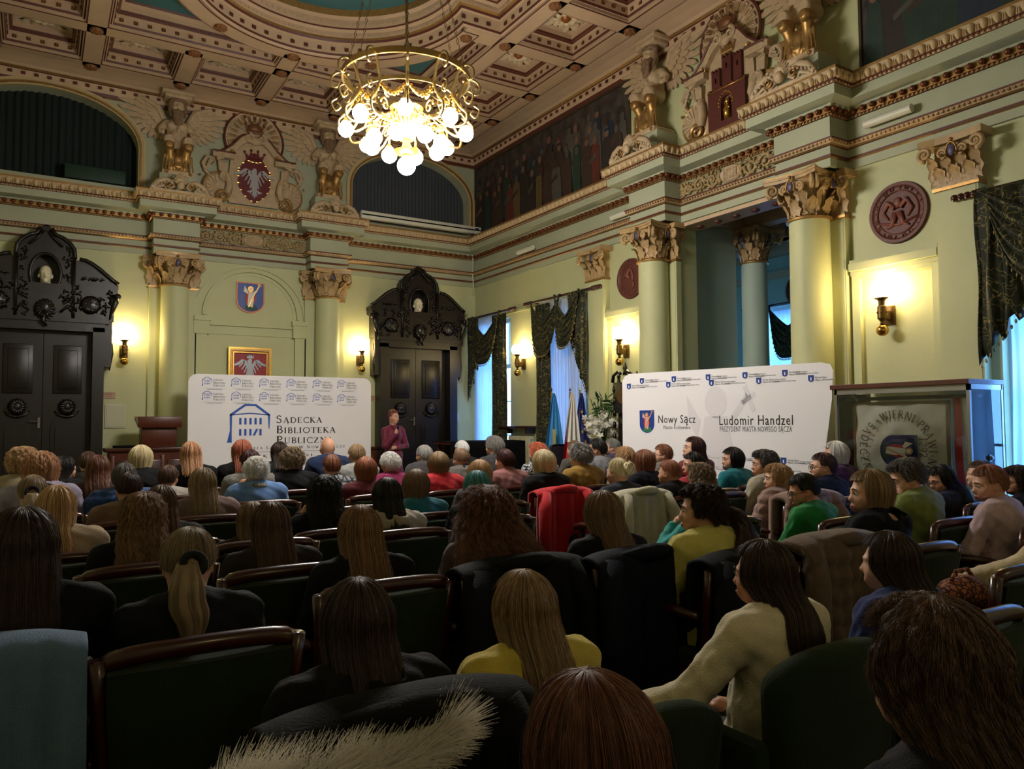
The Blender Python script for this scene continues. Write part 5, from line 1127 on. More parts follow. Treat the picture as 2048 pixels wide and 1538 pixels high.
# ============================================================ LETTERING
def A_(cx, cy, rx, ry, a0, a1, n=12): return arc(cx, cy, rx, ry, a0, a1, n)
TK, TN = .125, .05
def S_(): return A_(.24, .76, .19, .22, 35, 250, 12)[:-1] + A_(.24, .28, .21, .26, 75, -150, 12)
GLY = {  # strokes: (points, width) on a unit cap height; last entry advance
 'A': ([([(.05, .02), (.33, 1.0)], TN), ([(.31, 1.0), (.62, .02)], TK), ([(.14, .34), (.50, .34)], TN), ([(-.03, .015), (.14, .015)], .03), ([(.5, .015), (.74, .015)], .03)], .74),
 'B': ([([(.12, 0), (.12, 1)], TK), (A_(.25, .76, .22, .23, 90, -90), .085), (A_(.27, .27, .26, .26, 90, -90), .095), ([(.02, .985), (.28, .985)], .035), ([(.02, .015), (.28, .015)], .035), ([(.12, .53), (.26, .53)], .04)], .6),
 'C': ([(A_(.45, .5, .38, .49, 48, 312, 20), .085), ([(.70, .98), (.70, .74)], .03), ([(.72, .02), (.72, .2)], .025)], .76),
 'D': ([([(.12, 0), (.12, 1)], TK), (A_(.28, .5, .42, .485, 90, -90, 18), .09), ([(.02, .985), (.3, .985)], .035), ([(.02, .015), (.3, .015)], .035)], .8),
 'E': ([([(.12, 0), (.12, 1)], TK), ([(.02, .98), (.5, .98)], .045), ([(.02, .02), (.54, .02)], .045), ([(.12, .52), (.42, .52)], .04), ([(.5, 1), (.5, .84)], .03), ([(.54, 0), (.54, .17)], .03), ([(.42, .6), (.42, .44)], .03)], .62),
 'F': ([([(.12, 0), (.12, 1)], TK), ([(.02, .98), (.5, .98)], .045), ([(.12, .5), (.42, .5)], .04), ([(.5, 1), (.5, .84)], .03), ([(.42, .58), (.42, .42)], .03), ([(.02, .015), (.24, .015)], .03)], .56),
 'H': ([([(.12, 0), (.12, 1)], TK), ([(.66, 0), (.66, 1)], TK), ([(.12, .52), (.66, .52)], .04)] + [([(x, y), (x + .2, y)], .03) for x in (.02, .56) for y in (.015, .985)], .82),
 'I': ([([(.12, 0), (.12, 1)], TK), ([(.01, .985), (.24, .985)], .03), ([(.01, .015), (.24, .015)], .03)], .3),
 'J': ([([(.14, 1), (.14, .0), (.08, -.16), (-.05, -.2)], TK * .85), ([(.02, .985), (.26, .985)], .03)], .3),
 'K': ([([(.12, 0), (.12, 1)], TK), ([(.14, .48), (.5, .98)], TN), ([(.22, .58), (.62, .02)], TK), ([(.02, .985), (.24, .985)], .03), ([(.02, .015), (.24, .015)], .03), ([(.42, .985), (.62, .985)], .03), ([(.5, .015), (.74, .015)], .03)], .74),
 'L': ([([(.12, 0), (.12, 1)], TK), ([(.02, .02), (.52, .02)], .045), ([(.52, 0), (.53, .18)], .03), ([(.02, .985), (.24, .985)], .03)], .57),
 'M': ([([(.12, 0), (.15, 1)], TN), ([(.16, 1), (.46, .1)], TK), ([(.46, .1), (.76, 1)], TN), ([(.77, 1), (.81, 0)], TK), ([(.02, .015), (.22, .015)], .03), ([(.7, .015), (.92, .015)], .03), ([(.04, .985), (.2, .985)], .03), ([(.72, .985), (.88, .985)], .03)], .95),
 'N': ([([(.13, 0), (.13, 1)], TN), ([(.13, 1), (.66, .04)], TK), ([(.66, 0), (.66, 1)], TN), ([(.03, .015), (.24, .015)], .03), ([(.0, .985), (.2, .985)], .03), ([(.56, .985), (.77, .985)], .03)], .82),
 'O': ([(A_(.45, .5, .385, .48, 0, 360, 28), .09)], .92),
 'P': ([([(.12, 0), (.12, 1)], TK), (A_(.25, .73, .25, .255, 90, -90), .085), ([(.02, .985), (.28, .985)], .035), ([(.12, .475), (.26, .475)], .035), ([(.02, .015), (.26, .015)], .03)], .58),
 'R': ([([(.12, 0), (.12, 1)], TK), (A_(.25, .75, .23, .235, 90, -90), .085), ([(.02, .985), (.28, .985)], .035), ([(.12, .515), (.26, .515)], .035), ([(.02, .015), (.24, .015)], .03), ([(.26, .5), (.6, .02)], TK), ([(.52, .015), (.7, .015)], .03)], .7),
 'S': ([(S_(), .085), ([(.42, .98), (.42, .78)], .03), ([(.04, .03), (.04, .24)], .03)], .56),
 'T': ([([(.32, 0), (.32, 1)], TK), ([(.0, .975), (.64, .975)], .045), ([(.01, 1), (.0, .8)], .03), ([(.63, 1), (.64, .8)], .03), ([(.2, .015), (.44, .015)], .03)], .67),
 'U': ([([(.14, 1), (.14, .32)] + A_(.38, .3, .24, .28, 180, 270, 6), TK * .85), (A_(.38, .3, .24, .28, 270, 360, 6) + [(.62, 1)], TN), ([(.02, .985), (.26, .985)], .03), ([(.52, .985), (.72, .985)], .03)], .78),
 'W': ([([(.06, 1), (.3, 0)], TK), ([(.3, 0), (.5, .95)], TN), ([(.5, .95), (.74, 0)], TK), ([(.74, 0), (.96, 1)], TN), ([(-.04, .985), (.18, .985)], .03), ([(.86, .985), (1.04, .985)], .03)], 1.06),
 'Y': ([([(.08, 1), (.34, .48)], TK), ([(.62, 1), (.36, .48)], TN), ([(.35, .5), (.35, 0)], TK), ([(-.02, .985), (.2, .985)], .03), ([(.52, .985), (.72, .985)], .03), ([(.24, .015), (.46, .015)], .03)], .72),
 'Z': ([([(.08, .975), (.56, .975)], .045), ([(.54, .97), (.08, .03)], TK), ([(.06, .02), (.6, .02)], .045), ([(.08, 1), (.07, .82)], .03), ([(.6, 0), (.61, .18)], .03)], .67),
 '1': ([([(.22, 0), (.22, 1)], TK), ([(.22, .98), (.08, .86)], TN), ([(.1, .015), (.34, .015)], .03)], .4),
 '2': ([(A_(.27, .72, .2, .25, 160, -20, 12) + [(.06, .04)], .09), ([(.04, .04), (.52, .04)], .08)], .58),
 '8': ([(A_(.27, .75, .17, .21, 0, 360, 18), .08), (A_(.27, .27, .21, .25, 0, 360, 18), .085)], .56),
 '9': ([(A_(.27, .68, .2, .28, 0, 360, 18), .085), (A_(.2, .6, .28, .6, 10, -80, 10), .085)], .56),
 '-': ([([(.05, .4), (.33, .4)], .06)], .38), '.': ([([(.1, .0), (.1, .1)], .1)], .22), '*': ([([(.14, .35), (.14, .6)], .22)], .34), ' ': ([], .34)}
GLY['\u0104'] = (GLY['A'][0] + [([(.6, .0), (.52, -.1), (.56, -.2), (.68, -.2)], .045)], .74)
GLY['\u00d3'] = (GLY['O'][0] + [([(.42, 1.1), (.54, 1.28)], .07)], .92)
GLY['\u0141'] = (GLY['L'][0] + [([(.0, .4), (.34, .62)], .05)], .57)
def stroke(mb, pts, w, fr, th=.002, mi=0):
    P = [Vector(p) for p in pts]; n = len(P); L = []; R = []
    for i in range(n):
        t = (P[min(i + 1, n - 1)] - P[max(i - 1, 0)]).normalized(); m = Vector((-t.y, t.x)) * w / 2; L.append(P[i] + m); R.append(P[i] - m)
    vs = [fr(p.x, p.y, 0) for p in L + R] + [fr(p.x, p.y, th) for p in L + R]; k = 2 * n; fs = []
    for i in range(n - 1): fs += [(k + i, k + i + 1, k + n + i + 1, k + n + i), (i, k + i, k + i + 1, i + 1), (n + i, n + i + 1, k + n + i + 1, k + n + i)]
    fs += [(0, n, k + n, k), (n - 1, k + n - 1, k + 2 * n - 1, 2 * n - 1)]; mb.add(vs, fs, mi)
def serif(mb, s, x, y, h, fr, big=None, track=.12, mi=0, th=.002):
    # small capitals; first letter of each word taller when big is given
    first = True
    for ch in s:
        hh = (big if (big and first) else h); g, adv = GLY.get(ch, GLY[' '])
        for pts, w in g: stroke(mb, [(x + px * hh, y + py * hh) for px, py in pts], max(w, .05) * hh * 1.22, fr, th, mi)
        x += (adv + track) * hh; first = ch in ' .-' and ch != '-'
    return x
def sans(s, size, name, m, parent, M, width=None):
    cu = bpy.data.curves.new('text', 'FONT'); cu.body = s; cu.size = size; cu.extrude = .0008; cu.resolution_u = 2; cu.space_character = 1.12
    ob = bpy.data.objects.new('text', cu); COL.objects.link(ob); dg = bpy.context.evaluated_depsgraph_get(); me = bpy.data.meshes.new_from_object(ob.evaluated_get(dg)); bpy.data.objects.remove(ob); bpy.data.curves.remove(cu)
    if width and len(me.vertices):
        xs = [v.co.x for v in me.vertices]; k = width / (max(xs) - min(xs))
        for v in me.vertices: v.co.x = (v.co.x - min(xs)) * k
    me.transform(M); me.materials.clear(); me.materials.append(m); return put(name, me, parent)
# ============================================================ BANNERS
def rrect(w, h, r, n=8, z0=0.):
    return [(-w, z0), (w, z0)] + arc(w - r, h - r, r, r, 0, 90, n) + arc(-w + r, h - r, r, r, 90, 180, n)
pl = on_y(377, 760, 12.45); pr = on_y(742, 760, 12.45); HB = on_y(560, 752, 12.45)[2]; WB2 = (pr[0] - pl[0]) / 2
t = thing('library_banner', 'wide white fabric banner with blue library logo in front of the niche', 'banner', ((pl[0] + pr[0]) / 2, 12.45, 0))
MB().plate([rrect(WB2, HB, .13)], lambda u, v, w: (u, w, v), .03).build('fabric', WHITE, t, smooth=30)
fB = lambda u, v, w: (u, -.001 - w, v)
def house(mb, s, ox, oz, fr):
    q = lambda P: [(ox + x * s, oz + y * s) for x, y in P]
    mb.plate([q([(-.5, .36), (-.14, .62), (.15, .62), (.5, .36), (.5, .33), (.44, .33), (.12, .57), (-.11, .57), (-.44, .33), (-.5, .33)])], fr, .002)
    mb.plate([q([(-.46, .33), (0, .37), (.46, .33), (.46, .36), (0, .40), (-.46, .36)])], fr, .002)
    mb.plate([q([(-.5, .36), (-.44, .36), (-.445, -.1), (-.44, -.35), (-.56, -.35), (-.49, -.05)])], fr, .002); mb.plate([q([(.5, .36), (.44, .36), (.465, 0), (.485, -.02)])], fr, .002)
    for k in range(5):
        x = -.25 + .125 * k + .01; mb.plate([q([(x - .028, .1), (x + .028, .1), (x + .028, .27), (x - .028, .27)])], fr, .002)
        e = .04 if k == 3 else 0; mb.plate([q([(x - .028 - e, -.18), (x + .028 - e, -.18), (x + .028 + e, -.01), (x - .028 + e, -.01)])], fr, .002)
def bpt(px, py): p = on_y(px, py, 12.45); return p[0] - (pl[0] + pr[0]) / 2, p[2]
x0_, z0_ = bpt(500, 857); s_ = (bpt(543, 857)[0] - bpt(462, 857)[0]) / 1.0
lg = MB(); house(lg, s_, x0_, z0_, fB); lg.build('house_logo', PRINTB, t)
def fit(mb, wd, p0, px1, h, big, track):
    (xa, za), xb = bpt(*p0), bpt(px1, p0[1])[0]; tmp = MB(); xe = serif(tmp, wd, 0, 0, h, fB, big, track) - track * h; k = (xb - xa) / xe
    serif(mb, wd, 0, 0, h, lambda u, v, w: fB(xa + u * k, za + v, w), big, track)
w3 = MB()
for wd, p0, x1 in (('S\u0104DECKA', (553, 846), 644), ('BIBLIOTEKA', (553, 866.5), 671), ('PUBLICZNA', (553, 887), 666)): fit(w3, wd, p0, x1, .091, .118, .14)
w3.build('name_lettering', PRINTK, t)
w4 = MB()
fit(w4, 'IM. J\u00d3ZEFA SZUJSKIEGO W NOWYM S\u0104CZU', (462, 900), 690, .037, .046, .3)
x1, z1 = bpt(492, 904.5); x2, _ = bpt(655, 904.5); w4.plate([rect(x1, x2, z1 - .003, z1 + .002)], fB, .002)
fit(w4, 'ROK ZA\u0141. 1891', (500, 916), 625, .044, None, .35)
w4.build('subtitle_lettering', PRINTK, t)
sl = MB(); house(sl, .14, 0, 0, fB); sl = sl.mesh('small_logo', [PRINTB]); st = MB()
for k, wd in enumerate(('S\u0104DECKA', 'BIBLIOTEKA', 'PUBLICZNA')): serif(st, wd, .09, .030 - .043 * k, .025, fB, .030, .10)
st.plate([rect(-.05, .27, -.085, -.083)], fB, .002); st.plate([rect(.0, .22, -.102, -.097)], fB, .002); st = st.mesh('small_name', [PRINTK])
for row, y in enumerate((0, 1)):
    for k, px in enumerate((413, 471, 527, 581, 633, 682)):
        py = (764 + (px - 413) * .021) + (28 if row else 0); x, z = bpt(px, py)
        o = put('small_logo', sl, t, (x + .01, 0, z - .01)); put('small_name', st, o)
MB().box(-WB2 + .1, -WB2 + .14, .03, .07, .02, HB - .2).box(WB2 - .14, WB2 - .1, .03, .07, .02, HB - .2).box(-WB2 + .08, -WB2 + .16, -.25, .06, 0, .03).box(WB2 - .16, WB2 - .08, -.25, .06, 0, .03).build('stand', METALG, t)
# second banner, angled in front of the portal
TL = ray(1243, 748) * 9.75 + [0, 0, H]; TR = ray(1667, 724) * 7.85 + [0, 0, H]
u_ = TR - TL; u_[2] = 0; Wb = np.linalg.norm(u_); u_ /= Wb; nrm = np.array([u_[1], -u_[0], 0]); HT = (TL[2] + TR[2]) / 2
if nrm @ (np.array([0, 0, 0]) - TL) < 0: nrm = -nrm
def bn(px, py):
    r = ray(px, py); d = ((TL - [0, 0, H]) @ nrm) / (r @ nrm); p = r * d + [0, 0, H]; return (p - TL) @ u_, p[2]
t = thing('city_banner', 'wide white fabric banner with blue city shield standing before the portal', 'banner')
fW = lambda u, v, w: tuple(np.array([TL[0], TL[1], 0]) + u_ * u + nrm * w + np.array([0, 0, v]))
edge = [bn(1665, 744), bn(1664, 798), bn(1651, 898), bn(1640, 950)]; r_ = .12
out = [(0, .05)] + [(edge[3][0] - .06, .05)] + edge[::-1] + [(Wb - .01, HT - .10), (Wb - .05, HT - .02), (Wb - .13, HT)] + [(r_, HT), (.05, HT - .03), (.01, HT - .09)]
MB().plate([out], lambda u, v, w: fW(u, v, -w), .03).build('fabric', WHITE, t)
fP = lambda u, v, w: fW(u, v, .001 + w)
wm = MB(); gx, gz = bn(1432, 850); q = lambda P: [(gx + x, gz + z) for x, z in P]
WMK = mat('watermark', 'dedae0', .5)
wm.plate([q(arc(0, .26, .14, .18, 0, 360, 20)[:-1])], fP, .0008); wm.plate([q([(-.14, .1), (.14, .1), (.25, -.5), (-.25, -.5)])], fP, .0008); wm.plate([q([(-.2, .05), (-.38, .35), (-.36, .05), (-.25, -.15)])], fP, .0006)
wm.plate([q([(.2, .0), (.42, .3), (.38, .36), (.16, .06)])], fP, .0006); wm.plate([q([(.34, .42), (.39, .45), (.50, .16), (.45, .13)])], fP, .0006); wm.plate([q([(.34, .22), (.50, .32), (.48, .37), (.32, .27)])], fP, .0006)
wm.build('watermark_print', WMK, t)
sx_, sz_ = bn(1294, 843); sh = MB(); hw = (bn(1309, 843)[0] - bn(1280, 843)[0]) / 2; hh = (bn(1294, 821)[1] - bn(1294, 866)[1]) / 2
sh.plate([[(sx_ + x, sz_ + z) for x, z in shield_loop(hw, hh)]], fP, .002, 0); sh.build('shield_print', BLUE, t)
m = MB(); crest_fig(m, hh / .25, (sx_, sz_), lambda k: (lambda u, v, w: fP(u, v, .002 + (k + w) * .3))); m.build('saint_print', [mat('fig_pink', 'd9a99a', .5), RED, mat('fig_gold', 'c08a50', .5), mat('fig_green', '2c7a50', .5)], t)
Mb = Matrix([[u_[0], 0, nrm[0], TL[0]], [u_[1], 0, nrm[1], TL[1]], [0, 1, 0, 0], [0, 0, 0, 1]])
def btxt(s, p0, p1, size, m, name='lettering'):
    a = bn(*p0); b = bn(*p1); sans(s, size, name, m, t, Mb @ Matrix.Translation((a[0], a[1], .002)), b[0] - a[0])
btxt('Nowy S\u0105cz', (1317, 846), (1391, 846), .135, PRINTK); btxt('Miasto Kr\u00f3lewskie', (1327, 858), (1381, 858), .06, PRINTG); btxt('Ludomir Handzel', (1439, 850), (1586, 850), .155, PRINTK); btxt('PREZYDENT MIASTA NOWEGO S\u0104CZA', (1440, 863), (1584, 863), .085, PRINTG)
ssh = MB(); ssh.plate([shield_loop(.03, .035)], lambda u, v, w: (u, v, w), .002, 0); ssh.plate([[(-.008, -.02), (.008, -.02), (.006, .012), (-.006, .012)]], lambda u, v, w: (u, v, .002 + w), .001, 1); ssh = ssh.mesh('shield_print', [BLUE, WHITE])
def strip(pa, pb, n, start):
    for k in range(n):
        f = k / (n - 1); a = np.array(bn(*pa)); b = np.array(bn(*pb)); x, z = a + (b - a) * f
        Mx = Mb @ Matrix.Translation((x, z, .002))
        if (k + start) % 2 == 0:
            o = put('shield_print', ssh, t); o.matrix_local = Mx; l = NS1; put('small_lettering', l, o)
        else: o = put('small_lettering', NS2, t); o.matrix_local = Mx
def txm(lines):
    m = None; vs = []; 
    cu = bpy.data.curves.new('text', 'FONT'); cu.body = lines[0]; cu.size = lines[1]; cu.extrude = .0005; cu.resolution_u = 1; ob = bpy.data.objects.new('text', cu); COL.objects.link(ob); dg = bpy.context.evaluated_depsgraph_get(); me = bpy.data.meshes.new_from_object(ob.evaluated_get(dg)); bpy.data.objects.remove(ob)
    me.transform(Matrix.Translation(lines[2])); me.materials.clear(); me.materials.append(PRINTG); return me
NS1 = txm(('Nowy S\u0105cz\nMiasto Kr\u00f3lewskie', .026, (.045, .0, 0))); NS2 = txm(('Ludomir Handzel\nPrezydent Miasta Nowego S\u0105cza', .019, (-.12, .0, 0)))
strip((1284, 762), (1612, 744), 10, 0); strip((1258, 773), (1622, 757), 9, 0); strip((1290, 905), (1622, 925), 8, 0); strip((1270, 930), (1640, 941), 8, 1)
# ============================================================ FURNITURE AT THE FRONT
t = thing('lectern', 'small dark wooden lectern standing on the panelled table', 'lectern', (1.53, 13.0, 1.10))
pA = on_y(270, 838, 13.0); pB = on_y(355, 838, 13.0); pc = (pA[0] + pB[0]) / 2; hw = (pB[0] - pA[0]) / 2; t.location = (pc, 12.82, 1.16)
MB().bev(-hw * .8, hw * .8, -.18, .18, 0, .33, .008).build('body', MAHOG2, t, smooth=30)
MB().plate([[(-.24, .30), (.24, .42), (.24, .47), (-.24, .35)]], lambda u, v, w: (-hw + w, u, v - .0), hw * 2).bev(-hw, hw, -.26, -.22, .30, .46, .004).build('reading_top', MAHOG2, t, smooth=30)
ta, tb = on_y(207, 885, 12.9), on_y(380, 885, 12.9)
t = thing('presidium_table', 'panelled dark wooden table front behind the seated audience at the left', 'table', ((ta[0] + 3.4) / 2, 12.82, 0)); hw = (3.4 - ta[0]) / 2
MB().bev(-hw, hw, -.28, .24, 1.10, 1.16, .012).build('top', MAHOG, t, smooth=30); MB().bev(-hw + .06, hw - .06, -.24, .2, .0, 1.1, .005).build('body', MAHOG2, t)
for k in range(7): x = -hw + .28 + k * (2 * hw - .5) / 6; MB().bev(x - .13, x + .13, -.262, -.235, .12, .98, .012).build('panel', MAHOG, t, smooth=30)
for k in range(8): x = -hw + .1 + k * (2 * hw - .2) / 7; MB().bev(x - .025, x + .025, -.27, -.235, .05, 1.05, .01).build('stile', MAHOG2, t, smooth=30)
tag(MB().bev(-.16, .16, -.12, .12, 0, .035, .008).build('folder', BLACK, None, loc=(ta[0] + .28, 12.8, 1.16)), 'black folder lying on the left end of the panelled table', 'folder')
# long table with black cloth under the far windows
t = thing('covered_table', 'long table covered with a black cloth under the far windows', 'table', (6.1, 10.6, 0), 0)
ka, kb = on_y(898, 884, 11.6), on_y(1058, 884, 11.6)
t.location = ((ka[0] + kb[0]) / 2, 11.9, 0); hw = (kb[0] - ka[0]) / 2
def clothf(u, v):
    a = u * 2 - 1
    if v < .25: return (a * hw, .35 - v * 4 * .7, ka[2])
    f = (v - .25) / .75; return (a * hw * (1 + .01 * f), -.35 - .03 * f - .02 * f * sin(u * 70) - .01 * f * sin(u * 31), ka[2] * (1 - f) + .03)
MB().sheet(clothf, 160, 12, .01).build('tablecloth', BLACK, t, smooth='all'); MB().bev(-hw + .01, hw - .01, -.33, .33, ka[2] - .05, ka[2] - .012, .005).build('tabletop', MAHOG2, t)
for sx in (-1, 1):
    for sy in (-1, 1): MB().bev(sx * (hw - .1) - .03, sx * (hw - .1) + .03, sy * .28 - .03, sy * .28 + .03, 0, ka[2] - .05, .005).build('leg', MAHOG2, t)
# flags on poles, drooping
def flag(x, y, cols, label, emb, ztop=1.98, w=.30, seed=0):
    t = thing('flag', label, 'flag', (x, y, 0)); MB().tube([(0, 0, 0), (0, 0, ztop)], .013, 8).lathe([(.0, ztop + .07), (.018, ztop + .03), (.0, ztop)], n=8).lathe([(.16, 0), (.16, .02), (.03, .06), (.015, .2)], n=16).build('pole', BRASS, t, smooth=40)
    def fn(u, v):
        wd = .02 + w * (v ** .75); a = (u - .5) * 2; return (a * wd * .5 + .02 * sin(seed + v * 3), -.03 - .05 * v * abs(sin(u * 8.5 + seed)) - .02 * cos(u * 19), ztop - .02 - v * 1.35)
    nu, nv = 26, 16; P = [[fn(i / (nu - 1), j / (nv - 1)) for i in range(nu)] for j in range(nv)]; fs = [(j * nu + i, j * nu + i + 1, (j + 1) * nu + i + 1, (j + 1) * nu + i) for j in range(nv - 1) for i in range(nu - 1)]
    mi = [(0 if len(cols) == 1 else (0 if (j + 0) < 6 + 7 * i / nu else 1)) for j in range(nv - 1) for i in range(nu - 1)]
    m = MB(); v0 = [p for r in P for p in r]; m.add(v0, fs, mi); k = len(v0); m.add([(p[0], p[1] + .012, p[2]) for p in v0], [f[::-1] for f in fs], mi)
    m.build('cloth', cols, t, smooth='all', fix=False)
    if emb == 'stars':
        s = MB()
        for q in range(6):
            u, v = .55 + .18 * (q % 2), .22 + .115 * q; p = fn(u, v); L = []
            for j in range(10): r = .035 if j % 2 == 0 else .014; a = pi / 2 + j * pi / 5; L.append((p[0] + r * cos(a), p[2] + r * sin(a)))
            s.plate([L], lambda uu, vv, ww, p=p: (uu, p[1] - .018 - ww, vv), .004)
        s.build('star', mat('flag_gold', 'c9a63a', .5), t)
    if emb == 'badge':
        s = MB(); p = fn(.3, .5); s.plate([[(p[0] - .03, p[2] - .12), (p[0] + .03, p[2] - .12), (p[0] + .03, p[2] + .12), (p[0] - .03, p[2] + .12)]], lambda uu, vv, ww: (uu, -.13 - ww, vv), .004); s.build('badge', mat('badge_cream', 'a9a878', .5), t)
    return t
FB1, FW1, FR1, FB2 = mat('flag_skyblue', '2f7fc0', .55), mat('flag_white', 'd8d5cf', .55), mat('flag_red', 'c01c30', .55), mat('flag_navy', '16246e', .55)
for px, cols, lab, emb, sd, w in ((1103, [FB1], 'furled light blue flag, leftmost of the three before the second window', 'badge', 1, .30), (1140, [FW1, FR1], 'white and red flag standing between the two blue flags', '', 2, .26), (1160, [FB2], 'navy flag with gold stars, rightmost of the three flags', 'stars', 3, .26)):
    p = on_y(px, 780, {1103: 9.75, 1140: 9.25, 1160: 9.7}[px]); flag(p[0], p[1], cols, lab, emb, p[2] - .03, w * 1.6, sd)
tag(MB().bev(-.22, .22, -.02, .02, .0, 1.18, .05).build('folded_chair', mat('dark_blue_black', '10131f', .5), None, loc=(*on_y(1125, 900, 9.3)[:2], 0), smooth=30), 'dark folded chair back standing behind the flags by the table', 'chair')
# white orchids in a tall vase
fp = on_y(1208, 860, 9.0); t = thing('flower_arrangement', 'white orchids with green leaves in a tall vase left of the wide banner', 'flowers', (fp[0], fp[1], 0))
MB().lathe([(.0, 0), (.14, 0), (.16, .4), (.12, .9), (.15, 1.15), (.13, 1.16), (.1, .9)], n=20).build('vase', mat('white_vase', 'b9b6a8', .3), t, smooth=40)
rr = random.Random(9); pet = MB()
for k in range(5):
    a = k * 2 * pi / 5; pet.plate([[(0, 0), (.024 * cos(a - .5) * 1.2, .024 * sin(a - .5) * 1.2), (.045 * cos(a), .045 * sin(a)), (.024 * cos(a + .5) * 1.2, .024 * sin(a + .5) * 1.2)]], lambda u, v, w: (u, v, w + 6 * (u * u + v * v) ** 1), .002)
pet = pet.mesh('blossom', [mat('petal_white', 'd9d6cc', .6)])
for k in range(100):
    a = rr.uniform(0, 6.28); r = rr.uniform(.05, .30) ** 1; z = 1.47 + rr.uniform(-.13, .1) - r * .4
    o = put('blossom', pet, t, (r * cos(a), r * sin(a), z + rr.uniform(0, .12))); o.rotation_euler = (rr.uniform(-1.2, 1.2), rr.uniform(-1.2, 1.2), a); o.scale = (1.3,) * 3
for k in range(12):
    a = rr.uniform(0, 6.28); r = rr.uniform(.1, .22); MB().tube([(0, 0, 1.1), (r * .4 * cos(a), r * .4 * sin(a), 1.5), (r * cos(a), r * sin(a), 1.66 + rr.uniform(0, .2))], .006, 5).build('stem', mat('leaf_green', '2d4a26', .6), t)
lf = MB().plate([[(0, 0), (.02, .04), (.022, .09), (0, .16), (-.022, .09), (-.02, .04)]], lambda u, v, w: (u, v, w + v * .4), .002).mesh('leaf', [mat('leaf_green', '2d4a26', .6)])
for k in range(34):
    a = rr.uniform(0, 6.28); r = rr.uniform(.02, .18); o = put('leaf', lf, t, (r * cos(a), r * sin(a), 1.62 + rr.uniform(0, .26))); o.rotation_euler = (rr.uniform(-1, 1.2), rr.uniform(-1, 1), a)
# carved clock/stand left of the banner
cpn = on_x(1246, 860, XR - .35); t = thing('longcase_clock', 'tall narrow carved black clock case partly hidden by the wide banner', 'clock', (XR - .25, cpn[1] - .12, 0))
zt = on_x(1246, 765, XR - .35)[2]
MB().bev(-.2, .2, -.22, .22, 0, .5, .01).bev(-.15, .15, -.17, .17, .5, zt - .45, .01).bev(-.2, .2, -.22, .22, zt - .45, zt, .01).build('case', WOOD2, t, smooth=30)
m = MB()
for sx in (-1, 1):
    for k in range(9): m.sphere((-.19, sx * .2, .6 + (zt - .7) * k / 8), (.03, .03, .06), 6)
    m.tube([(-.2, sx * .22, zt), (-.2, sx * .2, zt + .1), (-.2, sx * .1, zt + .15), (-.2, sx * .04, zt + .12)], .025, 6); m.lathe([(.03, zt), (.02, zt + .05), (.03, zt + .09), (0, zt + .16)], (-.1, sx * .2, 0), 8)
m.lathe([(.04, zt + .1), (.02, zt + .16), (.035, zt + .2), (0, zt + .3)], (-.15, 0, 0), 8); m.build('carving', WOOD2, t, smooth='all'); MB().lathe([(0, -.01), (.11, -.01), (.12, 0)], (-.205, 0, zt - .2), 20, axis='x').build('dial', BRONZE, t)
# ============================================================ DISPLAY CASE WITH THE EMBROIDERED STANDARD
X0 = 6.93; ca = on_x(1668, 772, X0); cb2 = on_x(1938, 760, X0); Y0c, Y1c, ZT = cb2[1], ca[1], (ca[2] + cb2[2]) / 2
t = thing('display_case', 'tall glass display case against the wall at the right', 'display case')
MB().bev(X0 - .03, XR - .09, Y0c - .01, Y1c + .03, ZT - .035, ZT + .01, .004).build('top', MAHOG2, t)
MB().bev(X0, XR - .09, Y0c, Y1c, 0, .55, .005).build('base', MAHOG2, t)
for x in (X0 + .015, XR - .105):
    for y in (Y0c + .015, Y1c - .015): MB().box(x - .015, x + .015, y - .015, y + .015, .55, ZT - .035).build('post', METALG, t)
MB().box(X0, X0 + .03, Y0c, Y1c, ZT - .09, ZT - .035).box(X0, XR - .1, Y0c, Y0c + .02, ZT - .08, ZT - .035).build('rail', METALG, t)
CG = bpy.data.materials.new('case_glass'); CG.use_nodes = True; n_ = CG.node_tree.nodes; l_ = CG.node_tree.links; n_.clear()
o_ = n_.new('ShaderNodeOutputMaterial'); tp = n_.new('ShaderNodeBsdfTransparent'); gl = n_.new('ShaderNodeBsdfGlossy'); gl.inputs['Roughness'].default_value = .02; mx = n_.new('ShaderNodeMixShader'); fn_ = n_.new('ShaderNodeFresnel'); fn_.inputs[0].default_value = 1.45; tp.inputs[0].default_value = (.97, .985, .98, 1)
l_.new(fn_.outputs[0], mx.inputs[0]); l_.new(tp.outputs[0], mx.inputs[1]); l_.new(gl.outputs[0], mx.inputs[2]); l_.new(mx.outputs[0], o_.inputs[0])
MB().box(X0 + .004, X0 + .010, Y0c + .03, Y1c - .03, .56, ZT - .09).build('pane', CG, t); MB().box(X0 + .03, XR - .12, Y0c + .004, Y0c + .010, .56, ZT - .08).build('pane', CG, t); MB().box(X0 + .03, XR - .12, Y1c - .010, Y1c - .004, .56, ZT - .08).build('pane', CG, t)
for y, z in ((Y1c - .12, ZT - .13), (Y0c + .1, ZT - .12)): MB().tube([(X0 + .12, y, z + .05), (X0 + .14, y - .05, z - .02)], .022, 10).tube([(X0 + .12, y, ZT - .04), (X0 + .12, y, z + .05)], .006, 6).build('spotlight', METALG, t, smooth=40)
MB().sphere((XR - .35, Y0c - .012, 1.16), .022, 8).box(XR - .37, XR - .33, Y0c - .006, Y0c + .02, 1.13, 1.19).build('lock', METALG, t)
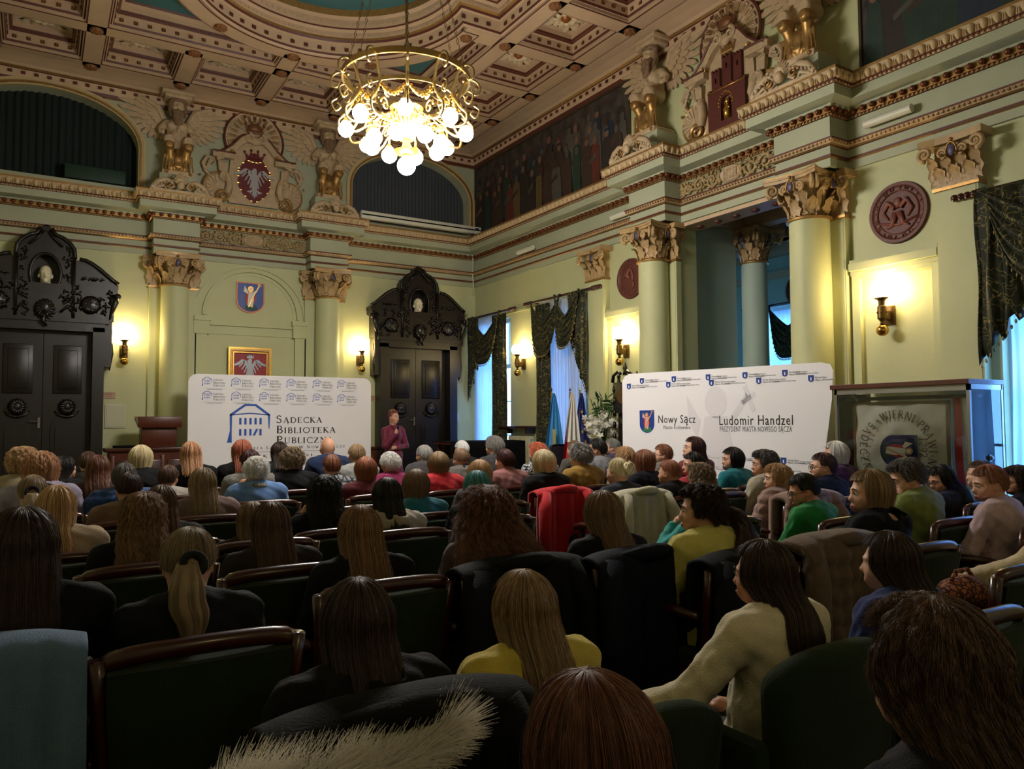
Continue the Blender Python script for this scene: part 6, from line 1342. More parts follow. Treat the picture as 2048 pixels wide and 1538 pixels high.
# standard hangs inside from a horizontal pole
XS = 7.12
sa, sb = on_x(1712, 806, XS), on_x(1892, 800, XS); ya, yb_ = sb[1], sa[1]; zt = (sa[2] + sb[2]) / 2
t = thing('embroidered_standard', 'white satin standard with circular gold lettering hanging in the glass case', 'standard')
SATIN = mat('satin', 'ded8cc', .32, noise=.12, nscale=9, sheen=.3); FRN = mat('gold_fringe', '8a7450', .6, noise=.4, nscale=60)
Wd = yb_ - ya
def sat(u, v): return (XS - .012 * sin(u * 30 + 5 * v) * (.3 + v) - .01 * sin(u * 11 - 9 * v) - .006 * sin(v * 23 + u * 17), yb_ - Wd * u, zt - .02 - (Wd * 1.02) * v)
MB().sheet(sat, 60, 50, .004).build('cloth', SATIN, t, smooth='all')
m = MB(); W3 = .035
for a, b, c, d in ((-W3, 0, 0, 1), (Wd, Wd + W3, 0, 1)): m.box(XS - .012, XS + .004, ya + a, ya + b, zt - .02 - Wd * 1.05, zt)
m.box(XS - .012, XS + .004, ya - W3, yb_ + W3, zt - .03, zt); m.build('fringe', FRN, t)
MB().tube([(XS + .01, ya - .3, zt + .035), (XS + .01, yb_ + .12, zt + .035)], .018, 8).build('pole', MAHOG, t); MB().tube([(XS, yb_ - .15, zt + .04), (XS, yb_ - .15, ZT)], .003, 4).tube([(XS, ya + .15, zt + .04), (XS, ya + .15, ZT)], .003, 4).build('wire', METALG, t)
rb = MB().sheet(lambda u, v: (XS + .02 + .01 * sin(v * 9), ya - .05 - .07 * u - .02 * v, zt + .02 - 1.0 * v), 6, 16, .004); rb.build('red_ribbon', RED, t, smooth='all'); rb = MB().sheet(lambda u, v: (XS + .03 + .01 * sin(v * 7), ya - .13 - .07 * u - .02 * v, zt + .02 - 1.0 * v), 6, 16, .004); rb.build('white_ribbon', SATIN, t, smooth='all')
LET = mat('embroidered_gold', '6b5a42', .5, metal=.2)
yc, zc = (ya + yb_) / 2 + .01, zt - .02 - Wd * .50; Rl = Wd * .345
def let_on(mb, s, a0, step, r, h, inw=False):
    a = a0; sg = -1 if inw else 1
    for ch in s:
        g, adv = GLY.get(ch, GLY[' ']); hh = h; half = (adv * hh / r) / 2 * 180 / pi; a -= half * sg
        ca_, sa_ = cos(radians(a)), sin(radians(a))
        def fr(u, v, w, ca_=ca_, sa_=sa_, adv=adv):
            rr_ = r + (h - v if inw else v); uu = (u - adv * hh / 2) * sg; X, Z = rr_ * ca_ + uu * sa_, rr_ * sa_ - uu * ca_; return (XS - .034 - w, yc - X, zc + Z)
        for pts, w in g: stroke(mb, [(px * hh, py * hh) for px, py in pts], w * hh * 1.15, fr, .004)
        a -= (half + step) * sg
    return a
m = MB(); let_on(m, 'WIERNI-PRAWI-NIEZ\u0141OMNI', 118, 1.2, Rl, .078); let_on(m, '*', 126, 0, Rl, .078); let_on(m, 'S\u0104DECZANIE*', 134, 1.2, Rl, .078, True); m.build('circular_lettering', LET, t)
m = MB()
def fv(u, v, w): return (XS - .03 - w, yc - v, zc - u)    # turned a quarter: the shield lies on its side
m.plate([shield_loop(.155, .19)], lambda u, v, w: (XS - .026 - w, yc - .01 - v, zc - u), .004); m.build('shield', mat('navy_velvet', '14285c', .6), t)
m = MB(); crest_fig(m, .75, (0, 0), lambda k: (lambda u, v, w: (XS - .031 - k * .6 - w, yc - .01 - v, zc - u))); m.build('saint_figure', [CRW, RED, mat('fig_gold', 'c08a50', .5), GRN], t)
m = MB(); serif(m, '1292', 0, 0, .075, lambda u, v, w: (XS - .03 - w, yc - .20 - v - .02, zc + .13 - u), None, .12); m.build('year_lettering', LET, t)
# ============================================================ CHAIRS
def chair_parts():
    p = {}
    def lean(z): return -.20 - .08 * (z - .42) / .5
    w = lambda z: .232 + .035 * (z - .45) / .45
    fr = lambda u, v, ww: (u, lean(v) - .02 + ww, v)
    m = MB(); m.sheet(lambda u, v: ((u - .5) * 2 * (w(.46 + .38 * v) - .02), lean(.46 + .38 * v) - .028 * 1 + .02 * ((u - .5) * 2) ** 2 - .012 * sin(pi * v) * (1 - ((u - .5) * 2) ** 4), .46 + .38 * v), 12, 8, .07); p['back_panel'] = m.mesh('back_panel', [PLUSH], smooth=50)
    m = MB(); m.tube([((u) * .272, lean(.87) - .02 + .025 * u * u, .872 + .012 * (1 - u * u) - .022 * abs(u) ** 8) for u in np.linspace(-1, 1, 15)], [.018] + [.027] * 13 + [.018], 10); m.xf(Matrix.Translation((0, 0, -.004))); p['top_rail'] = m.mesh('top_rail', [MAHOG], smooth='all')
    for i, s in enumerate((-1, 1)):
        m = MB().tube([(s * w(z) + s * .004, lean(z) - .01, z) for z in (.30, .45, .6, .75, .87)], .024, 8); p['stile%d' % i] = m.mesh('stile', [MAHOG], smooth='all')
        m = MB().tube([(s * .275, -.22, .665), (s * .292, -.05, .675), (s * .298, .12, .672), (s * .295, .2, .655), (s * .29, .22, .63)], [.02, .024, .026, .024, .016], 8); p['armrest%d' % i] = m.mesh('armrest', [MAHOG], smooth='all')
        m = MB().bev(s * .29 - .02, s * .29 + .02, .11, .155, .40, .66, .006); p['arm_post%d' % i] = m.mesh('arm_post', [MAHOG])
        m = MB().bev(s * .25 - .02, s * .25 + .02, .17, .21, 0, .42, .005); p['leg%d' % i] = m.mesh('leg', [MAHOG])
        m = MB().tube([(s * .235, -.20, .44), (s * .235, -.23, .2), (s * .24, -.27, .018)], .02, 6); p['leg%d' % (i + 2)] = m.mesh('leg', [MAHOG], smooth='all')
    m = MB().bev(-.25, .25, -.2, .22, .42, .49, .02); p['seat'] = m.mesh('seat', [PLUSH], smooth=40); m = MB().bev(-.265, .265, -.21, .225, .37, .42, .006); p['seat_frame'] = m.mesh('seat_frame', [MAHOG])
    return p
CHP = chair_parts()
chairs = []
def chair(x, y, label, rz=0., group='mahogany armchairs of the audience'):
    t = thing('armchair', label, 'chair', (x, y, 0), rz, group); chairs.append((x, y))
    for n, me in CHP.items(): put(n.rstrip('0123'), me, t)
    return t
def plush_chair(x, y, label, rz=0., zt=.86):
    t = thing('plush_armchair', label, 'chair', (x, y, 0), rz, 'fully upholstered green armchairs'); chairs.append((x, y))
    s = Sculpt((-.32, -.36, .34), (.32, -.12, zt + .04), .014)
    for u in np.linspace(-1, 1, 15): s.cap((u * .21, -.24 + .02 * u * u, .42), (u * .235, -.27 + .03 * u * u, zt - .045 - .05 * abs(u) ** 3), .045, .045, .03)
    V, Q = s.mesh(); put('back_cushion', np_mesh('back_cushion', V, Q, [PLUSH]), t)
    for s2 in (-1, 1):
        MB().bev(s2 * .29 - .035, s2 * .29 + .035, -.24, .2, .3, .63, .03).build('armrest', PLUSH, t, smooth=40)
        MB().bev(s2 * .26 - .02, s2 * .26 + .02, .15, .19, 0, .32, .005).build('leg', MAHOG, t); MB().bev(s2 * .26 - .02, s2 * .26 + .02, -.24, -.2, 0, .34, .005).build('leg', MAHOG, t)
    MB().bev(-.26, .26, -.22, .22, .32, .48, .03).build('seat', PLUSH, t, smooth=40); return t
# ============================================================ PEOPLE
def torso(s, g=0., k=.05, bulk=0.):
    s.ell((0, -.045, .90), (.165 + bulk, .105 + bulk, .15), k, grow=g); s.ell((0, -.03, .70), (.15 + bulk, .11 + bulk, .17), k, grow=g); s.ell((0, 0, .55), (.175 + bulk, .14 + bulk, .10), k, grow=g)
    s.ell((0, -.085, .93), (.13, .07, .11), k, grow=g)
    for a in (-1, 1): s.cap((a * .02, -.055, 1.025), (a * .165, -.05, .985), .045, .055, k, grow=g + bulk * .5)
ARMS = {
 'lap': lambda a: [(a * .185, -.05, .975), (a * .245, .0, .74), (a * .10, .22, .60), (a * .06, .29, .60)],
 'cross': lambda a: [(a * .185, -.05, .975), (a * .235, .04, .75), (-a * .02, .17, .74), (-a * .10, .17, .76)],
 'chin': lambda a: [(-.185, -.05, .975), (-.26, .16, .80), (-.115, .13, 1.01), (-.075, .11, 1.07)] if a < 0 else [(.185, -.05, .975), (.245, .0, .74), (.10, .22, .60), (.06, .29, .60)],
 'reach': lambda a: [(-.185, -.05, .975), (-.34, .06, .76), (-.46, .26, .68), (-.50, .32, .68)] if a < 0 else [(.185, -.05, .975), (.245, .0, .74), (.10, .22, .60), (.06, .29, .60)],
}
def arms(s, pose, g=0., k=.03, hands=True, cuff=1.):
    for a in (-1, 1):
        P = ARMS[pose](a); fe = np.array(P[1]) + (np.array(P[2]) - np.array(P[1])) * cuff
        s.cap(P[0], P[1], .052, .042, k, grow=g); s.cap(P[1], fe, .041, .030 if hands else .034, k, grow=g)
        if hands:
            w, e = np.array(P[2]), np.array(P[3]); d = (e - w) / np.linalg.norm(e - w); up = np.array((0, 0, 1.)); sd = np.cross(d, up); sd /= np.linalg.norm(sd) + 1e-9
            s.cap(w, w + d * .07, .026, .030, .015, sq=None)
            for q in range(4):
                b = w + d * .085 + sd * (q - 1.5) * .017; L = (.062, .072, .068, .052)[q]; m1 = b + d * L * .5 - up * .004; s.chain([b - d * .03, m1, m1 + d * L * .45 - up * .022], [.0100, .0092, .0078], .006)
            th = w + d * .03 + sd * .028 * a; s.chain([w + d * .01, th, th + d * .035 + sd * .012 * a], [.013, .012, .0095], .008)
def head(s):
    s.ell((0, -.012, 1.175), (.076, .096, .105), .02); s.ell((0, .022, 1.125), (.060, .070, .080), .035); s.ell((0, .062, 1.068), (.027, .024, .022), .025)
    s.cap((0, -.04, .99), (0, -.018, 1.11), .056, .054, .03); s.cap((0, .082, 1.160), (0, .100, 1.130), .008, .012, .012); s.ell((0, .097, 1.125), (.016, .011, .009), .008)
    s.cap((-.022, .083, 1.093), (.022, .083, 1.093), .008, .008, .01); s.cap((-.018, .081, 1.084), (.018, .081, 1.084), .009, .009, .008)
    for a in (-1, 1):
        s.ell((a * .031, .090, 1.160), (.018, .012, .011), .01, 'cut'); s.cap((a * .016, .086, 1.178), (a * .048, .074, 1.176), .009, .007, .012); s.ell((a * .052, .045, 1.13), (.022, .022, .022), .03); s.ell((a * .077, -.005, 1.150), (.010, .019, .031), .006); s.ell((a * .083, .0, 1.152), (.006, .009, .017), .004, 'cut')
def hrot(V, yaw, pit=0., hair=False):
    V = V.copy(); z = V[:, 2]; t = np.clip((z - 1.035) / .06, 0, 1) if not hair else np.clip((z - .98) / .10, 0, 1)
    w = t * t * (3 - 2 * t)
    if hair: w = .35 + .65 * w
    else:
        near = np.clip((.16 - np.hypot(V[:, 0], V[:, 1] + .01)) / .03, 0, 1); w = w * near
    a = radians(yaw) * w; x, y = V[:, 0].copy(), V[:, 1] + .02
    V[:, 0] = x * np.cos(a) - y * np.sin(a); V[:, 1] = x * np.sin(a) + y * np.cos(a) - .02
    if pit:
        b = radians(pit) * w; ca, sa = cos(radians(yaw)), sin(radians(yaw)); py, pz = -.02, 1.05      # nod about the axis across the turned head
        f = -V[:, 0] * sa + (V[:, 1] - py) * ca; sd = V[:, 0] * ca + (V[:, 1] - py) * sa; zz = V[:, 2] - pz
        f2 = f * np.cos(b) + zz * np.sin(b); z2 = -f * np.sin(b) + zz * np.cos(b); V[:, 0] = sd * ca - f2 * sa; V[:, 1] = py + sd * sa + f2 * ca; V[:, 2] = z2 + pz
    return V
_raw = {}
def body_raw(pose):
    if pose not in _raw:
        s = Sculpt((-.66, -.24, -.02), (.40, .66, 1.32), .0095); torso(s); arms(s, pose)
        for a in (-1, 1):
            s.cap((a * .09, .0, .54), (a * .115, .42, .52), .085, .062, .04); s.cap((a * .115, .42, .51), (a * .12, .40, .10), .056, .038, .03); s.cap((a * .12, .39, .05), (a * .13, .55, .035), .035, .028, .03)
        head(s); _raw[pose] = s.mesh()
    return _raw[pose]
_cache = {}
def body_mesh(pose, yaw, pit):
    k = ('b', pose, yaw, pit)
    if k not in _cache:
        V, Q = body_raw(pose); _cache[k] = np_mesh('person', hrot(V, yaw, pit), Q, [SKIN])
    return _cache[k]
def top_mesh(kind, pose):
    k = ('t', kind, pose)
    if k not in _cache:
        bulk = {'knit': .0, 'loose': .012, 'puffer': .03, 'hood': .012, 'turtle': 0, 'jacket': .014, 'shawl': .01, 'fur': .03}[kind]
        s = Sculpt((-.62, -.30, .42), (.42, .36, 1.16), .011); torso(s, .014 + bulk * .3, .05, bulk); arms(s, pose, .012 + bulk * .7, .03, False, .96)
        if kind == 'turtle': s.cap((0, -.04, 1.0), (0, -.022, 1.065), .066, .064, .015)
        if kind == 'jacket':
            for a in np.linspace(0, 2 * pi, 12): s.ell((.066 * cos(a), -.035 + .06 * sin(a), 1.035 + .01 * -sin(a)), (.022, .022, .028), .015)
        if kind in ('hood', 'puffer'): s.ell((0, -.135, 1.015), (.13, .06, .065), .04); s.cap((-.09, -.07, 1.045), (.09, -.07, 1.045), .03, .03, .03); s.ell((0, -.14, 1.045), (.07, .035, .03), .03, 'cut')
        if kind in ('shawl', 'fur'):
            for a in np.linspace(0, 2 * pi, 16): s.ell((.09 * cos(a), -.045 + .085 * sin(a), 1.035 - .012 * sin(a)), (.04, .04, .034), .02)
        amp = .010 if kind == 'puffer' else .0045
        if kind == 'puffer': s.disp(lambda x, y, z: -.010 * np.abs(np.sin(z * 2 * pi / .16)) + .004)
        s.disp(lambda x, y, z: .0045 * np.sin(38 * x + 22 * z + 9 * np.sin(14 * y)) * np.sin(31 * z - 17 * x + 5 * y) + .003 * np.sin(70 * z + 40 * x) * np.sin(60 * y))
        s.halfcut((0, 0, -1), -.46); V, Q = s.mesh(); _cache[k] = np_mesh('top', V, Q, [BLACK])
    return _cache[k]
def trousers():
    if 'tr' not in _cache:
        s = Sculpt((-.26, -.20, .06), (.26, .56, .68), .013); s.ell((0, 0, .55), (.18, .145, .10), .05, grow=.012)
        for a in (-1, 1): s.cap((a * .09, .0, .54), (a * .115, .42, .52), .085, .062, .04, grow=.014); s.cap((a * .115, .42, .51), (a * .12, .40, .10), .056, .045, .03, grow=.014)
        V, Q = s.mesh(); a = np_mesh('trousers', V, Q, [mat('dark_trousers', '15151a', .85)])
        b = MB()
        for q in (-1, 1): b.tube([(q * .12, .34, .045), (q * .12, .44, .05), (q * .13, .56, .035), (q * .13, .60, .03)], [.035, .046, .04, .02], 10)
        _cache['tr'] = a; _cache['sh'] = b.mesh('shoes', [mat('black_shoes', '0c0c0c', .4)], smooth='all')
    return _cache['tr'], _cache['sh']
# ---- hair
HS = dict(  # L back length, front hairline, side limit, thickness, hang, clump amp, curl amp, inward end
 short=dict(L=.225, t=.011, hang=0, A=.004, C=.002, side=.165), crop=dict(L=.205, t=.009, hang=0, A=.002, C=.001, side=.145), fluffy=dict(L=.225, t=.019, hang=0, A=.006, C=.008, side=.185),
 curlyshort=dict(L=.235, t=.023, hang=0, A=.005, C=.014, side=.20), bob=dict(L=.285, t=.015, hang=1, A=.004, C=.001, end=.80, side=.285, puff=.007), bobwavy=dict(L=.29, t=.020, hang=1, A=.006, C=.007, end=.85, side=.285, puff=.009),
 lob=dict(L=.36, t=.014, hang=1, A=.005, C=.002, end=1.05, side=.34), long=dict(L=.52, t=.014, hang=1, A=.006, C=.002, end=1.1, side=.47), longwavy=dict(L=.55, t=.024, hang=1, A=.008, C=.008, end=1.35, side=.5),
 verycurly=dict(L=.54, t=.034, hang=1, A=.012, C=.020, end=2.35, side=.52), tied=dict(L=.20, t=.008, hang=0, A=.0035, C=.001, side=.17), curlybob=dict(L=.37, t=.036, hang=1, A=.008, C=.018, end=1.3, side=.34))
_ph = np.random.RandomState(5).uniform(0, 6.28, (40, 2))
def hmap(S, phi, s, seed=0):
    sty = HS[S]; ap = np.abs(phi)
    def sm(a, b, x): q = np.clip((x - a) / (b - a), 0, 1); return q * q * (3 - 2 * q)
    fr = sty.get('front', .112); Lf = sty['L'] * (1 - sm(.9, 1.5, ap)) + sty['side'] * sm(.9, 1.5, ap)
    L = Lf * (1 - sm(1.95, 2.25, ap)) + fr * sm(1.95, 2.25, ap)
    L = L * (1 + (.03 if sty['hang'] else .01) * np.sin(phi * 23 + seed) + .02 * np.sin(phi * 41 + seed * 2))
    l = s * L; t = sty['t']; R = .105; th1 = 1.62 if sty['hang'] else 9.; th = np.minimum(l / R, th1); d = np.maximum(0, l - R * th1)
    g = t * (.45 + .55 * np.sin(np.clip(th, 0, 1.7) * .9)) + sty.get('puff', 0) * np.sin(np.clip(l / max(sty['L'], .01), 0, 1) * pi)
    sx, cz = np.sin(th), np.cos(th); x = (.078 + g) * sx * np.sin(phi); y = -.012 - (.097 + g) * sx * np.cos(phi); z = 1.175 + (.106 + t * .7) * cz - d
    if sty['hang']:
        q = sm(0, .22, d); e = sty['end']; dm = max(sty['L'] - R * th1, .02); f = np.clip(d / dm, 0, 1)
        wx = 1 + (e - 1) * f ** (.75 if e > 2 else 1.3); x = x * wx
        if sty['L'] > .33: yb_ = -.185 - .02 * np.cos(phi) + .01 * f; y = y * (1 - q) + (yb_ + .045 * np.clip(ap - .6, 0, 2) * (1 - .3 * f)) * q
        else: y = -.012 + (y + .012) * (1 + (e - 1) * f ** 1.5)
    n1 = 0; n2 = 0
    for i in range(6): n1 = n1 + np.sin(phi * (7 + 6 * i) + _ph[i, 0] + seed + l * ((3 + i) if sty['C'] > .004 else (.6 + .4 * i))) / (1 + .4 * i)
    for i in range(6): n2 = n2 + np.sin(phi * (9 + 4 * i) + _ph[i, 1] + 3 * np.sin(l * 30 + i)) * np.sin(l * (55 + 17 * i) + _ph[i, 0] + phi * 3)
    ramp = np.clip(th * 1.5, 0, 1); dr = (sty['A'] * n1 * .5 + sty['C'] * n2 * .45) * ramp
    hx, hy = np.sin(phi), -np.cos(phi); x = x + hx * dr * (.4 + .6 * sx); y = y + hy * dr * (.4 + .6 * sx); z = z + dr * cz * .6
    part = np.exp(-((phi_part(x)) / .006) ** 2) * (np.abs(phi) > 1.2) * .004 if S in ('long', 'lob', 'longwavy') else 0
    return x, y, z - part
def phi_part(x): return x
def hair_mesh(S, seed, yaw, pit):
    k = ('h', S, seed, yaw, pit)
    if k in _cache: return _cache[k]
    long_ = HS[S]['L'] > .33; nu, nv = (150, 44) if long_ else (110, 30)
    ph = np.linspace(-pi, pi, nu, endpoint=False); ss = np.linspace(.0, 1, nv); PH, SS = np.meshgrid(ph, ss)
    x, y, z = hmap(S, PH, SS, seed); G = np.stack([x, y, z], 2)
    last = G[-1]; cen = np.stack([last[:, 0] * .72, -.02 + (last[:, 1] + .02) * .72, last[:, 2] + .012], 1); cen2 = np.stack([last[:, 0] * .45, -.02 + (last[:, 1] + .02) * .45, last[:, 2] + .035], 1)
    G = np.concatenate([G, cen[None], cen2[None]]); nv += 2; V = G.reshape(-1, 3)
    I = np.arange(nv * nu).reshape(nv, nu); a = I[:-1]; b = I[1:]; Q = np.stack([a, np.roll(a, -1, 1), np.roll(b, -1, 1), b], 2).reshape(-1, 4)
    vv = np.concatenate([ss, [1, 1]]); UV = np.stack([np.tile((ph + pi) / (2 * pi), nv), np.repeat(vv, nu)], 1)
    me = np_mesh('hair', hrot(V, yaw, pit, True), Q, [BLACK], uv=UV); _cache[k] = me; return me
def hair_mat(name, c1, c2, ombre=None, uv=True):
    key = 'hair_%s%d' % (name, uv)
    if key in MATS: return MATS[key]
    m = bpy.data.materials.new(key); m.use_nodes = True; nt = m.node_tree; n = nt.nodes; l = nt.links; p = n['Principled BSDF']; MATS[key] = m
    if uv:
        tc = n.new('ShaderNodeTexCoord'); mp = n.new('ShaderNodeMapping'); mp.inputs['Scale'].default_value = (60, 1.2, 1); l.new(tc.outputs['UV'], mp.inputs[0])
        t = n.new('ShaderNodeTexNoise'); t.inputs['Scale'].default_value = 1.; t.inputs['Detail'].default_value = 5; l.new(mp.outputs[0], t.inputs['Vector']); tout = t.outputs[0]
    else: t = n.new('ShaderNodeHairInfo'); tout = t.outputs['Random']
    r = n.new('ShaderNodeValToRGB'); r.color_ramp.elements[0].position = .36 if uv else .1; r.color_ramp.elements[1].position = .64 if uv else .95; r.color_ramp.elements[0].color = (*hgain(c2, .9), 1); r.color_ramp.elements[1].color = (*hgain(c1, 1.), 1); l.new(tout, r.inputs[0]); out = r.outputs[0]
    if ombre and uv:
        sp = n.new('ShaderNodeSeparateXYZ'); l.new(tc.outputs['UV'], sp.inputs[0]); mr = n.new('ShaderNodeMapRange'); mr.inputs[1].default_value = .3; mr.inputs[2].default_value = .8; l.new(sp.outputs[1], mr.inputs[0])
        mx = n.new('ShaderNodeMixRGB'); mx.inputs[2].default_value = (*lin(ombre), 1); mu = n.new('ShaderNodeMath'); mu.operation = 'MULTIPLY'; l.new(mr.outputs[0], mu.inputs[0]); l.new(t.outputs[0], mu.inputs[1]); l.new(mu.outputs[0], mx.inputs[0]); l.new(out, mx.inputs[1]); out = mx.outputs[0]
    l.new(out, p.inputs['Base Color']); p.inputs['Roughness'].default_value = .42; p.inputs['Specular IOR Level'].default_value = .35
    if uv: b = n.new('ShaderNodeBump'); b.inputs['Strength'].default_value = .5; b.inputs['Distance'].default_value = .006; l.new(t.outputs[0], b.inputs['Height']); l.new(b.outputs[0], p.inputs['Normal'])
    return m
def setmat(o, m):
    o.material_slots[0].link = 'OBJECT'; o.material_slots[0].material = m; return o
def strands(name, V, m, parent, rad):
    # V: (n, k, 3) points
    n, k = V.shape[:2]; hc = bpy.data.hair_curves.new(name); hc.add_curves([k] * n)
    hc.attributes['position'].data.foreach_set('vector', V.astype(np.float32).ravel()); ra = hc.attributes.get('radius') or hc.attributes.new('radius', 'FLOAT', 'POINT')
    ra.data.foreach_set('value', np.tile(np.linspace(rad, rad * .35, k), n).astype(np.float32)); hc.materials.append(m)
    o = bpy.data.objects.new(name, hc); COL.objects.link(o); o.parent = parent; o['kind'] = 'stuff'; return o
def hair_strands(S, seed, yaw, pit, n, m, parent, rad=.0007, fly=.004):
    rs_ = np.random.RandomState(seed + 3); ph = rs_.uniform(-pi, pi, n)[:, None]; k = 22; ss = np.linspace(.03, 1, k)[None] * rs_.uniform(.75, 1.04, (n, 1))
    x, y, z = hmap(S, ph + 0 * ss, ss, seed); V = np.stack([x, y, z], 2); o = rs_.normal(0, 1, (n, 3)); f = np.linspace(.25, 1, k)[None, :, None]; c = HS[S]['C']
    V = V + (np.abs(o[:, None, :1]) * .5 + .2) * fly * f * np.stack([np.sin(ph + 0 * ss), -np.cos(ph + 0 * ss), 0 * ss], 2) + o[:, None, :] * fly * .6 * f
    if c > .004: w = rs_.uniform(0, 6.28, (n, 1)); V[:, :, 0] += c * .6 * np.sin(ss * 60 + w); V[:, :, 1] += c * .6 * np.cos(ss * 55 + w); V[:, :, 2] += c * .3 * np.sin(ss * 70 + w)
    return strands('hair_strands', hrot(V.reshape(-1, 3), yaw, pit, True).reshape(n, k, 3), m, parent, rad)
HC = {  # hair colours
 'blond': ('b98f58', '6d4d2c'), 'pale': ('cbb487', '8d7750'), 'straw': ('b4804e', '6e4426'), 'copper': ('a0592f', '5a2a16'), 'auburn': ('6e3a22', '35190f'), 'redor': ('a5522a', '5e2412'), 'orange': ('c8622c', '8a3818'),
 'curl': ('7a4a32', '3a2218'), 'brown': ('5b3c28', '2c1a11'), 'ltbrown': ('7c5a3c', '43301f'), 'dkbrown': ('3a241a', '190f0b'), 'black': ('1a1413', '0a0808'), 'burg': ('4a1c1a', '200b0c'), 'grey': ('8b8782', '4f4b47'), 'dkgrey': ('5b5450', '2b2726'), 'white': ('d6d0c4', '9b948a'),
 'ash': ('8c7352', '4a3a28'), 'teal': ('2b8485', '0f4a52'), 'ginger': ('8c512d', '4a2614'), 'high': ('8a633e', '3c2618'), 'sand': ('8f6f45', '523c24')}
HAIR_GAIN = 1.65
def hgain(c, k):
    a = lin(c); g = sum(a) / 3; return [min(.85, (x * .78 + g * .22) * HAIR_GAIN * k) for x in a]
GLS = None
def glasses(parent, yaw, pit):
    global GLS
    key = ('g', yaw, pit)
    if key not in _cache:
        m = MB()
        for a in (-1, 1):
            m.tube([(a * .033 + .023 * cos(t), .098, 1.158 + .018 * sin(t)) for t in np.linspace(0, 2 * pi, 15)[:-1]], .0022, 5, close=True); m.tube([(a * .056, .096, 1.162), (a * .074, .06, 1.164), (a * .080, -.005, 1.162)], .0022, 5)
        m.tube([(-.01, .1, 1.162), (.01, .1, 1.162)], .0022, 5); m.v = [tuple(v) for v in hrot(np.array(m.v), yaw, pit)]; _cache[key] = m.mesh('glasses', [mat('glasses_frame', '1a1514', .3)], smooth='all')
    return put('glasses', _cache[key], parent)
def face_bits(parent, yaw, pit):
    key = ('f', yaw, pit)
    if key not in _cache:
        L = []
        for a in (-1, 1):
            m = MB().sphere((a * .031, .078, 1.159), .0115, 10).sphere((a * .031, .0868, 1.159), (.0055, .0035, .0055), 8, 1).tube([(a * .019, .089, 1.163), (a * .031, .0915, 1.1665), (a * .044, .086, 1.162)], .0022, 4, 1); m.v = [tuple(v) for v in hrot(np.array(m.v), yaw, pit)]; L.append(m.mesh('eye', [mat('eye_white', 'c8c0b8', .3), mat('eye_dark', '1c1410', .3)], smooth='all'))
        m = MB().tube([(-.021, .0895, 1.090), (-.008, .0945, 1.0935), (0, .094, 1.092), (.008, .0945, 1.0935), (.021, .0895, 1.090)], [.002, .005, .0045, .005, .002], 6).tube([(-.018, .0895, 1.0855), (0, .0945, 1.082), (.018, .0895, 1.0855)], [.002, .006, .002], 6); m.v = [tuple(v) for v in hrot(np.array(m.v), yaw, pit)]; L.append(m.mesh('lips', [mat('lips', '9a4a45', .4)], smooth='all'))
        m = MB(); [m.tube([(a * .014, .095, 1.181), (a * .032, .093, 1.187), (a * .05, .08, 1.181)], [.003, .0035, .0015], 5) for a in (-1, 1)]; m.v = [tuple(v) for v in hrot(np.array(m.v), yaw, pit)]; L.append(m.mesh('eyebrows', [mat('brow', '3a2a20', .8)], smooth='all'))
        _cache[key] = L
    for n, me in zip(('eye', 'eye', 'lips', 'eyebrows'), _cache[key]): put(n, me, parent)
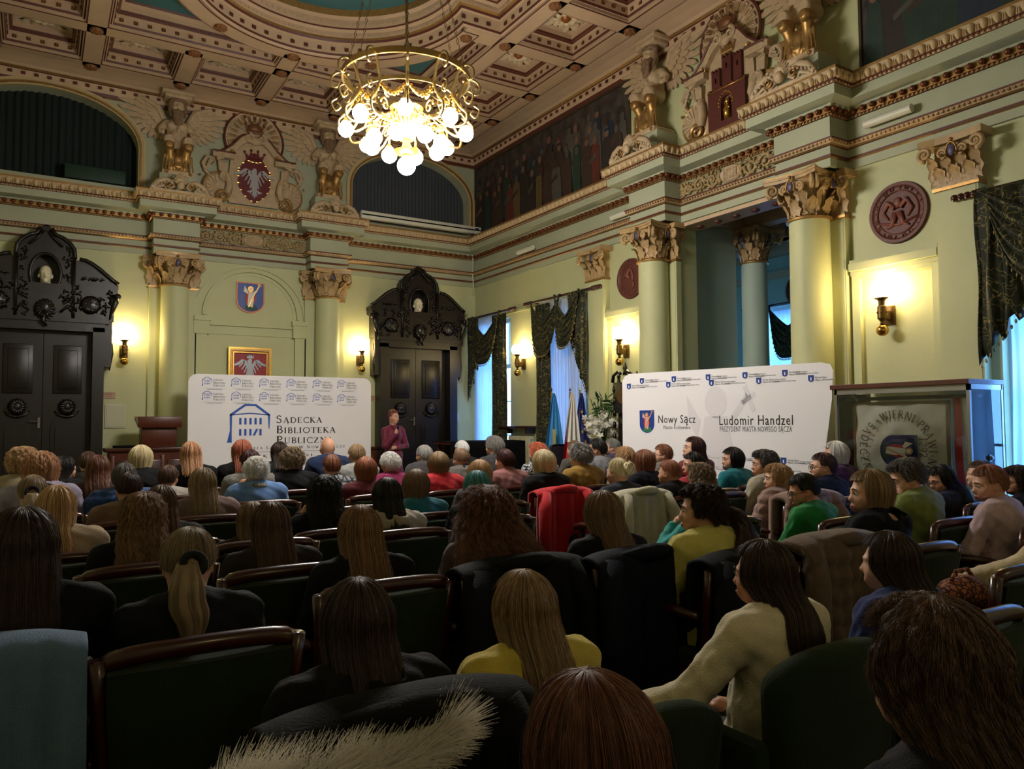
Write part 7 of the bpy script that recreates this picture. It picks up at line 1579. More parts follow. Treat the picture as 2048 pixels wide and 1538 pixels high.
def tail_obj(kind, parent, m, yaw, seed=0, near=False):
    rs_ = np.random.RandomState(seed + 9)
    if kind == 'pony':
        C = np.array([(0, -.105, 1.185), (0, -.15, 1.18), (0, -.185, 1.12), (0, -.19, 1.03), (0, -.185, .94)]); R = [.022, .032, .05, .056, .03]
    elif kind == 'lowpony': C = np.array([(0, -.09, 1.10), (0, -.13, 1.08), (0, -.16, 1.02), (0, -.175, .93), (0, -.18, .82)]); R = [.025, .03, .036, .036, .014]
    elif kind == 'curlpony': C = np.array([(.02, -.10, 1.19), (.06, -.17, 1.16), (.08, -.21, 1.08), (.07, -.22, .99), (.06, -.21, .90)]); R = [.03, .06, .085, .085, .05]
    elif kind == 'bun':
        mb = MB(); mb.tube([(.04 * cos(t) + .01, -.115 + .0 - .02 * sin(t * 2), 1.20 + .035 * sin(t)) for t in np.linspace(0, 4 * pi, 30)], .020, 7); mb.sphere((.01, -.12, 1.2), .04, 10)
        for q in range(8): mb.tube([(.01, -.12, 1.2), (.05 * cos(q * .8), -.15, 1.2 + .05 * sin(q * .8)), (.03 * cos(q * .8 + 1), -.13, 1.2 + .06 * sin(q * .8 + 1))], .012, 5)
        mb.v = [tuple(v) for v in hrot(np.array(mb.v), yaw)]; return mb.build('bun', m, parent, smooth='all')
    curl = kind == 'curlpony'
    mb = MB(); n = 26; k = 16; T = np.linspace(0, len(C) - 1, k); P = np.array([[np.interp(t, range(len(C)), C[:, i]) for i in range(3)] for t in T]); RR_ = np.interp(T, range(len(C)), R)
    vs = []
    for i in range(k):
        for j in range(n):
            a = 2 * pi * j / n; rr = RR_[i] * (1 + .12 * sin(a * 7 + i * .15) + (.22 * sin(a * 5 + i * 2.1) * sin(i * 1.7 + a * 2) if curl else .05 * sin(a * 3))); hz = 1 if P[i][2] < 1.15 else .6
            vs.append((P[i][0] + rr * cos(a), P[i][1] + rr * .6 * sin(a) - 0, P[i][2] + (rr * .5 * sin(a) if i < 4 else 0)))
    fs = [(i * n + j, i * n + (j + 1) % n, (i + 1) * n + (j + 1) % n, (i + 1) * n + j) for i in range(k - 1) for j in range(n)] + [tuple(range(n))[::-1], tuple(range((k - 1) * n, k * n))]; mb.add(vs, fs)
    mb.v = [tuple(v) for v in hrot(np.array(mb.v), yaw, 0, True)]; o = mb.build('ponytail', m, parent, smooth='all')
    if near:
        N = 1600; ang = rs_.uniform(0, 2 * pi, (N, 1)); r0 = np.sqrt(rs_.uniform(.5, 1.1, (N, 1))); tt = np.linspace(0, 1, 14)[None] * (k - 1) * rs_.uniform(.8, 1.08, (N, 1)); tt = np.clip(tt, 0, k - 1 + .8)
        px = np.interp(tt.ravel(), range(k), P[:, 0]).reshape(tt.shape); py = np.interp(tt.ravel(), range(k), P[:, 1]).reshape(tt.shape); pz = np.interp(tt.ravel(), range(k), P[:, 2]).reshape(tt.shape) - np.maximum(0, tt - k + 1) * .03; pr = np.interp(tt.ravel(), range(k), RR_).reshape(tt.shape)
        V = np.stack([px + pr * r0 * np.cos(ang), py + pr * .6 * r0 * np.sin(ang), pz], 2)
        if curl: w = rs_.uniform(0, 6.28, (N, 1)); V[:, :, 0] += .014 * np.sin(tt * 2 + w); V[:, :, 1] += .014 * np.cos(tt * 2 + w)
        strands('hair_strands', hrot(V.reshape(-1, 3), yaw, 0, True).reshape(V.shape), m, o, .0007)
    if not curl: mt = mat('black_scrunchie', '0b0b0d', .9); MB().tube([(C[1][0] + .034 * cos(a), C[1][1] + .012 + .02 * sin(a), C[1][2] + .03 * sin(a)) for a in np.linspace(0, 2 * pi, 15)[:-1]], .014, 7, close=True).build('hair_tie', mt, o, smooth='all')
    return o
def cloth_mat(c, kind='knit'):
    return mat('cloth_' + c + kind, c, .8, noise=.25, nscale=25, bump=.35, bscale=180 if kind != 'puffer' else 30, sheen=.0 if int(c[0:2], 16) < 48 and int(c[2:4], 16) < 48 and int(c[4:6], 16) < 60 else .15, spec=.15)
def pattern_mat(name, a, b, scale):
    if name in MATS: return MATS[name]
    m = mat(name, a, .8); n = m.node_tree.nodes; l = m.node_tree.links; tc = n.new('ShaderNodeTexCoord'); v = n.new('ShaderNodeTexVoronoi'); v.feature = 'DISTANCE_TO_EDGE'; v.inputs['Scale'].default_value = scale; r = n.new('ShaderNodeValToRGB'); r.color_ramp.elements[0].position = .10; r.color_ramp.elements[1].position = .14
    r.color_ramp.elements[0].color = (*lin(a), 1); r.color_ramp.elements[1].color = (*lin(b), 1); l.new(tc.outputs['Object'], v.inputs['Vector']); l.new(v.outputs['Distance'], r.inputs[0]); l.new(r.outputs[0], n['Principled BSDF'].inputs['Base Color']); return m
def drape_coat(x, y, col, label, w=.30, top=.935, back=.5, kind='wool', cat='coat', seed=0, fringe=False):
    t = thing('coat' if cat == 'coat' else 'shawl', label, cat, (x, y, 0)); m = cloth_mat(col, kind)
    def fn(u, v):
        a = u * 2 - 1; f = .35 + .9 * v; fold = (.018 * sin(a * 9 + seed + 2 * v) + .010 * sin(a * 21 + seed * 2)) * min(1, abs(v - .3) * 3)
        if v < .3: q = v / .3; yy = -.155 - .02 * q; zz = .62 + (top - .62) * q
        elif v < .42: q = (v - .3) / .12; yy = -.175 - .155 * q; zz = top + .022 * sin(pi * q)
        else: q = (v - .42) / .58; yy = -.33 - .03 * q; zz = top - back * q - .03 * sin(a * 4 + seed) * q
        sag = -.03 * abs(a) ** 3
        return (a * w * (1 + .08 * max(0, v - .42) * sin(seed + 1) + .05 * v), yy - fold * (1 if v > .3 else -.3), zz + sag)
    mb = MB().sheet(fn, 56, 44, .022 if kind != 'puffer' else .045)
    if kind == 'puffer':
        mb.v = [(vx + 0, vy - .022 * abs(sin(vz * 2 * pi / .17)) * (vy < -.3), vz) for vx, vy, vz in mb.v]
    o = mb.build('body', m, t, smooth='all')
    for s in (-1, 1):
        if cat == 'coat': MB().tube([(s * w * .72, -.31, top - .02), (s * w * .9, -.375, top - .16), (s * w * .93, -.385, top - .34), (s * w * .85, -.38, top - .52)], [.05, .055, .05, .042], 10).build('sleeve', m, t, smooth='all')
    if cat == 'coat': MB().tube([(-w * .5, -.30, top + .0), (-w * .25, -.345, top + .015), (0, -.355, top + .02), (w * .25, -.345, top + .015), (w * .5, -.30, top)], [.02, .032, .036, .032, .02], 8).build('collar', m, t, smooth='all')
    if fringe:
        fm = MB()
        for i in range(60):
            p = fn((i + .5) / 60, 1); fm.tube([p, (p[0] + .004 * sin(i), p[1] - .004, p[2] - .03), (p[0] + .008 * sin(i * 2), p[1], p[2] - .065)], .0022, 4)
        fm.build('fringe', m, t)['kind'] = 'stuff'
    return t
# id|px|ytop|Y|hair style|hair colour|top kind|top colour|yaw|pitch|extras|label
PEOPLE = '''cb|46|894|7.35|curlyshort|blond|jacket|8f8068|-8|0|strap|woman with short blond curls in a beige coat with a dark shoulder strap, far left
wb|82|903|6.5|bobwavy|straw|hood|8a8396|-8|0||person with wavy reddish blond hair in a grey lavender hoodie at the left
dg|126|912|8.2|lob|black|knit|1c1a1f|-60|0|glasses face|dark haired person with glasses in profile beside the left door
pb|66|950|5.7|tied|ash|knit|15151a|0|0|pony|woman with low blond ponytail and black hair tie at the left edge
lb|112|970|4.5|long|blond|loose|a08c70|-6|0||girl with long straight golden blond hair in a beige top, left side
bs|176|903|9.0|short|brown|knit|2a2422|0|0||short brown haired person before the left door, half hidden by auburn hair
al|196|910|7.35|long|auburn|knit|3a2220|-6|0||woman with long straight auburn hair left of the panelled table
b8|281|890|8.2|bob|pale|knit|121215|-30|0|face|woman with pale blond bob turned to the right, in black, before the table
gp|248|926|6.5|short|dkgrey|puffer|26406e|-6|0||person with grey brown hair in a blue quilted jacket
db|258|944|5.7|tied|dkbrown|loose|6d5444|0|0|lowpony|person with dark brown hair tied low in a tan sweater
br|336|930|7.35|short|brown|knit|9a948a|-20|0||child with short tousled brown hair and white collar
sb|381|883|8.2|lob|straw|knit|101012|-4|0||woman with strawberry blond shoulder length hair in black before the left banner edge
as|406|935|5.7|long|ash|loose|6b5652|-4|0||girl with long ash blond hair in a mauve grey top, centre left
ro|484|879|8.2|long|redor|knit|0f0f12|0|0||woman with long red orange hair in black before the library logo
bu|500|899|7.35|short|burg|loose|6e6a64|-4|0||woman with short burgundy hair in a grey top behind the white haired woman
ws|512|913|6.5|fluffy|white|jacket|5d7fb4|-14|0|scarf chin|white haired woman in a light blue cardigan and checked scarf
dbb|559|883|9.0|lob|dkbrown|knit|16201e|0|0||woman with dark brown hair in dark green just left of the bald man
cg|584|894|7.35|curlyshort|ash|knit|121214|0|0|redcollar|woman with curly ash hair in black with an orange red collar
bald|655|875|9.0|bald|grey|jacket|1a2848|0|0||bald man in a navy suit in front of the library banner
ms|713|888|8.2|short|sand|knit|8b8a86|0|0||man with short sandy hair in a light grey top near the banner edge
bg|663|909|7.35|short|ginger|knit|55565a|0|0|tartan|boy with short ginger brown hair in a grey checked top
cbb|731|913|6.5|bob|copper|knit|571c22|0|0||woman with copper blond bob in dark red
wm|780|904|7.35|fluffy|white|knit|7a1c48|8|0||woman with short white hair in magenta in front of the speaker
gf|848|890|8.2|short|grey|fur|3c3a3c|8|0||short grey blond haired person in a dark fur collar
brd|876|903|6.5|bob|sand|jacket|b0202a|4|0||woman with brown blond bob in a bright red jacket with black collar
bt|831|938|5.0|bob|ltbrown|knit|1f6572|4|0||woman with light brown bob in a teal sweater
bw|923|881|9.0|crop|white|knit|23252a|4|0||nearly bald white haired man in front of the black covered table
pf|922|897|7.35|tied|ltbrown|fur|5a554f|0|0|lowpony|woman with brown gathered hair and grey fur collar
ld|648|950|4.6|longwavy|black|knit|0e0e12|-8|0|chin|girl with long nearly black hair resting her face on one hand
bc|774|955|4.35|long|black|hood|9a8f7e|-4|0||girl with long black hair in a cream hooded coat
om|719|1010|3.1|long|high|knit|0f0f12|0|0|near|girl with very long blond tipped straight hair in black, centre left
b3|542|1003|3.6|long|brown|knit|2a211d|4|0|near|girl with long smooth brown hair, third seat left of centre
l3|503|1003|4.4|long|ltbrown|knit|2a211d|0|0||girl whose light brown hair shows left of the smooth brown haired girl
hi|286|984|4.0|longwavy|high|knit|0d0d10|-10|0|near|girl with long highlighted brown hair falling to one side, left
b5|322|970|4.7|long|brown|knit|1d1917|0|0||girl with brown hair half hidden behind the highlighted hair
gy|375|1055|2.65|tied|ash|knit|12141a|-6|8|pony near|woman with greying blond ponytail and black scrunchie in a black jacket
bl|46|1014|2.7|long|dkbrown|knit|0e1016|0|0|near|girl with very dark long hair filling the left edge
df|713|1156|1.8|long|dkbrown|hood|0c0d10|0|4|near furtrim|girl with dark brown hair in a black coat with white fur trimmed hood
gb|988|872|8.2|fluffy|grey|knit|3a3a3e|16|0||woman with short silver grey hair in front of the black covered table
b4|1009|898|6.5|short|burg|jacket|8a5a58|10|0||woman with short dark burgundy hair and a cream fur lined jacket on her chair
or|1075|885|7.35|fluffy|orange|shawl|77787c|20|0|spots|woman with short bright orange hair in a black and white patterned shawl
pa|1086|899|5.7|bob|pale|shawl|0d0d10|6|0||woman with smooth pale blond bob and thick black collar over the red coat
b43|958|919|5.4|bob|blond|knit|3a3436|0|0||woman with dark blond hair behind the teal haired girl
te|952|941|4.6|long|teal|knit|101218|-4|0||girl with teal blue dyed hair
cu|973|975|3.05|verycurly|curl|loose|4a3a3e|0|0|near|girl with very long curly brown hair in the centre
ye|1044|1140|1.8|long|sand|loose|c0aa48|0|4|near|girl with long dark blond hair in a yellow shirt, front centre
l47|1203|981|2.95|long|ltbrown|knit|0d0e12|0|0|near|girl with long light brown hair right of the curly haired girl
wv|1159|886|6.15|curlyshort|grey|knit|8a6a2a|14|0||woman with wavy grey blond hair in a mustard sweater
sm|1148|881|8.2|short|ltbrown|knit|55504a|10|0||person with short light brown hair partly hidden by wavy grey hair
bk|1194|877|7.0|short|black|jacket|7a7c82|42|0|face|black haired woman with white collar looking left, beside the flowers
g51|1224|877|8.2|short|grey|knit|43405a|50|0|face glasses|grey haired woman with dark glasses looking left below the orchids
b52|1248|893|6.5|bobwavy|blond|knit|7d7464|16|0||woman with wavy blond hair before the left edge of the city banner
au|1287|899|5.7|bob|ginger|knit|12141e|8|0||woman with smooth auburn bob in navy before the blue city shield
gi|1325|888|6.5|short|ginger|jacket|76716c|50|0|face glasses|woman with short ginger hair and glasses looking left
bn|1235|916|4.9|tied|pale|knit|2a2c38|10|0|bun|woman with pale blond upswept bun and dark ribbon, in dark blue
rb|1338|920|4.9|crop|copper|jacket|17141a|24|0||person with very short red blond hair in a black jacket
a57|1384|873|6.0|lob|burg|knit|6a2a30|55|-6|face|dark auburn haired woman with bangs looking up to the left
bk8|1386|904|5.2|short|black|knit|a0303a|55|0|face|black haired woman in red behind the curly ash haired woman
c9|1399|926|4.9|curlybob|ash|loose|8a857c|10|0||woman with loose curly ash blond hair in a pale grey coat
tq|1388|988|3.7|tied|brown|loose|2f8c88|40|0|chin|person in a fluffy turquoise sweater with raised arm, hidden by the curly ponytail
t60|1464|894|5.35|bob|black|turtle|136a74|58|-4|face|black haired woman in a teal turtleneck looking left
c61|1527|900|4.6|curlyshort|dkgrey|jacket|a39a86|50|0|face|woman with curly grey brown hair in a cream jacket looking left
w62|1552|927|4.1|bobwavy|blond|puffer|8a6f66|48|0|face|woman with short wavy blond hair in a dusty pink padded coat
b63|1402|968|2.65|curlyshort|dkbrown|loose|c6bb66|50|0|face curlpony near|woman with dark curly ponytail in a pale yellow sweater looking left
g65|1614|944|3.3|short|black|knit|1d7a3a|52|16|face glasses earring|woman with short black hair in a bright green sweater looking down
d66|1644|905|4.1|short|burg|jacket|1a1d2c|52|0|face glasses|woman with dark brown short hair, glasses and navy collar
w67|1669|882|4.6|bob|white|turtle|47264a|40|0|face glasses|woman with white bob in purple at the right edge of the city banner
lg|1525|1079|1.68|long|dkbrown|loose|cbbfa4|24|4|near reach face|girl with long dark hair in a cream sweater leaning on her left arm
b69|1737|938|2.45|bob|sand|hood|0e0f14|46|4|face|woman with light brown bob in a black hooded jacket, smiling to the left
ol|1819|914|2.9|fluffy|dkgrey|loose|6e7a3e|48|16|face chin|woman with wavy dark grey hair in an olive linen blouse looking down
g71|1887|927|3.3|long|black|knit|2a2a30|58|20|face glasses|girl with long black hair and glasses looking down at the display case
b72|1958|921|3.3|short|brown|knit|5c7c9c|40|0||person with brown hair almost hidden behind the short ginger hair
gg|1980|928|2.5|short|ginger|knit|b39aa0|50|8|face|woman with short ginger brown hair in a pinkish lavender top
d74|2036|930|2.9|bobwavy|dkbrown|knit|1c1a22|50|8|face glasses|dark haired woman with glasses in black at the right edge
ho|1777|1062|1.6|long|dkbrown|hood|1c2c66|20|4|near|girl with long dark brown hair in a royal blue hoodie
bi|1850|1190|.75|longwavy|brown|knit|17161c|0|4|near|girl with huge reddish brown hair nearest the camera, bottom right
tp|1190|1345|.85|long|auburn|knit|14121a|0|10|near|person whose dark reddish hair rises at the bottom centre
fr|2125|915|1.9|lob|ltbrown|loose|b9a888|20|0|reach knitscarf|person at the right edge whose cream sleeve rests on an armrest'''
folk = {}; persons = []
def face_dir(x, y): return 0
for ln in PEOPLE.split('\n'):
    (pid, px, yt, Yh, sty, hcol, tk, tc_, yaw, pit, ext, lab) = ln.split('|'); px, yt, Yh = float(px), float(yt), float(Yh); yaw, pit = int(yaw), int(pit)
    yaw = int(round(yaw / 10.) * 10); pit = int(round(pit / 8.) * 8)
    q = on_y(px, yt, Yh); zt = q[2]; top_t = HS[sty]['t'] * .7 if sty in HS else 0.; s = zt / (1.279 + top_t); near = 'near' in ext
    pose = 'reach' if 'reach' in ext else ('chin' if 'chin' in ext else ('cross' if len(lab) % 3 == 0 else 'lap'))
    root = put('person', body_mesh(pose, yaw, pit), None, (q[0], q[1], 0), 0, s); tag(root, lab, 'person'); root.rotation_euler.z = radians(4 if q[0] > 3.3 else 0)
    tint = ('c08f76', 'b98268', 'c99a82')[len(persons) % 3]; setmat(root, mat('skin_' + tint, tint, .5, noise=.12, nscale=20))
    tm = cloth_mat(tc_, tk)
    if 'spots' in ext: tm = pattern_mat('spotted', '101012', 'b0b2b5', 34)
    if 'tartan' in ext: tm = pattern_mat('checked', '24262c', '7a7c80', 16)
    o = put('top', top_mesh(tk, pose), root); setmat(o, tm)
    a, b = trousers(); put('trousers', a, root); put('shoes', b, root)
    hm = None
    if sty != 'bald':
        om = 'b08a5a' if hcol == 'high' else None; hm = hair_mat(hcol, HC[hcol][0], HC[hcol][1], om)
        h = put('hair', hair_mesh(sty, len(persons) % 3, yaw, pit), root); setmat(h, hm)
        if near: hair_strands(sty, len(persons) % 3, yaw, pit, (9000 if sty == 'verycurly' else 5000) if q[1] > 1.2 else 9000, hair_mat(hcol, HC[hcol][0], HC[hcol][1], uv=False), h, .0007 if q[1] > 1.2 else .00045, .014 if sty == 'verycurly' else .005)
        else: hair_strands(sty, len(persons) % 3, yaw, pit, 1300 if HS[sty]['C'] > .006 else 900, hair_mat(hcol, HC[hcol][0], HC[hcol][1], uv=False), h, .0011, .008 if HS[sty]['C'] > .006 else .004)
        for kk in ('curlpony', 'lowpony', 'pony', 'bun'):
            if kk in ext.split(): tail_obj(kk, h, hm, yaw, len(persons), near); break
    if 'face' in ext: face_bits(root, yaw, pit)
    if 'glasses' in ext: glasses(root, yaw, pit)
    if 'scarf' in ext.split():
        m = MB().tube([(.085 * cos(t), -.04 + .085 * sin(t), 1.03 - .015 * sin(t)) for t in np.linspace(0, 2 * pi, 20)[:-1]], .032, 8, close=True); m.build('scarf', pattern_mat('check_scarf', '22252c', '9c9c9a', 60), root, smooth='all')
    if 'knitscarf' in ext: m = MB(); [m.tube([((.09 + .01 * k) * cos(t), -.04 + .1 * sin(t), 1.02 + .02 * k + .012 * sin(t * 12 + k)) for t in np.linspace(0, 2 * pi, 60)[:-1]], .022, 6, close=True) for k in range(3)]; m.build('scarf', mat('brown_knit', '6b4a30', .9, noise=.4, bump=.6, bscale=60), root, smooth='all')
    if 'redcollar' in ext: MB().tube([(.07 * cos(t), -.04 + .07 * sin(t), 1.045) for t in np.linspace(pi * .9, 2.1 * pi, 14)], .018, 7).build('collar', cloth_mat('b23a26'), root, smooth='all')
    if 'earring' in ext: mm_ = MB().tube([(-.082 + .0 * t, -.0 + .012 * cos(t), 1.105 + .012 * sin(t)) for t in np.linspace(0, 2 * pi, 13)[:-1]], .002, 5, close=True); mm_.v = [tuple(v) for v in hrot(np.array(mm_.v), yaw, pit)]; mm_.build('earring', BGOLD, root)
    if 'strap' in ext: MB().tube([(-.02, -.16, .8), (-.07, -.14, .95), (-.11, -.08, 1.04), (-.12, .03, .98)], .014, 6).build('bag_strap', mat('strap_dark', '2a2c3c', .6), root, smooth='all')
    if 'furtrim' in ext:
        inv = 1 / s; P = [on_y(x_, y_, 1.42) for i, (x_, y_) in enumerate(((430, 1605), (560, 1585), (680, 1562), (780, 1540), (850, 1505), (892, 1458)))]
        P = [tuple((p_ - np.array([q[0], q[1], 0])) * inv) for p_ in P]
        ft = MB().tube(P, [.025, .034, .038, .038, .042, .03], 10).build('fur_trim', mat('white_fur', 'f0e8e0', .9), o, smooth='all')
        rs_ = np.random.RandomState(2); N = 10000; tt = rs_.uniform(0, 5, N); Pn = np.array(P); c_ = np.stack([np.interp(tt, range(6), Pn[:, i]) for i in range(3)], 1); dd = rs_.normal(0, 1, (N, 3)); dd /= np.linalg.norm(dd, axis=1, keepdims=True); dd = dd + np.array((.25, -.2, .35)); Lf = rs_.uniform(.04, .085, (N, 1))
        V = np.stack([c_ + dd * Lf * f + np.array((.3, 0, .1)) * Lf * f * f for f in np.linspace(.2, 1, 6)], 1); strands('fur_hairs', V, mat('white_fur', 'f0e8e0', .9), ft, .0007)
    persons.append((root, lab, q, s)); folk[pid] = (root, q)
    # the seat
    if pid == 'lg': plush_chair(q[0], q[1], 'all green padded armchair under the girl in the cream sweater', 0, .86)
    elif pid == 'ye': plush_chair(on_y(1180, 1400, 1.78)[0], q[1], 'lower green padded armchair under the girl in the yellow shirt', 0, .76)
    elif pid not in ('bi', 'tp'): chair(q[0] - (.12 if pid == 'bl' else 0), q[1] - .02, 'mahogany armchair with green back under the ' + ' '.join(w for w in lab.split()[:9]))
    elif pid == 'x': pass
    else: chair(q[0], q[1] - .02, 'mahogany armchair nearest the camera under the ' + ' '.join(lab.split()[:8]))
# ---- coats hung over chair backs
def coat_on(pid, col, label, **k):
    q = folk[pid][1]; return drape_coat(q[0] - (.12 if pid == 'bl' else 0), q[1] - .02, col, label, **k)
coat_on('pa', 'b01c26', 'bright red coat spread over the chair of the pale blond woman', w=.28, top=.92, back=.55)
coat_on('bn', 'b0a992', 'cream jacket spread over the chair of the woman with the bun', w=.27, top=.95, back=.55, seed=2)
coat_on('cu', '0c0e14', 'black coat over the chair of the curly haired girl', w=.30, top=.91, back=.6, seed=1)
coat_on('l47', '0e1220', 'dark navy coat over the chair of the light brown haired girl', w=.29, top=.91, back=.6, seed=4)
coat_on('b63', '0a0c12', 'black coat over the chair of the woman in pale yellow', w=.28, top=.91, back=.6, seed=3)
coat_on('bl', '5a7390', 'blue grey fringed shawl coat over the leftmost chair at the bottom left', w=.27, top=.93, back=.62, seed=5, cat='shawl', fringe=True)
coat_on('w62', '8a6f66', 'dusty pink padded coat over the chair of the wavy blond woman', w=.30, top=.94, back=.5, seed=6, kind='puffer')
coat_on('fr', 'a08a66', 'tan coat over the chair at the right edge', w=.32, top=.86, back=.5, seed=2)
cx_, cy_ = on_y(1672, 1080, 2.25)[:2]; chair(cx_, 2.53, 'mahogany armchair with green back holding the brown padded coat'); drape_coat(cx_, 2.53, '5c4a3c', 'brown padded coat over an empty chair right of the green sweater', w=.29, top=.95, back=.6, kind='puffer', seed=3)
coat_on('df', '0a0b0f', 'black fur trimmed coat over the chair of the dark haired girl in front', w=.29, top=.91, back=.55, seed=7)
# floral bag on the armrest by the right edge
bp_ = on_y(1925, 1190, 1.9); zb = bp_[2] - .49; fb = Sculpt((-.2, -.12, -zb - .02), (.2, .12, .12), .012); fb.ell((0, 0, 0), (.14, .08, .075), .03).cap((0, 0, 0), (0, 0, -zb + .075), .07, .075, .05, sq=(1.8, 1, 1)).disp(lambda x, y, z: .006 * np.sin(40 * x + 20 * z) * np.sin(35 * y + 15 * x)); V, Q = fb.mesh()
chair(bp_[0], bp_[1], 'mahogany armchair under the floral cloth bag at the right')
FL = pattern_mat('floral', '3a1c18', '9a5a3c', 38); bb = put('bag', np_mesh('bag', V, Q, [FL]), None, tuple(bp_)); tag(bb, 'floral patterned cloth bag under the cream sleeve at the right', 'bag')
MB().tube([(-.1, 0, .06), (-.05, .0, .11), (.05, 0, .11), (.1, 0, .06)], .010, 6).build('handle', FL, bb, smooth='all')
# empty chairs that show between the sitters
def free(x, y): return all(abs(x - a) > .60 or abs(y - b) > .62 for a, b in chairs)
EMP = ((.95, 7.33), (3.65, 4.88), (3.2, 8.18), (2.05, 5.68), (4.85, 6.48), (3.3, 4.08), (1.0, 3.28), (-.1, 4.08), (.98, 4.88), (2.35, 4.08), (1.35, 2.48), (-.75, 6.48), (-.75, 5.68), (-.75, 4.88), (-.75, 4.08), (-.7, 3.28), (3.55, 3.28), (5.0, 3.28), (5.9, 2.5), (5.55, 1.9), (6.4, 4.1), (4.8, 4.88), (2.1, 8.18))
used_lb = set()
for i, (x, y) in enumerate(EMP):
    for dx in (0, .12, -.12, .24, -.24):
        if free(x + dx, y):
            for near_ in sorted(persons, key=lambda p: math.hypot(p[2][0] - x - dx, p[2][1] - y)):
                side = 'right' if x + dx > near_[2][0] else 'left'; lb_ = 'unoccupied mahogany armchair %s of the %s' % (side, ' '.join(near_[1].split()[:9]))
                if lb_ not in used_lb: break
            used_lb.add(lb_); chair(x + dx, y, lb_); break
# ============================================================ THE SPEAKER
sp = on_y(787, 850, 12.55); zt = on_y(787, 817, 12.55)[2]; k_ = zt / 1.735
def stand_body(s, g=0., hd=True):
    s.ell((0, 0, 1.27), (.155, .10, .15), .05, grow=g); s.ell((0, .0, 1.08), (.125, .09, .12), .05, grow=g); s.ell((0, -.01, .93), (.165, .12, .12), .06, grow=g)
    for a in (-1, 1): s.cap((a * .02, -.01, 1.40), (a * .15, -.01, 1.36), .045, .05, .04, grow=g)
    AR = {-1: [(-.175, -.01, 1.345), (-.24, .03, 1.08), (.02, .15, 1.06)], 1: [(.175, -.01, 1.345), (.225, .09, 1.10), (.09, .19, 1.28)]}
    for a in (-1, 1): P = AR[a]; s.cap(P[0], P[1], .048, .040, .03, grow=g); s.cap(P[1], P[2], .038, .027, .03, grow=g)
    return AR
s = Sculpt((-.32, -.2, -.01), (.32, .32, 1.76), .0095); AR = stand_body(s)
for a in (-1, 1):
    s.cap((a * .085, 0, .9), (a * .09, .01, .48), .085, .055, .03); s.cap((a * .09, .01, .48), (a * .09, -.01, .1), .05, .035, .03); s.cap((a * .09, -.02, .05), (a * .10, .14, .03), .034, .028, .02)
for (w, d) in (((.02, .15, 1.06), (1., .12, .0)), ((.09, .19, 1.28), (-.35, .1, 1.))):
    w = np.array(w); d = np.array(d); d /= np.linalg.norm(d); sd = np.cross(d, (0, 1, 0)); sd /= np.linalg.norm(sd); s.cap(w, w + d * .065, .024, .029, .012)
    for q in range(4):
        b = w + d * .08 + sd * (q - 1.5) * .016; L = (.055, .065, .06, .048)[q]; m1 = b + d * L * .5; s.chain([b - d * .03, m1, m1 + d * L * .1 - np.array((0, .03, 0)) * .6 + np.array((0, .012, 0))], [.0098, .009, .008], .005)
    s.chain([w + d * .01, w + d * .04 + sd * .03, w + d * .07 + sd * .022 + np.array((0, .012, 0))], [.012, .011, .009], .006)
# head sits on the standing body: reuse the head maker, lifted
lift = .425
h2 = Sculpt((-.12, -.14, .95), (.12, .15, 1.32), .0095); head(h2); V1, Q1 = s.mesh()
class Lift:
    def __init__(o, b): o.b = b
    def ell(o, c, *a, **k): o.b.ell((c[0], c[1], c[2] + lift), *a, **k); return o
    def cap(o, c, d, *a, **k): o.b.cap((c[0], c[1], c[2] + lift), (d[0], d[1], d[2] + lift), *a, **k); return o
head(Lift(s)); V1, Q1 = s.mesh()
def hr(V, yaw): V = np.array(V); V[:, 2] -= lift; V = hrot(V, yaw); V[:, 2] += lift; return V
SY = 14
rot = pi + radians(10)
root = put('person', np_mesh('person', hr(V1, SY), Q1, [mat('skin_speaker', 'cf9c84', .5, noise=.1, nscale=20)]), None, (sp[0], sp[1], 0), rot, k_); tag(root, 'standing woman with short red hair in a magenta dress holding a microphone', 'person')
d = Sculpt((-.34, -.24, .40), (.34, .3, 1.46), .010); stand_body(d, .012)
d.cap((0, -.005, .92), (0, .0, .52), .15, .20, .05, sq=(1, .75, 1)); d.disp(lambda x, y, z: .004 * np.sin(50 * x + 20 * z) * np.sin(30 * z) + .008 * np.sin(np.arctan2(y, x) * 9) * np.clip((.85 - z) * 2, 0, 1)); d.cap((0, .06, 1.50), (0, .11, 1.37), .045, .012, .01, 'cut')
V, Q = d.mesh(); dr = put('dress', np_mesh('dress', V, Q, [mat('magenta_dress', '6f1236', .6, noise=.15, nscale=20, sheen=.2)]), root)
m = MB().tube([(.155 * cos(t), .105 * sin(t) - .003, 1.02) for t in np.linspace(0, 2 * pi, 24)[:-1]], .012, 6, close=True); m.build('belt', mat('magenta_belt', '6c0f30', .5), dr, smooth='all')
m = MB()
for a in (-1, 1): m.tube([(0, -.06, 1.455), (a * .06, -.02, 1.45), (a * .05, .07, 1.42), (a * .02, .1, 1.36)], [.014, .016, .018, .008], 6)
m.build('collar', mat('magenta_dress', '6f1236', .6), dr, smooth='all')
hm_ = hair_mesh('short', 1, 0, 0); V = np.array([v.co[:] for v in hm_.vertices]); V = hrot(V, SY, 0, True); V[:, 2] += lift; V[:, 2] = np.where(V[:, 2] > 1.66, V[:, 2] + .012, V[:, 2])
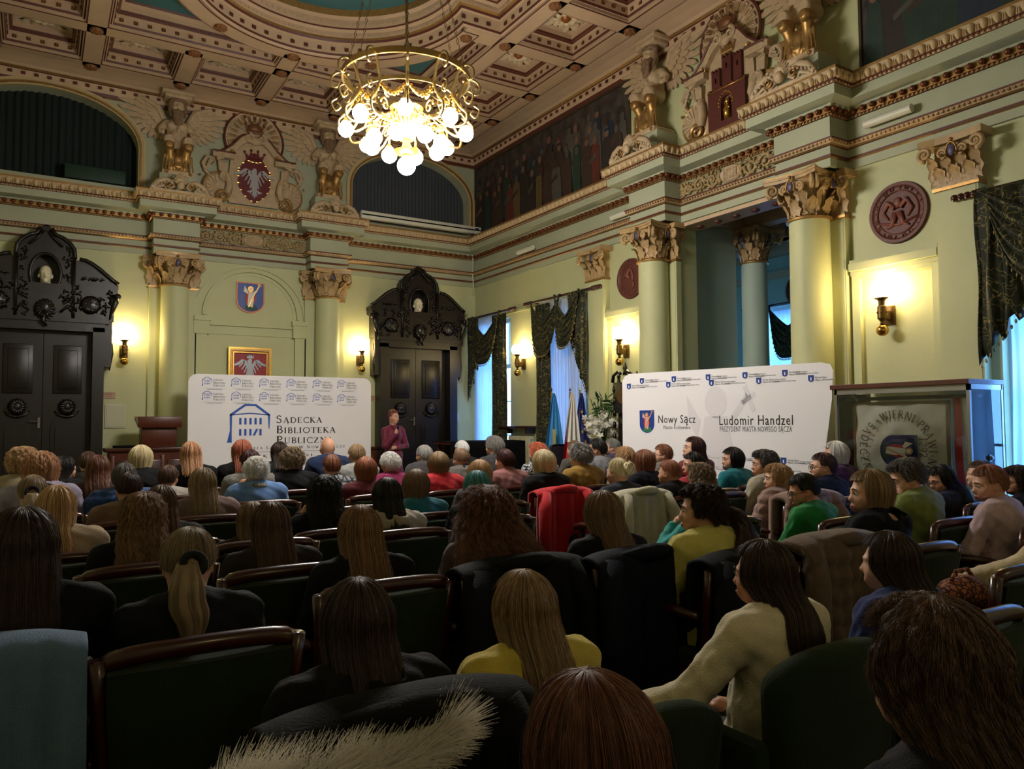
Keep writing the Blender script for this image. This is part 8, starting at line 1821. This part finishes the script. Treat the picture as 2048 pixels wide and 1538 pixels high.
Q = np.array([p.vertices[:] for p in hm_.polygons]); uv = np.zeros((len(V), 2)); nu_ = 110; uv[:, 0] = (np.arange(len(V)) % nu_) / nu_; uv[:, 1] = np.clip((np.arange(len(V)) // nu_) / 30, 0, 1)
ho = put('hair', np_mesh('hair', V, Q, [hair_mat('speaker', '6e2a20', '35120e')], uv=uv), root)
m = MB()
for a in (-1, 1): m.sphere((a * .031, .078, 1.159 + lift), .0115, 10).sphere((a * .031, .0868, 1.159 + lift), (.0055, .0035, .0055), 8, 1)
m.v = [tuple(v) for v in hr(m.v, SY)]; m.build('eyes', [mat('eye_white', 'c8c0b8', .3), mat('eye_dark', '1c1410', .3)], root, smooth='all')
m = MB().tube([(-.021, .0895, 1.090 + lift), (0, .095, 1.0935 + lift), (.021, .0895, 1.090 + lift)], [.002, .0055, .002], 6).tube([(-.018, .0895, 1.085 + lift), (0, .0945, 1.082 + lift), (.018, .0895, 1.085 + lift)], [.002, .006, .002], 6); m.v = [tuple(v) for v in hr(m.v, SY)]; m.build('lips', mat('lips', '9a4a45', .4), root, smooth='all')
m = MB(); [m.tube([(a * .014, .095, 1.181 + lift), (a * .032, .093, 1.187 + lift), (a * .05, .08, 1.181 + lift)], .003, 5) for a in (-1, 1)]; m.v = [tuple(v) for v in hr(m.v, SY)]; m.build('eyebrows', mat('brow', '3a2a20', .8), root)
MB().bev(-.13, -.05, -.06, .17, 0, .035, .01).bev(.05, .13, -.06, .17, 0, .035, .01).build('shoes', mat('black_shoes', '0c0c0c', .4), root)
R_ = Matrix.Rotation(rot, 3, 'Z'); mp_ = R_ @ Vector((.052, .215, 1.40)) * k_
mic = thing('microphone', 'black handheld microphone held by the standing woman', 'microphone', (sp[0] + mp_.x, sp[1] + mp_.y, mp_.z)); MB().lathe([(0, -.15), (.011, -.148), (.013, -.02), (.02, -.005), (.019, 0)], n=12).build('handle', mat('mic_black', '111113', .4), mic, smooth=40); MB().sphere((0, 0, .018), .024, 12).build('grille', mat('mic_grille', '3a3a3c', .35, metal=.8), mic, smooth='all'); mic.rotation_euler = (radians(20), radians(-8), 0)
bpy.context.view_layer.update()
